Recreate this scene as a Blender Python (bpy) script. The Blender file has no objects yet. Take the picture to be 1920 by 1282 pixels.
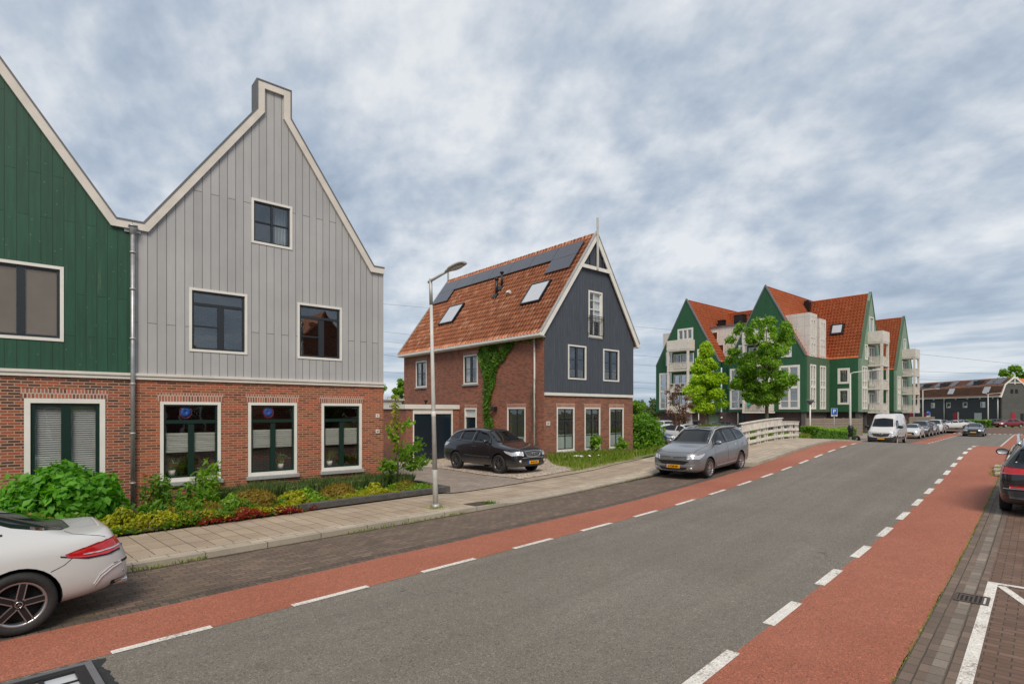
import bpy, bmesh, math, random
import numpy as np
from mathutils import Vector, Matrix, geometry
from mathutils.bvhtree import BVHTree

R = math.radians
SC = bpy.context.scene
COL = SC.collection

# ---------------------------------------------------------------- camera, sky, sun, exposure
cam_d = bpy.data.cameras.new("camera")
cam = bpy.data.objects.new("camera", cam_d)
COL.objects.link(cam)
SC.camera = cam
cam.location = (0, 0, 2.4)
cam.rotation_euler = (R(90), 0, -math.atan2(.651, .759))
cam_d.sensor_width = 36
cam_d.lens = 19.31
cam_d.shift_y = 0.0682
cam_d.clip_start = .05
cam_d.clip_end = 6000

SUN_EL, SUN_AZ = 48, 215          # azimuth: clockwise from +Y
sun_d = bpy.data.lights.new("sun", 'SUN')
sun_d.energy = 3.1
sun_d.angle = R(26)
sun_d.color = (1, .89, .76)
sun = bpy.data.objects.new("sun", sun_d)
COL.objects.link(sun)
_sd = Vector((math.sin(R(SUN_AZ)) * math.cos(R(SUN_EL)), math.cos(R(SUN_AZ)) * math.cos(R(SUN_EL)), math.sin(R(SUN_EL))))
sun.rotation_euler = _sd.to_track_quat('Z', 'Y').to_euler()
sun.location = (0, -20, 60)
SC.view_settings.view_transform = 'Standard'
SC.view_settings.look = 'None'
SC.view_settings.exposure = 0.0
SC.view_settings.gamma = 1.0
SC.cycles.max_bounces = 8
SC.cycles.transparent_max_bounces = 16


class NB:
    """tiny node-tree builder"""
    def __init__(s, nt):
        s.nt = nt
        s.n = nt.nodes
        s.l = nt.links

    def new(s, typ, _props=None, **ins):
        nd = s.n.new(typ)
        for k, v in (_props or {}).items():
            setattr(nd, k, v)
        for k, v in ins.items():
            key = k.replace('_', ' ')
            tgt = nd.inputs[int(k[1:])] if (k[0] == 'i' and k[1:].isdigit()) else nd.inputs[key]
            s.set(tgt, v)
        return nd

    def set(s, tgt, v):
        if isinstance(v, bpy.types.NodeSocket):
            s.l.new(v, tgt)
        elif v is not None:
            if isinstance(v, (tuple, list)) and len(v) == 3 and tgt.type == 'RGBA':
                v = (*v, 1)
            tgt.default_value = v

    def math(s, op, a, b=None, c=None, clamp=False):
        nd = s.n.new('ShaderNodeMath')
        nd.operation = op
        nd.use_clamp = clamp
        s.set(nd.inputs[0], a)
        if b is not None: s.set(nd.inputs[1], b)
        if c is not None: s.set(nd.inputs[2], c)
        return nd.outputs[0]

    def mix(s, f, a, b, blend='MIX'):
        nd = s.n.new('ShaderNodeMix')
        nd.data_type = 'RGBA'
        nd.blend_type = blend
        s.set(nd.inputs[0], f)
        s.set(nd.inputs[6], a)
        s.set(nd.inputs[7], b)
        return nd.outputs[2]

    def noise(s, vec, scale, detail=3, rough=.5, out=0, lac=2.0):
        nd = s.new('ShaderNodeTexNoise', None, Scale=scale, Detail=detail, Roughness=rough, Lacunarity=lac)
        if vec is not None: s.l.new(vec, nd.inputs['Vector'])
        return nd.outputs[out]

    def ramp(s, f, stops, interp='LINEAR'):
        nd = s.n.new('ShaderNodeValToRGB')
        cr = nd.color_ramp
        cr.interpolation = interp
        while len(cr.elements) < len(stops): cr.elements.new(.5)
        for e, (p, c) in zip(cr.elements, stops):
            e.position = p
            e.color = (*c, 1) if isinstance(c, (tuple, list)) else (c, c, c, 1)
        s.set(nd.inputs[0], f)
        return nd.outputs[0]

    def mapr(s, v, a, b, c=0., d=1.):
        nd = s.new('ShaderNodeMapRange', None, i0=v, i1=a, i2=b, i3=c, i4=d)
        return nd.outputs[0]

    def comb(s, x, y, z=0.):
        nd = s.n.new('ShaderNodeCombineXYZ')
        for i, v in enumerate((x, y, z)): s.set(nd.inputs[i], v)
        return nd.outputs[0]

    def sep(s, v):
        nd = s.n.new('ShaderNodeSeparateXYZ')
        s.l.new(v, nd.inputs[0])
        return nd.outputs


def build_world():
    w = bpy.data.worlds.new("World")
    SC.world = w
    w.use_nodes = True
    b = NB(w.node_tree)
    b.n.clear()
    out = b.new('ShaderNodeOutputWorld')
    bg = b.new('ShaderNodeBackground', None, Strength=0.1)
    b.l.new(bg.outputs[0], out.inputs[0])
    tc = b.new('ShaderNodeTexCoord')
    d = b.sep(tc.outputs['Generated'])
    z = b.math('MAXIMUM', d[2], 0.0)
    k = b.math('DIVIDE', 1.0, b.math('ADD', z, .50))
    px, py = b.math('MULTIPLY', d[0], k), b.math('MULTIPLY', d[1], k)
    p = b.comb(px, py, 0.)
    mp = b.new('ShaderNodeMapping')
    mp.inputs['Rotation'].default_value = (0, 0, R(38))
    mp.inputs['Scale'].default_value = (1.0, .80, 1)
    mp.inputs['Location'].default_value = (3.1, 1.7, 0)
    b.l.new(p, mp.inputs[0])
    v = mp.outputs[0]
    wn = b.noise(v, 1.3, 2, .5, out=1)
    wv = b.new('ShaderNodeVectorMath', {'operation': 'SCALE'}, i0=wn)
    wv.inputs['Scale'].default_value = .12
    wv2 = b.new('ShaderNodeVectorMath', {'operation': 'ADD'}, i0=v, i1=wv.outputs[0])
    v2 = wv2.outputs[0]
    n1 = b.noise(v2, 6.6, 5, .52)
    n2 = b.noise(v2, 19., 4, .55)
    n3 = b.noise(v, 2.2, 3, .5)
    s = b.math('ADD', b.math('MULTIPLY', n1, .54), b.math('MULTIPLY', n2, .30))
    s = b.math('ADD', s, b.math('MULTIPLY', n3, .38))
    # broad gradient: lighter to the upper middle, greyer to the right and far left
    s = b.math('ADD', s, .062)
    # thinner, brighter cloud high up ahead; greyer low on the right and far left
    dt = b.new('ShaderNodeVectorMath', {'operation': 'DOT_PRODUCT'}, i0=tc.outputs['Generated'], i1=Vector((.62, .60, .52)).normalized())
    s = b.math('ADD', s, b.mapr(dt.outputs['Value'], .70, 1., -.125, -.005))
    cl = b.ramp(s, [(.44, (3.6, 4.4, 5.5)), (.53, (4.6, 5.4, 6.5)), (.59, (5.5, 6.2, 7.1)), (.66, (6.8, 7.3, 7.95)), (.75, (8.4, 8.7, 9.0))])
    # low bright band near the horizon, streaked
    sv = b.comb(b.math('MULTIPLY', d[0], 2.2), b.math('MULTIPLY', d[1], 2.2), b.math('MULTIPLY', d[2], 26.))
    ns = b.noise(sv, 1.6, 5, .55)
    low = b.ramp(ns, [(.38, (3.5, 4.5, 5.9)), (.50, (5.0, 5.9, 7.0)), (.60, (7.9, 8.3, 8.8))])
    f = b.mapr(d[2], .04, .20, 1., 0.)
    c = b.mix(f, cl, low)
    sky = b.new('ShaderNodeTexSky', {'sky_type': 'NISHITA', 'sun_disc': False})
    sky.sun_elevation = R(SUN_EL)
    sky.sun_rotation = R(SUN_AZ)
    c = b.mix(.10, c, sky.outputs[0])
    b.l.new(c, bg.inputs[0])


build_world()

# ---------------------------------------------------------------- objects
ROOT_OF = {}


def root_loc(o):
    while o.parent: o = o.parent
    return o.matrix_basis.translation if o.type == 'EMPTY' else Vector((0, 0, 0))


def tag(o, label=None, cat=None, group=None, kind=None):
    if label: o['label'] = label
    if cat: o['category'] = cat
    if group: o['group'] = group
    if kind: o['kind'] = kind
    return o


def thing(name, loc, label, cat, group=None, rz=0.):
    o = bpy.data.objects.new(name, None)
    o.empty_display_size = .2
    COL.objects.link(o)
    o.location = loc
    o.rotation_euler = (0, 0, rz)
    return tag(o, label, cat, group)


def link(name, me, mats, parent=None, local=False):
    o = bpy.data.objects.new(name, me)
    COL.objects.link(o)
    if not isinstance(mats, (list, tuple)): mats = [mats]
    if len(me.materials) == 0:
        for m in mats: me.materials.append(m)
    if parent is not None:
        o.parent = parent
        if not local:
            l = root_loc(parent)
            if l.length > 0: me.transform(Matrix.Translation(-l))
    return o


def fin(name, bm, mats, parent=None, local=False, smooth=False, angle=None, label=None):
    me = bpy.data.meshes.new(name)
    bm.normal_update()
    bm.to_mesh(me)
    bm.free()
    if smooth or angle:
        me.polygons.foreach_set('use_smooth', [True] * len(me.polygons))
        if angle: me.set_sharp_from_angle(angle=R(angle))
    o = link(name, me, mats, parent, local)
    if label: o['label'] = label
    return o


def structure(o):
    o['kind'] = 'structure'
    return o


def BM(): return bmesh.new()


class Fr:
    """a wall frame: origin, u along the wall, n outward; points (u, d, z)"""
    def __init__(s, o, u, n=None):
        s.o = Vector(o)
        s.u = Vector((*u, 0) if len(u) == 2 else u).normalized()
        if n is None: n = (s.u.y, -s.u.x)          # outward to the right of u
        s.n = Vector((*n, 0) if len(n) == 2 else n).normalized()

    def p(s, u, d, z): return s.o + s.u * u + s.n * d + Vector((0, 0, z))


WORLD = Fr((0, 0, 0), (1, 0), (0, 1))


def box(bm, fr, u0, u1, d0, d1, z0, z1, bev=0, mi=0):
    vs = [bm.verts.new(fr.p(u, d, z)) for z in (z0, z1) for u, d in ((u0, d0), (u1, d0), (u1, d1), (u0, d1))]
    fs = [(0, 3, 2, 1), (4, 5, 6, 7), (0, 1, 5, 4), (1, 2, 6, 5), (2, 3, 7, 6), (3, 0, 4, 7)]
    flip = fr.u.cross(fr.n).z * (u1 - u0) * (d1 - d0) * (z1 - z0) < 0
    out = []
    for f in fs:
        q = [vs[i] for i in f]
        if flip: q.reverse()
        fc = bm.faces.new(q)
        fc.material_index = mi
        out.append(fc)
    if bev:
        ed = list({e for f in out for e in f.edges})
        bmesh.ops.bevel(bm, geom=ed, offset=bev, segments=1, affect='EDGES')


def quad(bm, a, b, c, d, mi=0):
    f = bm.faces.new([bm.verts.new(Vector(v)) for v in (a, b, c, d)])
    f.material_index = mi
    return f


def prism(bm, fr, pts, d0, d1, mi=0):
    """extrude a (u,z) polygon from depth d0 to d1"""
    n = len(pts)
    a = [bm.verts.new(fr.p(u, d0, z)) for u, z in pts]
    b = [bm.verts.new(fr.p(u, d1, z)) for u, z in pts]
    fs = [bm.faces.new(list(reversed(a))), bm.faces.new(b)]
    for i in range(n):
        j = (i + 1) % n
        fs.append(bm.faces.new((a[i], a[j], b[j], b[i])))
    for f in fs: f.material_index = mi
    bmesh.ops.recalc_face_normals(bm, faces=fs)
    return fs


def wall_poly(bm, fr, pts, holes=(), th=.3, mi=0):
    """solid wall with (u,z) outline and rectangular holes (u0,z0,u1,z1)"""
    loops = [[Vector((u, z, 0)) for u, z in pts]] + [[Vector((a, b, 0)), Vector((a, d, 0)), Vector((c, d, 0)), Vector((c, b, 0))] for a, b, c, d in holes]
    tri = geometry.tessellate_polygon(loops)
    flat = [v for l in loops for v in l]
    F = [bm.verts.new(fr.p(v.x, 0, v.y)) for v in flat]
    B = [bm.verts.new(fr.p(v.x, -th, v.y)) for v in flat]
    fs = []
    for t in tri:
        if len(set(t)) < 3: continue
        try:
            fs.append(bm.faces.new([F[i] for i in t]))
            fs.append(bm.faces.new([B[i] for i in reversed(t)]))
        except ValueError:
            pass
    k = 0
    for l in loops:
        n = len(l)
        for i in range(n):
            j = (i + 1) % n
            fs.append(bm.faces.new((F[k + i], F[k + j], B[k + j], B[k + i])))
        k += n
    for f in fs: f.material_index = mi
    bmesh.ops.recalc_face_normals(bm, faces=fs)


def tube(bm, pts, r, seg=10, caps=True, mi=0):
    pts = [Vector(p) for p in pts]
    rs = r if isinstance(r, (list, tuple)) else [r] * len(pts)
    rings = []
    up = None
    for i, p in enumerate(pts):
        t = (pts[min(i + 1, len(pts) - 1)] - pts[max(i - 1, 0)]).normalized()
        if up is None:
            up = Vector((0, 0, 1)) if abs(t.z) < .9 else Vector((1, 0, 0))
        x = t.cross(up).normalized()
        y = x.cross(t).normalized()
        up = y
        rings.append([bm.verts.new(p + (x * math.cos(a) + y * math.sin(a)) * rs[i]) for a in [2 * math.pi * k / seg for k in range(seg)]])
    for a, b in zip(rings, rings[1:]):
        for k in range(seg):
            f = bm.faces.new((a[k], a[(k + 1) % seg], b[(k + 1) % seg], b[k]))
            f.smooth = True
            f.material_index = mi
    if caps:
        f = bm.faces.new(list(reversed(rings[0]))); f.material_index = mi
        f = bm.faces.new(rings[-1]); f.material_index = mi


def lathe(bm, prof, org=(0, 0, 0), axis='Z', seg=24, mi=0, closed=False):
    """prof [(r,h)]; revolve about axis through org"""
    org = Vector(org)
    rings = []
    for r, h in prof:
        ring = []
        for k in range(seg):
            a = 2 * math.pi * k / seg
            c, s = r * math.cos(a), r * math.sin(a)
            v = {'Z': (c, s, h), 'Y': (c, h, s), 'X': (h, c, s)}[axis]
            ring.append(bm.verts.new(org + Vector(v)))
        rings.append(ring)
    prs = list(zip(rings, rings[1:])) + ([(rings[-1], rings[0])] if closed else [])
    fs = []
    for a, b in prs:
        for k in range(seg):
            f = bm.faces.new((a[k], a[(k + 1) % seg], b[(k + 1) % seg], b[k]))
            f.smooth = True
            f.material_index = mi
            fs.append(f)
    bmesh.ops.recalc_face_normals(bm, faces=fs)
    return fs


def text_mesh(txt, size, depth=.003, bold=False):
    c = bpy.data.curves.new('t', 'FONT')
    c.body = txt
    c.size = size
    c.extrude = depth
    c.align_x = 'CENTER'
    c.align_y = 'CENTER'
    if bold: c.offset = size * .02
    o = bpy.data.objects.new('t', c)
    COL.objects.link(o)
    me = bpy.data.meshes.new_from_object(o.evaluated_get(bpy.context.evaluated_depsgraph_get()))
    bpy.data.objects.remove(o)
    bpy.data.curves.remove(c)
    return me


def text_on(name, txt, size, mat, fr, u, d, z, parent, bold=True, local=False, sx=1.0):
    me = text_mesh(txt, size, bold=bold)
    m = Matrix(((fr.u.x * sx, 0, fr.n.x, 0), (fr.u.y * sx, 0, fr.n.y, 0), (0, 1, 0, 0), (0, 0, 0, 1)))
    me.transform(m)
    me.transform(Matrix.Translation(fr.p(u, d, z)))
    me.materials.clear()
    return link(name, me, mat, parent, local)


def copy_tree(o, parent=None):
    c = o.copy()
    COL.objects.link(c)
    if parent is not None: c.parent = parent
    for ch in list(o.children): copy_tree(ch, c)
    return c


# ---------------------------------------------------------------- materials
MATS = {}
ROADROT = math.atan2(.0947, .9955)


def new_mat(name):
    m = bpy.data.materials.new(name)
    m.use_nodes = True
    b = NB(m.node_tree)
    b.n.clear()
    out = b.new('ShaderNodeOutputMaterial')
    bs = b.new('ShaderNodeBsdfPrincipled')
    b.l.new(bs.outputs[0], out.inputs[0])
    MATS[name] = m
    return m, b, bs


def geo(b): return b.new('ShaderNodeNewGeometry')


def bump(b, bs, h, dist=.01, strength=1.0):
    nd = b.new('ShaderNodeBump', None, Height=h, Distance=dist, Strength=strength)
    b.l.new(nd.outputs[0], bs.inputs['Normal'])


def plain(name, col, rough=.6, metal=0., coat=0., var=.08, nscale=3., bmp=0., spec=.5):
    m, b, bs = new_mat(name)
    g = geo(b)
    n = b.noise(g.outputs['Position'], nscale, 4, .6)
    f = b.mapr(n, .3, .7, 1 - var, 1 + var)
    hsv = b.new('ShaderNodeHueSaturation', None, Color=(*col, 1), Value=f)
    b.l.new(hsv.outputs[0], bs.inputs['Base Color'])
    bs.inputs['Roughness'].default_value = rough
    bs.inputs['Metallic'].default_value = metal
    bs.inputs['Coat Weight'].default_value = coat
    bs.inputs['Specular IOR Level'].default_value = spec
    if bmp: bump(b, bs, b.noise(g.outputs['Position'], nscale * 12, 3, .6), bmp)
    return m


def wall_uv(b):
    """(along wall, z) from world position by facing"""
    g = geo(b)
    p = b.sep(g.outputs['Position'])
    n = b.sep(g.outputs['True Normal'])
    sel = b.math('GREATER_THAN', b.math('ABSOLUTE', n[0]), .71)
    u = b.math('ADD', b.math('MULTIPLY', p[1], sel), b.math('MULTIPLY', p[0], b.math('SUBTRACT', 1., sel)))
    return b.comb(u, p[2], 0.), g


def brick(name, c1, c2, mortar, w=.21, h=.0625, m=.011, dark=.25, bias=0.):
    mt, b, bs = new_mat(name)
    uv, g = wall_uv(b)
    wob = b.noise(g.outputs['Position'], 9., 2, .5, out=1)
    uvw = b.new('ShaderNodeVectorMath', {'operation': 'MULTIPLY_ADD'}, i0=wob, i1=(.006, .004, 0), i2=uv).outputs[0]
    br = b.new('ShaderNodeTexBrick', {'offset': .5, 'squash': 1.0}, Vector=uvw, Color1=(0, 0, 0, 1), Color2=(1, 1, 1, 1), Mortar=(0, 0, 0, 1),
               Scale=1., Brick_Width=w, Row_Height=h, Mortar_Size=m, Mortar_Smooth=.15, Bias=0.)
    rnd = br.outputs['Color']
    col = b.ramp(rnd, [(0., c2), (.22, tuple(x * (1 - dark) for x in c2)), (.3, c1), (.7, tuple(min(1, x * 1.12) for x in c1)), (.9, c2), (1., tuple(x * .45 for x in c2))])
    n = b.noise(g.outputs['Position'], 1.1, 4, .6)
    n2 = b.noise(g.outputs['Position'], 40., 3, .7)
    v = b.math('MULTIPLY', b.mapr(n, .3, .7, .86, 1.12), b.mapr(n2, .2, .8, .82, 1.15))
    hs = b.new('ShaderNodeHueSaturation', None, Color=col, Value=v)
    mc = b.new('ShaderNodeHueSaturation', None, Color=(*mortar, 1), Value=b.mapr(n2, .2, .8, .8, 1.12))
    c = b.mix(br.outputs['Fac'], hs.outputs[0], mc.outputs[0])
    # damp, mossy foot of the wall
    pz = b.sep(g.outputs['Position'])[2]
    foot = b.math('MULTIPLY', b.mapr(b.math('ADD', pz, b.math('MULTIPLY', n, -.6)), -.35, .45, .5, 0.), 1.)
    c = b.mix(foot, c, (.07, .06, .045, 1))
    b.l.new(c, bs.inputs['Base Color'])
    bs.inputs['Roughness'].default_value = .85
    bump(b, bs, b.math('ADD', b.math('MULTIPLY', br.outputs['Fac'], -1.), b.math('MULTIPLY', n2, .4)), .006)
    return mt


def boards(name, col, joint, pitch=.192, length=2.6, gap=.009, rough=.65, specks=0., streak=.1, offs=.37, hor=False):
    mt, b, bs = new_mat(name)
    uv, g = wall_uv(b)
    s = b.sep(uv)
    v = b.comb(s[1], s[0], 0.) if not hor else uv
    br = b.new('ShaderNodeTexBrick', {'offset': offs, 'offset_frequency': 2}, Vector=v, Color1=(0, 0, 0, 1), Color2=(1, 1, 1, 1), Mortar=(.5, .5, .5, 1),
               Scale=1., Brick_Width=length, Row_Height=pitch, Mortar_Size=gap * .5, Mortar_Smooth=.1, Bias=0.)
    st = b.comb(b.math('MULTIPLY', s[0], 14. if not hor else 1.), b.math('MULTIPLY', s[1], 1. if not hor else 14.), 0.)
    n = b.noise(st, 1.0, 5, .65)
    n2 = b.noise(g.outputs['Position'], .8, 4, .6)
    f = b.math('MULTIPLY', b.mapr(n, .25, .75, 1 - streak, 1 + streak), b.mapr(n2, .3, .7, .93, 1.07))
    f = b.math('MULTIPLY', f, b.mapr(br.outputs['Color'], 0., 1., .93, 1.07))
    c = b.new('ShaderNodeHueSaturation', None, Color=(*col, 1), Value=f).outputs[0]
    if specks:
        vo = b.new('ShaderNodeTexVoronoi', None, Vector=g.outputs['Position'], Scale=7.)
        sp = b.math('LESS_THAN', vo.outputs['Distance'], .08)
        wx = b.math('MULTIPLY', b.mapr(b.noise(st, .6, 5, .7), .60, .72, 0., .5), specks)
        c = b.mix(b.math('MULTIPLY', sp, specks), c, tuple(min(1, x * 3 + .10) for x in col) + (1,))
        c = b.mix(wx, c, (.17, .24, .12, 1))
    c = b.mix(b.math('MULTIPLY', br.outputs['Fac'], .85), c, (*joint, 1))
    b.l.new(c, bs.inputs['Base Color'])
    bs.inputs['Roughness'].default_value = rough
    bump(b, bs, b.math('ADD', b.math('MULTIPLY', br.outputs['Fac'], -1.), b.math('MULTIPLY', n, .08)), .008)
    return mt


def ground_mat(name, c1, c2, rough=.9, scale=1., spec_n=140., specv=.35, bmp=.003, crack=False, worn=False):
    m, b, bs = new_mat(name)
    g = geo(b)
    P = g.outputs['Position']
    n = b.noise(P, .35 * scale, 5, .6)
    n2 = b.noise(P, spec_n, 2, .6)
    n3 = b.noise(P, 6. * scale, 4, .65)
    c = b.mix(b.mapr(n, .35, .65, 0., 1.), (*c1, 1), (*c2, 1))
    v = b.math('MULTIPLY', b.mapr(n2, .3, .7, 1 - specv, 1 + specv), b.mapr(n3, .3, .7, .93, 1.06))
    wn = b.new('ShaderNodeTexVoronoi', None, Vector=P, Scale=62.)
    rs = b.sep(wn.outputs['Color'])[0]
    v = b.math('ADD', v, b.math('MULTIPLY', b.math('GREATER_THAN', rs, .88), specv * .9))
    v = b.math('SUBTRACT', v, b.math('MULTIPLY', b.math('LESS_THAN', rs, .12), specv * .7))
    c = b.new('ShaderNodeHueSaturation', None, Color=c, Value=v).outputs[0]
    if crack:
        # tyre-polished wheel paths running along the road and small repairs
        mp = b.new('ShaderNodeMapping')
        mp.inputs['Rotation'].default_value = (0, 0, -ROADROT)
        b.l.new(P, mp.inputs[0])
        s = b.sep(mp.outputs[0])
        st = b.noise(b.comb(b.math('MULTIPLY', s[0], .05), b.math('MULTIPLY', s[1], 1.3), 0.), 1.5, 4, .6)
        c = b.new('ShaderNodeHueSaturation', None, Color=c, Value=b.mapr(st, .35, .65, .91, 1.08)).outputs[0]
        vo = b.new('ShaderNodeTexVoronoi', {'feature': 'DISTANCE_TO_EDGE'}, Vector=b.new('ShaderNodeVectorMath', {'operation': 'ADD'}, i0=P, i1=b.noise(P, 2., 3, .6, out=1)).outputs[0], Scale=.22)
        ck = b.math('MULTIPLY', b.math('LESS_THAN', vo.outputs['Distance'], .0022), b.mapr(n, .45, .6, 0., .55))
        c = b.mix(ck, c, (.03, .03, .03, 1))
    if worn:
        wv = b.math('ADD', b.math('MULTIPLY', b.noise(P, 34., 3, .7), .7), b.math('MULTIPLY', b.noise(P, 2.2, 3, .6), .45))
        c = b.mix(b.mapr(wv, .60, .68, 0., .75), c, (.20, .165, .14, 1))
    b.l.new(c, bs.inputs['Base Color'])
    bs.inputs['Roughness'].default_value = rough
    bump(b, bs, n2, bmp, 1.)
    return m


def paver(name, c1, c2, joint, w, h, gap, rot=ROADROT, offset=.5, moss=.0, specks=.0, rough=.85):
    m, b, bs = new_mat(name)
    g = geo(b)
    P = g.outputs['Position']
    mp = b.new('ShaderNodeMapping')
    mp.inputs['Rotation'].default_value = (0, 0, -rot)
    b.l.new(P, mp.inputs[0])
    wob = b.noise(P, 3., 2, .5, out=1)
    v = b.new('ShaderNodeVectorMath', {'operation': 'MULTIPLY_ADD'}, i0=wob, i1=(.012, .012, 0), i2=mp.outputs[0]).outputs[0]
    br = b.new('ShaderNodeTexBrick', {'offset': offset}, Vector=v, Color1=(0, 0, 0, 1), Color2=(1, 1, 1, 1), Mortar=(.5, .5, .5, 1),
               Scale=1., Brick_Width=w, Row_Height=h, Mortar_Size=gap * .5, Mortar_Smooth=.1, Bias=0.)
    c = b.mix(b.ramp(br.outputs['Color'], [(0, 0.), (.4, .25), (.75, .6), (1, 1.)]), (*c1, 1), (*c2, 1))
    n = b.noise(P, .9, 5, .65)
    n2 = b.noise(P, 60., 3, .7)
    val = b.math('MULTIPLY', b.mapr(n, .3, .7, .80, 1.15), b.mapr(n2, .25, .75, .80, 1.15))
    c = b.new('ShaderNodeHueSaturation', None, Color=c, Value=val).outputs[0]
    jn = b.noise(P, 1.7, 4, .6)
    jc = b.mix(b.mapr(jn, .5, .62, 0., moss), (*joint, 1), (.10, .13, .03, 1))
    c = b.mix(br.outputs['Fac'], c, jc)
    if specks:
        vo = b.new('ShaderNodeTexVoronoi', None, Vector=P, Scale=9.)
        sp = b.math('MULTIPLY', b.math('LESS_THAN', vo.outputs['Distance'], .09), b.mapr(jn, .45, .6, 0., specks))
        c = b.mix(sp, c, (.5, .47, .42, 1))
    b.l.new(c, bs.inputs['Base Color'])
    bs.inputs['Roughness'].default_value = rough
    bump(b, bs, b.math('ADD', b.math('MULTIPLY', br.outputs['Fac'], -1.), b.math('MULTIPLY', n2, .3)), .008)
    return m


def leafmat(name, c1, c2, c3=None, trans=.45, rough=.5):
    m, b, bs = new_mat(name)
    at = b.new('ShaderNodeAttribute', {'attribute_name': 'rnd', 'attribute_type': 'GEOMETRY'})
    stops = [(0., c1), (.55, c2)] + ([(1., c3)] if c3 else [(1., tuple(x * 1.25 for x in c2))])
    c = b.ramp(at.outputs['Fac'], stops)
    b.l.new(c, bs.inputs['Base Color'])
    bs.inputs['Roughness'].default_value = rough
    bs.inputs['Specular IOR Level'].default_value = .35
    tr = b.new('ShaderNodeBsdfTranslucent')
    hs = b.new('ShaderNodeHueSaturation', None, Color=c, Saturation=1.1, Value=1.5)
    b.l.new(hs.outputs[0], tr.inputs[0])
    mx = b.new('ShaderNodeMixShader', None, i0=trans)
    b.l.new(bs.outputs[0], mx.inputs[1])
    b.l.new(tr.outputs[0], mx.inputs[2])
    out = [n for n in b.n if n.type == 'OUTPUT_MATERIAL'][0]
    b.l.new(mx.outputs[0], out.inputs[0])
    return m


def glassmat(name, tint=(.35, .40, .40), refl=1.0, base=.06):
    """window pane: fresnel mirror over a tinted see-through"""
    m, b, bs = new_mat(name)
    b.n.remove(bs)
    out = [n for n in b.n if n.type == 'OUTPUT_MATERIAL'][0]
    lw = b.new('ShaderNodeLayerWeight', None, Blend=.5)
    fs = b.math('ADD', .045, b.math('MULTIPLY', .955, b.math('POWER', lw.outputs['Facing'], 5.)))
    g = geo(b)
    nz = b.noise(g.outputs['Position'], .9, 2, .5)
    bp = b.new('ShaderNodeBump', None, Height=nz, Distance=.03, Strength=.25)
    tr = b.new('ShaderNodeBsdfTransparent', None, Color=(*tint, 1))
    gl = b.new('ShaderNodeBsdfGlossy', None, Color=(refl, refl, refl, 1), Roughness=.015)
    b.l.new(bp.outputs[0], gl.inputs['Normal'])
    mx = b.new('ShaderNodeMixShader', None, i0=b.math('ADD', b.math('MULTIPLY', fs, 1.6), base, clamp=True), i1=tr.outputs[0], i2=gl.outputs[0])
    b.l.new(mx.outputs[0], out.inputs[0])
    return m


def paint(name, col, metal=0., rough=.35, flake=True):
    m, b, bs = new_mat(name)
    tc = b.new('ShaderNodeTexCoord')
    n = b.noise(tc.outputs['Object'], 2.2, 3, .6)
    z = b.sep(tc.outputs['Object'])[2]
    dirt = b.math('MULTIPLY', b.mapr(b.math('ADD', z, b.math('MULTIPLY', n, .5)), .35, .8, .45, 0.), 1.)
    c = b.mix(dirt, (*col, 1), (.16, .145, .12, 1))
    b.l.new(c, bs.inputs['Base Color'])
    b.l.new(b.mapr(dirt, 0., .5, rough, .7), bs.inputs['Roughness'])
    bs.inputs['Metallic'].default_value = metal
    bs.inputs['Coat Weight'].default_value = 1.
    bs.inputs['Coat Roughness'].default_value = .04
    if metal and flake: bump(b, bs, b.noise(tc.outputs['Object'], 900., 1, .5), .0006, .3)
    return m


M = {}
M['brick_a'] = brick('brick_a', (.34, .085, .034), (.21, .066, .035), (.40, .23, .15))
M['brick_b'] = brick('brick_b', (.30, .070, .032), (.11, .055, .042), (.40, .25, .17), dark=.40)
M['brick_c'] = brick('brick_c', (.30, .083, .043), (.19, .058, .036), (.27, .17, .12))
M['brick_d'] = brick('brick_d', (.10, .055, .048), (.07, .045, .042), (.09, .07, .065), h=.08)
M['soldier'] = brick('soldier', (.40, .12, .07), (.24, .09, .07), (.48, .38, .30), w=.062, h=.4, m=.012)
M['clad_grey'] = boards('clad_grey', (.375, .375, .375), (.11, .108, .106), length=7.9, gap=.014, offs=.43, streak=.05)
M['clad_green'] = boards('clad_green', (.012, .068, .036), (.006, .03, .016), length=2.5, specks=.5, streak=.26, gap=.011, rough=.55)
M['clad_slate'] = boards('clad_slate', (.060, .070, .088), (.02, .025, .032), pitch=.125, length=30, streak=.35, gap=.012)
M['clad_apt'] = boards('clad_apt', (.013, .082, .032), (.008, .05, .02), pitch=.6, length=40, gap=.025, streak=.12)
M['clad_apt2'] = boards('clad_apt2', (.075, .125, .070), (.03, .06, .03), pitch=.6, length=40, gap=.02, streak=.25)  # paler copy of the green boards: weathering and light put into the colour
M['clad_apt_lit'] = boards('clad_apt_lit', (.20, .29, .21), (.12, .17, .13), pitch=.6, length=40, gap=.02, streak=.2)  # lit copy of the green boards for the gable ends, light in the colour
M['clad_black'] = boards('clad_black', (.050, .056, .062), (.02, .022, .025), pitch=.22, length=40, gap=.02, streak=.2, hor=True)
M['clad_black2'] = boards('clad_black2', (.085, .085, .078), (.03, .03, .03), pitch=.22, length=40, gap=.02, streak=.3, hor=True)
M['white'] = plain('white', (.70, .68, .63), .55, var=.07, nscale=2.)
M['cream'] = plain('cream', (.62, .58, .52), .6, var=.1, nscale=2.)
M['panel'] = boards('panel', (.62, .58, .53), (.28, .26, .24), pitch=1.0, length=1.25, gap=.03, streak=.12, offs=0.)
M['flash'] = plain('flash', (.13, .13, .135), .6, var=.15)
M['dkgreen'] = plain('dkgreen', (.005, .024, .017), .35, var=.05)
M['dkgrey'] = plain('dkgrey', (.022, .026, .030), .35, var=.05)
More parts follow.
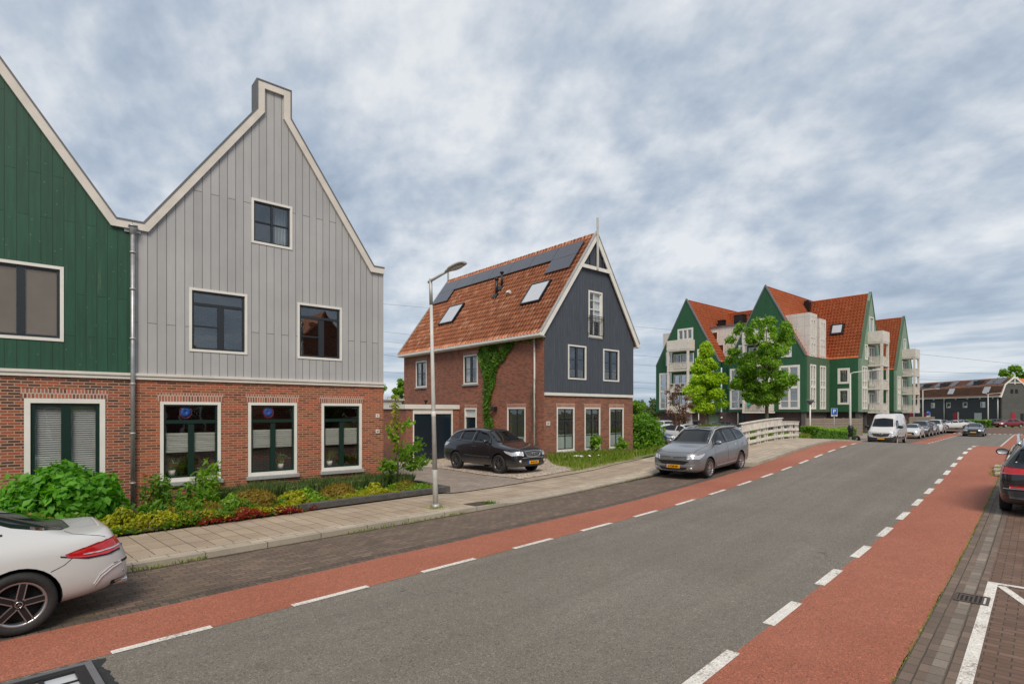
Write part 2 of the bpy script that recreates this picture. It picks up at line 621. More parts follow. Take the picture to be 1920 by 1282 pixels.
M['navy'] = plain('navy', (.008, .018, .028), .22, var=.05)
M['zinc'] = plain('zinc', (.36, .37, .38), .45, metal=.6, var=.2, nscale=6.)
M['galv'] = plain('galv', (.42, .42, .40), .5, metal=.35, var=.12, nscale=8.)
M['lampgrey'] = plain('lampgrey', (.50, .50, .47), .5, var=.12, nscale=6.)
M['stone'] = plain('stone', (.30, .30, .30), .8, var=.12, nscale=9., bmp=.002)
M['black'] = plain('black', (.012, .012, .013), .45, var=.1)
M['rubber'] = plain('rubber', (.018, .018, .018), .8, var=.25, nscale=20.)
M['void'] = plain('void', (.012, .012, .013), .9, var=.1)
M['room'] = plain('room', (.10, .095, .09), .9, var=.3, nscale=1.4)
M['shade'] = boards('shade', (.50, .50, .455), (.40, .40, .36), pitch=.02, length=50, gap=.004, streak=.03, hor=True)
M['slat'] = plain('slat', (.40, .40, .39), .5, var=.03)
M['curtain'] = boards('curtain', (.55, .53, .49), (.36, .34, .31), pitch=.09, length=50, gap=.02, streak=.2)
M['screen_blind'] = plain('screen_blind', (.15, .135, .12), .8, var=.06)
M['frost'] = plain('frost', (.52, .55, .56), .5, var=.1)
M['glass'] = glassmat('glass', (.90, .92, .92), base=.03)
M['glass_clear'] = glassmat('glass_clear', (.97, .98, .98), base=.0)
M['glass_far'] = glassmat('glass_far', (.6, .62, .64), base=.12)
M['skyglass'] = plain('skyglass', (.50, .52, .55), .12, var=.05, spec=.8)  # glass with the sky's reflection put into its pale base colour
M['solar'] = None
M['rust'] = plain('rust', (.075, .055, .042), .8, var=.3, nscale=20.)


def tilemat(name, col, w, rowz, axis=1, z0=0., y0=0., moss=.3, rib=False, k=1.):
    m, b, bs = new_mat(name)
    g = geo(b)
    P = g.outputs['Position']
    p = b.sep(P)
    if axis == 'n':                                # eave direction from the surface normal
        n = b.sep(g.outputs['True Normal'])
        sel = b.math('GREATER_THAN', b.math('ABSOLUTE', n[0]), b.math('ABSOLUTE', n[1]))
        u = b.math('ADD', b.math('MULTIPLY', p[1], sel), b.math('MULTIPLY', p[0], b.math('SUBTRACT', 1., sel)))
    else: u = p[axis]
    iu = b.math('FLOOR', b.math('DIVIDE', b.math('SUBTRACT', u, y0), w))
    iv = b.math('FLOOR', b.math('DIVIDE', b.math('SUBTRACT', p[2], z0), rowz))
    wn = b.new('ShaderNodeTexWhiteNoise', {'noise_dimensions': '2D'}, Vector=b.comb(iu, iv, 0.))
    rnd = wn.outputs['Value']
    fv = b.math('FRACT', b.math('DIVIDE', b.math('SUBTRACT', p[2], z0), rowz))
    n1 = b.noise(P, .9, 5, .65)
    n2 = b.noise(P, 14., 3, .6)
    c = b.ramp(rnd, [(0., tuple(x * (1 - .26 * k) for x in col)), (.35, tuple(x * (1 - .07 * k) for x in col)), (.8, tuple(min(1, x * (1 + .12 * k)) for x in col)), (1., (min(1, col[0] * (1 + .3 * k)), col[1] * (1 + .75 * k), col[2] * (1 + 1.1 * k)))])
    v = b.math('MULTIPLY', b.mapr(n1, .3, .7, .82, 1.14), b.mapr(n2, .3, .7, .86, 1.12))
    c = b.new('ShaderNodeHueSaturation', None, Color=c, Value=v).outputs[0]
    mz = b.math('MULTIPLY', b.mapr(n1, .50, .66, 0., moss), b.mapr(n2, .35, .65, .3, 1.))
    c = b.mix(mz, c, (.055, .045, .028, 1))
    edge = b.math('MULTIPLY', b.math('GREATER_THAN', fv, .88), .22 if rib else .45)      # darker band at the lap of each course
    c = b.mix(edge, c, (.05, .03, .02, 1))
    if rib:                                        # rib shading put into the colour: pantile troughs darkened
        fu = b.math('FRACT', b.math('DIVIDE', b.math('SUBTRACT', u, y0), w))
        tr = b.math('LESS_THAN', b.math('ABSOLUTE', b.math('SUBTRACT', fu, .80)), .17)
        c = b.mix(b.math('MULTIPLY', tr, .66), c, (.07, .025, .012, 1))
    b.l.new(c, bs.inputs['Base Color'])
    bs.inputs['Roughness'].default_value = .8
    bump(b, bs, n2, .006)
    return m


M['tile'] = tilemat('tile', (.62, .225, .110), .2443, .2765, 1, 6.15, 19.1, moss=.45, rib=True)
M['tile_apt'] = tilemat('tile_apt', (.62, .160, .058), .42, .45, 'n', 9.7, 0., moss=.2, k=.35)
M['tile_brown'] = tilemat('tile_brown', (.34, .165, .110), .6, .38, 'n', 5.2, 0., moss=.25, k=.5)
M['tile_grey'] = plain('tile_grey', (.08, .08, .085), .8, var=.2)
M['asphalt'] = ground_mat('asphalt', (.150, .132, .108), (.172, .153, .128), crack=True, specv=.42, spec_n=80.)
M['redlane'] = ground_mat('redlane', (.285, .092, .052), (.335, .118, .070), specv=.38, spec_n=70.)
M['gutterlight'] = paver('gutterlight', (.15, .12, .095), (.26, .215, .17), (.08, .065, .05), .21, .5, .012, specks=.6)
M['roadpaint'] = ground_mat('roadpaint', (.62, .59, .54), (.70, .67, .61), specv=.2, spec_n=90., worn=True)
M['bitumen'] = ground_mat('bitumen', (.020, .022, .024), (.035, .036, .036), rough=.6, bmp=.01)
M['slabs'] = paver('slabs', (.335, .258, .185), (.41, .33, .245), (.10, .075, .045), .30, .60, .014, offset=.0, moss=.35, specks=.5)
M['slabs2'] = paver('slabs2', (.38, .31, .235), (.46, .385, .30), (.12, .09, .06), .42, .30, .012, offset=.5, moss=.3, specks=.3)
M['clinker'] = paver('clinker', (.125, .090, .068), (.195, .135, .100), (.060, .048, .034), .21, .105, .012, moss=.45, specks=.3)
M['clinker_dark'] = paver('clinker_dark', (.085, .066, .052), (.135, .10, .078), (.045, .036, .026), .105, .21, .012, moss=.4)
M['clinker2'] = paver('clinker2', (.125, .070, .046), (.185, .108, .075), (.05, .04, .032), .21, .105, .011, rot=ROADROT + math.pi / 2, moss=.2)
M['driveslab'] = paver('driveslab', (.26, .205, .165), (.34, .28, .23), (.13, .10, .07), .21, .105, .010, rot=0, moss=.15)
M['lotpave'] = paver('lotpave', (.27, .225, .19), (.33, .28, .24), (.14, .12, .10), .6, .3, .015, moss=.2)
M['kerb'] = paver('kerb', (.33, .29, .225), (.40, .355, .285), (.09, .075, .05), 1.0, 5., .014, moss=.6)
M['darkkerb'] = plain('darkkerb', (.085, .080, .075), .9, var=.3, nscale=9., bmp=.004)
M['soil'] = ground_mat('soil', (.055, .040, .026), (.085, .065, .040), bmp=.02, spec_n=30.)
M['grassbase'] = ground_mat('grassbase', (.11, .16, .035), (.20, .19, .075), bmp=.03, spec_n=25.)
M['earth'] = ground_mat('earth', (.085, .105, .035), (.13, .125, .06), bmp=.03, spec_n=12.)
M['amber'] = plain('amber', (.75, .36, .02), .5, var=.02)
M['bluesign'] = plain('bluesign', (.015, .10, .42), .4, var=.03)
M['reddoor'] = plain('reddoor', (.33, .015, .03), .4, var=.05)
M['redlens'] = plain('redlens', (.45, .008, .010), .12, coat=1., var=.15, nscale=30.)
M['clearlens'] = plain('clearlens', (.55, .57, .60), .12, coat=1., metal=.3, var=.35, nscale=22.)
M['chrome'] = plain('chrome', (.72, .72, .72), .16, metal=1., var=.05)
M['alloy'] = plain('alloy', (.46, .46, .47), .3, metal=.9, var=.1)
M['alloydark'] = plain('alloydark', (.018, .018, .02), .3, metal=.2, var=.1)
M['carglass'] = plain('carglass', (.006, .008, .009), .03, coat=0., var=.2, nscale=1.)
M['cladding'] = plain('cladding', (.03, .031, .033), .6, var=.1)
M['bark'] = plain('bark', (.13, .105, .075), .95, var=.35, nscale=7., bmp=.02)
M['wood'] = boards('wood', (.24, .20, .155), (.05, .04, .03), pitch=.16, length=50, gap=.02, streak=.3, hor=True)
M['railwhite'] = plain('railwhite', (.62, .58, .51), .75, var=.25, nscale=4., bmp=.003)
M['glow'] = plain('glow', (.75, .72, .66), .4, var=.02)


def solar_mat():
    m, b, bs = new_mat('solar')
    g = geo(b)
    p = b.sep(g.outputs['Position'])
    br = b.new('ShaderNodeTexBrick', {'offset': 0.}, Vector=b.comb(p[1], p[2], 0.), Color1=(.050, .048, .058, 1), Color2=(.060, .056, .066, 1),
               Mortar=(.10, .10, .11, 1), Scale=1., Brick_Width=.16, Row_Height=.14, Mortar_Size=.004)
    b.l.new(br.outputs[0], bs.inputs['Base Color'])
    bs.inputs['Roughness'].default_value = .22
    bs.inputs['Coat Weight'].default_value = .4
    M['solar'] = m


solar_mat()


def gravel_mat():
    m, b, bs = new_mat('gravel')
    g = geo(b)
    vo = b.new('ShaderNodeTexVoronoi', None, Vector=g.outputs['Position'], Scale=21.)
    c = b.ramp(b.sep(vo.outputs['Color'])[0], [(0, (.20, .14, .10)), (.3, (.42, .32, .23)), (.7, (.56, .46, .36)), (1, (.80, .73, .62))])
    d = b.mapr(vo.outputs['Distance'], .3, .7, 1., .6)
    c = b.new('ShaderNodeHueSaturation', None, Color=c, Value=b.math('MULTIPLY', d, b.mapr(b.noise(g.outputs['Position'], .8, 4, .6), .3, .7, .85, 1.15))).outputs[0]
    b.l.new(c, bs.inputs['Base Color'])
    bs.inputs['Roughness'].default_value = .9
    bump(b, bs, b.math('MULTIPLY', vo.outputs['Distance'], -1.), .010)
    M['gravel'] = m
    M['alloygrey'] = plain('alloygrey', (.16, .16, .165), .35, metal=.8, var=.1)


gravel_mat()
# ---------------------------------------------------------------- road frame and ground
PD, QD = Vector((.9955, .0947, 0)), Vector((-.0947, .9955, 0))
_PZ = [(-200, 0), (9, 0), (12, .015), (14, .06), (16, .12), (18, .19), (20, .275), (22, .37), (24, .49), (26, .61), (28, .72), (30, .80), (32, .835), (34, .81), (36, .72), (40, .44), (44, .12), (48, -.10), (52, -.2), (4000, -.2)]


def zr(p):
    def f(x):
        for (a, za), (b_, zb) in zip(_PZ, _PZ[1:]):
            if x <= b_: return za + (zb - za) * (x - a) / (b_ - a)
        return _PZ[-1][1]
    return (f(p - .9) + f(p - .3) + f(p + .3) + f(p + .9)) / 4


def PQ(p, q, dz=0.):
    v = PD * p + QD * q
    return Vector((v.x, v.y, zr(p) + dz))


def to_pq(x, y): return x * .9955 + y * .0947, -.0947 * x + .9955 * y


def sstep(a, b, x):
    t = max(0., min(1., (x - a) / (b - a)))
    return t * t * (3 - 2 * t)


def kd(p):
    """pavement height over the road: dropped along the drive"""
    return .10 - .065 * sstep(9.4, 10.6, p) * (1 - sstep(17.0, 19.0, p))


def ground_z(x, y):
    """the ground beside the road"""
    p, q = to_pq(x, y)
    z = zr(p) + kd(p)
    if q < 12.3: return z
    near = .13 - .10 * sstep(13.2, 15.5, y) * sstep(8.2, 9.6, x) * (1 - sstep(16.0, 18.8, x)) - .36 * sstep(18.6, 26, y)
    far = -.28
    b_ = near + (far - near) * sstep(24, 30, p)
    w = sstep(12.3, 15.5 if p < 20 else 14.8, q)
    return z + (b_ - z) * w


def prange(p0, p1, step=.5):
    n = max(1, int(round((p1 - p0) / step)))
    return [p0 + (p1 - p0) * i / n for i in range(n + 1)]


def strip(name, q0, q1, p0, p1, dz, mat, step=.5, solid=0., kind='structure'):
    """a band along the road; q0/q1 may be functions of p; solid gives it side faces going down"""
    f0 = q0 if callable(q0) else (lambda p, v=q0: v)
    f1 = q1 if callable(q1) else (lambda p, v=q1: v)
    bm = BM()
    rows = []
    for p in prange(p0, p1, step):
        z_ = dz(p) if callable(dz) else dz
        a, c = PQ(p, f0(p), z_), PQ(p, f1(p), z_)
        row = [a, c]
        if solid: row = [a - Vector((0, 0, solid)), a, c, c - Vector((0, 0, solid))]
        rows.append([bm.verts.new(v) for v in row])
    for a, c in zip(rows, rows[1:]):
        for k in range(len(a) - 1):
            bm.faces.new((a[k], c[k], c[k + 1], a[k + 1]))
    if solid:
        bm.faces.new(rows[0]); bm.faces.new(list(reversed(rows[-1])))
    o = fin(name, bm, mat)
    if kind: o['kind'] = kind
    return o


# terrain sheet: fine near, coarse to the horizon
def build_ground():
    xs = sorted(set([-3000, -600, -150, -60, -30] + [x for x in range(-20, 70, 1)] + [75, 85, 100, 130, 180, 260, 400, 800, 3000]))
    ys = sorted(set([-3000, -600, -150, -60, -30, -15, -8] + [y * .75 for y in range(-6, 50)] + [40, 45, 50, 60, 80, 110, 160, 260, 500, 3000]))
    bm = BM()
    g = [[None] * len(ys) for _ in xs]
    for i, x in enumerate(xs):
        for j, y in enumerate(ys):
            p, q = to_pq(x, y)
            z = ground_z(x, y) - .02 if q > 12.3 else zr(p) - .10
            if 10 < p < 52 and q < -8: z += (-.3 - z) * sstep(-8, -14, q)
            g[i][j] = bm.verts.new((x, y, z))
    for i in range(len(xs) - 1):
        for j in range(len(ys) - 1):
            bm.faces.new((g[i][j], g[i + 1][j], g[i + 1][j + 1], g[i][j + 1]))
    structure(fin('ground', bm, M['earth'], smooth=True))


build_ground()

# carriageway, cycle lanes
strip('road', 2.20, 6.66, -30, 85, 0, M['asphalt'])
strip('cycle_lane', lambda p: 6.66 + .006 * math.sin(p * 3.1), lambda p: 7.83 + .012 * math.sin(p * 2.7) + .008 * math.sin(p * 6.3), -30, 41.5, .001, M['redlane'])
strip('cycle_lane', 6.66, 7.83, 50.5, 84, 0, M['redlane'])
strip('road', 6.66, 7.83, 41.5, 50.5, 0, M['asphalt'])
strip('cycle_lane', lambda p: .95 + .010 * math.sin(p * 2.3) + .006 * math.sin(p * 7.1), 2.20, -30, 85, .001, M['redlane'])
strip('crossroads', -14, 26, 85, 112, .0, M['clinker2'], step=3)
strip('crossroads', -90, 60, 112, 122, .0, M['clinker2'], step=5)
# parking bay left, gutter course along the lane edge
strip('parking_bay', 8.05, 9.85, -30, 21.2, lambda p: -.045 * sstep(14, 19, p), M['clinker'])
strip('gutter_course', 7.80, 8.05, -30, 21.2, -.002, M['clinker_dark'])
strip('parking_bay', 7.83, 10.4, 50.5, 95, 0, M['clinker'])


def kq(p):                                   # kerb line: bay edge, then out to the cycle lane over the bridge, then back
    if p < 20.3: return 9.85
    if p < 21.8: return 9.85 - 2.0 * sstep(20.3, 21.8, p)
    if p < 38: return 7.85
    if p < 50: return 7.85 + 2.6 * sstep(38, 50, p)
    return 10.45


strip('kerb', lambda p: kq(p) + .0, lambda p: kq(p) + .14, -30, 95, lambda p: kd(p), M['kerb'], solid=.15, step=.3)
strip('pavement', lambda p: kq(p) + .14, lambda p: kq(p) + .46 + .25 * sstep(9, 11, p), -30, 20.3, lambda p: kd(p) - .004, M['slabs2'], step=.3)
strip('pavement', lambda p: kq(p) + .46 + .25 * sstep(9, 11, p), 12.25, -30, 20.3, lambda p: kd(p) - .005, M['slabs'], step=.3)
strip('gutter_dirt_shade', lambda p: kq(p) - .07 + .02 * math.sin(p * 5.1), lambda p: kq(p) + .0, -30, 21.2, .003, M['soil'], step=.15)  # contact shade at the kerb foot put into colour, with mossy dirt
strip('pavement', lambda p: kq(p) + .14, 12.25, 20.3, 24.5, .095, M['slabs2'], step=.3)
strip('pavement', lambda p: kq(p) + .14, 10.35, 24.5, 38, .095, M['slabs2'], step=.3)
strip('pavement', lambda p: kq(p) + .14, 12.2, 38, 95, .095, M['slabs2'], step=.5)
strip('verge', 10.35, 12.3, 24.5, 38, .05, M['grassbase'])

# right-hand side: gutter courses and parking pavers
strip('gutter_course', .75, .95, -30, 22.5, .002, M['clinker'])
strip('gutter_course', .64, .75, -30, 22.5, .004, M['gutterlight'])
strip('gutter_course', .54, .64, -30, 22.5, .002, M['clinker'])
strip('parking_bay', -7, .54, -30, 22.5, 0, M['clinker2'])
strip('kerb', .72, .90, 22.5, 84, .09, M['kerb'], solid=.15)
strip('pavement', -8, .72, 22.5, 84, .085, M['slabs2'])


def ring_strip(p0, q0, p1, q1, w, dz=.006):
    """painted line between two road points"""
    bm = BM()
    a, c = Vector((p0, q0)), Vector((p1, q1))
    t = (c - a).normalized()
    n = Vector((-t.y, t.x)) * w / 2
    N = max(1, int((c - a).length / .5))
    rows = []
    for i in range(N + 1):
        m_ = a + (c - a) * i / N
        rows.append([bm.verts.new(PQ(*(m_ + n), dz)), bm.verts.new(PQ(*(m_ - n), dz))])
    for x, y in zip(rows, rows[1:]): bm.faces.new((x[0], x[1], y[1], y[0]))
    return bm


def build_markings():
    bm = BM()

    def dash(pa, pb, q, w=.10):
        v = [bm.verts.new(PQ(*t, .005)) for t in ((pa, q - w / 2), (pb, q - w / 2), (pb, q + w / 2), (pa, q + w / 2))]
        bm.faces.new(v)
    for k in range(-1, 15):                       # left edge: 1.0 m dashes
        e = 3.41 + .66 + 1.98 * k
        dash(e - (1.06 if k > -1 else .92), e, 6.68)
    for k in range(-3, 17):
        c_ = 5.0 + 1.975 * k
        dash(c_ - .5, c_ + .5, 2.22, .13)
    for k in range(18):
        dash(52.3 + 1.9 * k, 53.3 + 1.9 * k, 6.68, .12)
        dash(51.5 + 1.9 * k, 52.9 + 1.9 * k, 2.22, .12)
    for k in range(16):                           # raised-table teeth across the road
        q = .6 + .46 * k
        v = [bm.verts.new(PQ(*t, .006)) for t in ((85.0, q), (86.3, q), (86.3, q + .24), (85.0, q + .24))]
        bm.faces.new(v)
    structure(fin('road_marking', bm, M['roadpaint']))
    for a in ((10.25, .49, -8, .49, .11), (10.2, .49, 10.2, -4.5, .10), (10.1, .40, 5.0, -1.5, .10), (5.0, .4, 10.1, -1.5, .10), (4.95, .49, 4.95, -1.6, .1)):
        structure(fin('bay_marking', ring_strip(*a), M['roadpaint']))


build_markings()


# patches beside the houses, draped on the ground
def drape(name, poly, dz, mat, step=.5, kind='structure'):
    """polygon (x,y) filled with a clipped grid that follows the ground"""
    bm = BM()
    f = bm.faces.new([bm.verts.new((x, y, 0)) for x, y in poly])
    xs = [p[0] for p in poly]; ys = [p[1] for p in poly]
    for ax, lo, hi in ((0, min(xs), max(xs)), (1, min(ys), max(ys))):
        n = int((hi - lo) / step)
        for i in range(1, n + 1):
            co = [0, 0, 0]; co[ax] = lo + i * step
            no = [0, 0, 0]; no[ax] = 1
            bmesh.ops.bisect_plane(bm, geom=bm.verts[:] + bm.edges[:] + bm.faces[:], plane_co=co, plane_no=no)
    for v in bm.verts: v.co.z = ground_z(v.co.x, v.co.y) + dz
    bm.normal_update()
    if sum(fc.normal.z for fc in bm.faces) < 0: bmesh.ops.reverse_faces(bm, faces=bm.faces[:])
    o = fin(name, bm, mat)
    if kind: o['kind'] = kind
    return o


drape('planting_bed', [(-6, 11.7), (8.75, 13.12), (8.95, 15.5), (8.05, 15.52), (-6, 15.52)], .035, M['soil'])
drape('driveway', [(8.8, 13.10), (12.35, 13.45), (12.65, 19), (12.95, 23), (13.05, 27), (8.05, 27), (8.05, 15.5), (8.95, 15.5)], .02, M['driveslab'])
drape('driveway', [(12.35, 13.45), (19.5, 14.1), (19.3, 14.6), (12.42, 14.0)], .02, M['slabs'])
drape('gravel_drive', [(12.40, 13.98), (15.6, 14.3), (17.4, 15.6), (18.5, 17.6), (18.5, 26.3), (13.0, 26.3), (12.65, 19)], .035, M['gravel'])
drape('lawn', [(15.4, 14.6), (19, 14.2), (24.5, 14.65), (40, 14.5), (33, 24), (25.5, 24), (25.5, 19.2), (18.5, 19.2), (18.5, 17.6)], .026, M['grassbase'])
drape('car_park', [(29.5, 17.5), (52, 17), (75.7, 18), (75.7, 56), (29.5, 56)], .04, M['lotpave'], step=1.5)
# ---------------------------------------------------------------- windows
def ringbox(bm, fr, u0, z0, u1, z1, w, d0, d1, wb=None, bev=0):
    wb = wb or w
    box(bm, fr, u0, u0 + w, d0, d1, z0, z1, bev)
    box(bm, fr, u1 - w, u1, d0, d1, z0, z1, bev)
    box(bm, fr, u0 + w, u1 - w, d0, d1 - .002, z1 - w, z1, bev)
    box(bm, fr, u0 + w, u1 - w, d0, d1 - .002, z0, z0 + wb, bev)


def window(fr, u0, z0, u1, z1, parent, fw=.07, fm='white', sm='dkgreen', sw=.045, v=(), h=(), hv=(), sill=None, glass='glass', proud=.015, rec=.10, shade=None, name='window', back=None, fb=None, label=None):
    """v/h: full bars at relative positions (pos, width); hv: short bars (axis, pos, from, to, width)"""
    bm = BM()
    ringbox(bm, fr, u0, z0, u1, z1, fw, -rec, proud, fb)
    w = fin(name, bm, M[fm], parent, label=label)
    a0, a1, b0, b1 = u0 + fw, u1 - fw, z0 + (fb or fw), z1 - fw
    W, Hh = a1 - a0, b1 - b0
    if sm:
        bm = BM()
        ringbox(bm, fr, a0 + .002, b0 + .002, a1 - .002, b1 - .002, sw, -rec + .005, -.028)
        for pos, wd in v:
            c = a0 + pos * W
            box(bm, fr, c - wd / 2, c + wd / 2, -rec + .008, -.025, b0 + sw, b1 - sw)
        for pos, wd in h:
            c = b0 + pos * Hh
            box(bm, fr, a0 + sw, a1 - sw, -rec + .01, -.022, c - wd / 2, c + wd / 2)
        for ax, pos, f, t, wd in hv:
            if ax == 'v': box(bm, fr, a0 + pos * W - wd / 2, a0 + pos * W + wd / 2, -rec + .006, -.024, b0 + f * Hh, b0 + t * Hh)
            else: box(bm, fr, a0 + f * W, a0 + t * W, -rec + .012, -.030, b0 + pos * Hh - wd / 2, b0 + pos * Hh + wd / 2)
        fin('sash', bm, M[sm], w)
    bm = BM()
    box(bm, fr, a0 + .01, a1 - .01, -.062, -.056, b0 + .01, b1 - .01)
    fin('pane', bm, M[glass], w)
    if sill:
        bm = BM()
        box(bm, fr, u0 - .05, u1 + .05, -.05, .09, z0 - sill, z0 - .002, .008)
        fin('sill', bm, M['stone'], w)
    if shade: shade(fr, a0, b0, a1, b1, w)
    if back:
        bm = BM()
        box(bm, fr, a0 - .3, a1 + .3, -rec - 1.4, -rec - 1.38, b0 - .3, b1 + .3)
        fin('room_wall', bm, M[back], w)
    return w


def venetian(fr, a0, b0, a1, b1, w):
    bm = BM()
    n = int((b1 - b0) / .048)
    for i in range(n):
        z = b0 + .03 + i * .048
        if z > b1 - .10: break
        c = [fr.p(u, d, z + dz) for u, d, dz in ((a0 + .06, -.118, -.016), (a1 - .06, -.118, -.016), (a1 - .06, -.142, .022), (a0 + .06, -.142, .022))]
        vs = [bm.verts.new(x) for x in c] + [bm.verts.new(x + Vector((0, 0, .003))) for x in c]
        for f in ((0, 1, 2, 3), (7, 6, 5, 4), (0, 4, 5, 1), (1, 5, 6, 2), (2, 6, 7, 3), (3, 7, 4, 0)): bm.faces.new([vs[k] for k in f])
    box(bm, fr, a0 + .05, a1 - .05, -.18, -.12, b1 - .09, b1 - .02)
    fin('blind', bm, M['slat'], w)


def pleated(f0, f1, m='shade'):
    def f(fr, a0, b0, a1, b1, w):
        H = b1 - b0
        bm = BM()
        for x, y in ((a0 + .05, (a0 + a1) / 2 - .06), ((a0 + a1) / 2 + .06, a1 - .05)):
            n = 14
            z0, z1 = b0 + f0 * H, b0 + f1 * H
            for k in range(n):
                za, zb = z0 + (z1 - z0) * k / n, z0 + (z1 - z0) * (k + 1) / n
                zm = (za + zb) / 2
                quad(bm, fr.p(x, -.085, za), fr.p(y, -.085, za), fr.p(y, -.072, zm), fr.p(x, -.072, zm))
                quad(bm, fr.p(x, -.072, zm), fr.p(y, -.072, zm), fr.p(y, -.085, zb), fr.p(x, -.085, zb))
            box(bm, fr, x, y, -.105, -.08, z0 - .025, z0)
            box(bm, fr, x, y, -.105, -.08, z1, z1 + .02)
        fin('blind', bm, M[m], w)
    return f


def screens(fr, a0, b0, a1, b1, w):
    m_ = (a0 + a1) / 2
    for x, y in ((a0 + .055, m_ - .075), (m_ + .075, a1 - .055)):
        bm = BM()
        box(bm, fr, x, y, -.052, -.046, b0 + .06, b1 - .06)
        fin('insect_screen', bm, M['screen_blind'], w)


def drapes(l=.25, r=.25, m='curtain', deep=.16):
    def f(fr, a0, b0, a1, b1, w):
        W = a1 - a0
        bm = BM()
        for s, e in ((a0, a0 + l * W), (a1 - r * W, a1)):
            if e - s < .02: continue
            n = max(4, int((e - s) / .04))
            pts = [(s + (e - s) * k / n, -deep - (.02 if k % 2 else .05)) for k in range(n + 1)]
            for (x, d), (y, d2) in zip(pts, pts[1:]):
                quad(bm, fr.p(x, d, b0 - .05), fr.p(y, d2, b0 - .05), fr.p(y, d2, b1 + .05), fr.p(x, d, b1 + .05))
        fin('curtain', bm, M[m], w)
    return f


def film(f, m='frost'):
    def g(fr, a0, b0, a1, b1, w):
        bm = BM()
        box(bm, fr, a0 + .045, a1 - .045, -.072, -.066, b0 + .045, b0 + f * (b1 - b0))
        fin('frosted_film', bm, M[m], w)
    return g


def rollblind(f0, m='shade', a=0., z=1.):
    def f(fr, a0, b0, a1, b1, w):
        bm = BM()
        W = a1 - a0
        box(bm, fr, a0 + a * W, a0 + z * W, -.12, -.115, b0 + f0 * (b1 - b0), b1)
        fin('blind', bm, M[m], w)
    return f


# ---------------------------------------------------------------- pantile roof plane
def tile_roof(bm, o, u, nu, v, nv, n, tw=.2, tl=.33, amp=.028, step=.025, seg=6):
    """o corner, u along eave (unit), v up slope (unit), n outward normal; nu, nv lengths in m"""
    o, u, v, n = Vector(o), Vector(u).normalized(), Vector(v).normalized(), Vector(n).normalized()
    cu, cv = max(1, round(nu / tw)), max(1, round(nv / tl))
    du, dv = nu / cu, nv / cv
    us = [i * du / seg for i in range(cu * seg + 1)]
    prof = [amp * (math.sin(2 * math.pi * (i % seg) / seg) * .7 + .5 * math.sin(4 * math.pi * (i % seg) / seg + 1.)) for i in range(cu * seg + 1)]
    rng = random.Random(5)
    prev = None
    flip = u.cross(v).dot(n) < 0
    for j in range(cv):
        jit = [rng.uniform(-.004, .004) for _ in range(cu + 1)]
        for vv, hh in ((j * dv, step), ((j + 1) * dv, 0.)):
            row = [bm.verts.new(o + u * us[i] + v * vv + n * (prof[i] + hh + jit[i // seg])) for i in range(len(us))]
            if prev:
                for i in range(len(us) - 1):
                    q = (prev[i], prev[i + 1], row[i + 1], row[i])
                    f = bm.faces.new(q if not flip else tuple(reversed(q)))
                    f.smooth = hh == 0.
            prev = row


def slab(bm, o, u, nu, v, nv, n, th=.12, mi=0):
    o, u, v, n = Vector(o), Vector(u).normalized(), Vector(v).normalized(), Vector(n).normalized()
    a = [o, o + u * nu, o + u * nu + v * nv, o + v * nv]
    A = [bm.verts.new(x) for x in a]
    B = [bm.verts.new(x - n * th) for x in a]
    fs = [bm.faces.new(A), bm.faces.new(list(reversed(B)))] + [bm.faces.new((A[i], B[i], B[(i + 1) % 4], A[(i + 1) % 4])) for i in range(4)]
    for f in fs: f.material_index = mi
    bmesh.ops.recalc_face_normals(bm, faces=fs)


def board_along(bm, fr, pts, w, d0, d1):
    """mitred band of width w on the inner (lower) side of the polyline pts (u,z)"""
    P = [Vector(p) for p in pts]
    inn = []
    for i in range(len(P)):
        t0 = (P[i] - P[i - 1]).normalized() if i else None
        t1 = (P[i + 1] - P[i]).normalized() if i < len(P) - 1 else None
        ns = [Vector((t.y, -t.x)) for t in (t0, t1) if t is not None]
        n = sum(ns, Vector((0, 0))).normalized()
        k = w / max(.35, n.dot(ns[0]))
        inn.append(P[i] + n * k)
    for i in range(len(P) - 1):
        prism(bm, fr, [tuple(P[i]), tuple(P[i + 1]), tuple(inn[i + 1]), tuple(inn[i])], d0, d1)


# ---------------------------------------------------------------- row houses on the left
TF = 15.5
FRONT = Fr((0, TF, 0), (1, 0), (0, -1))


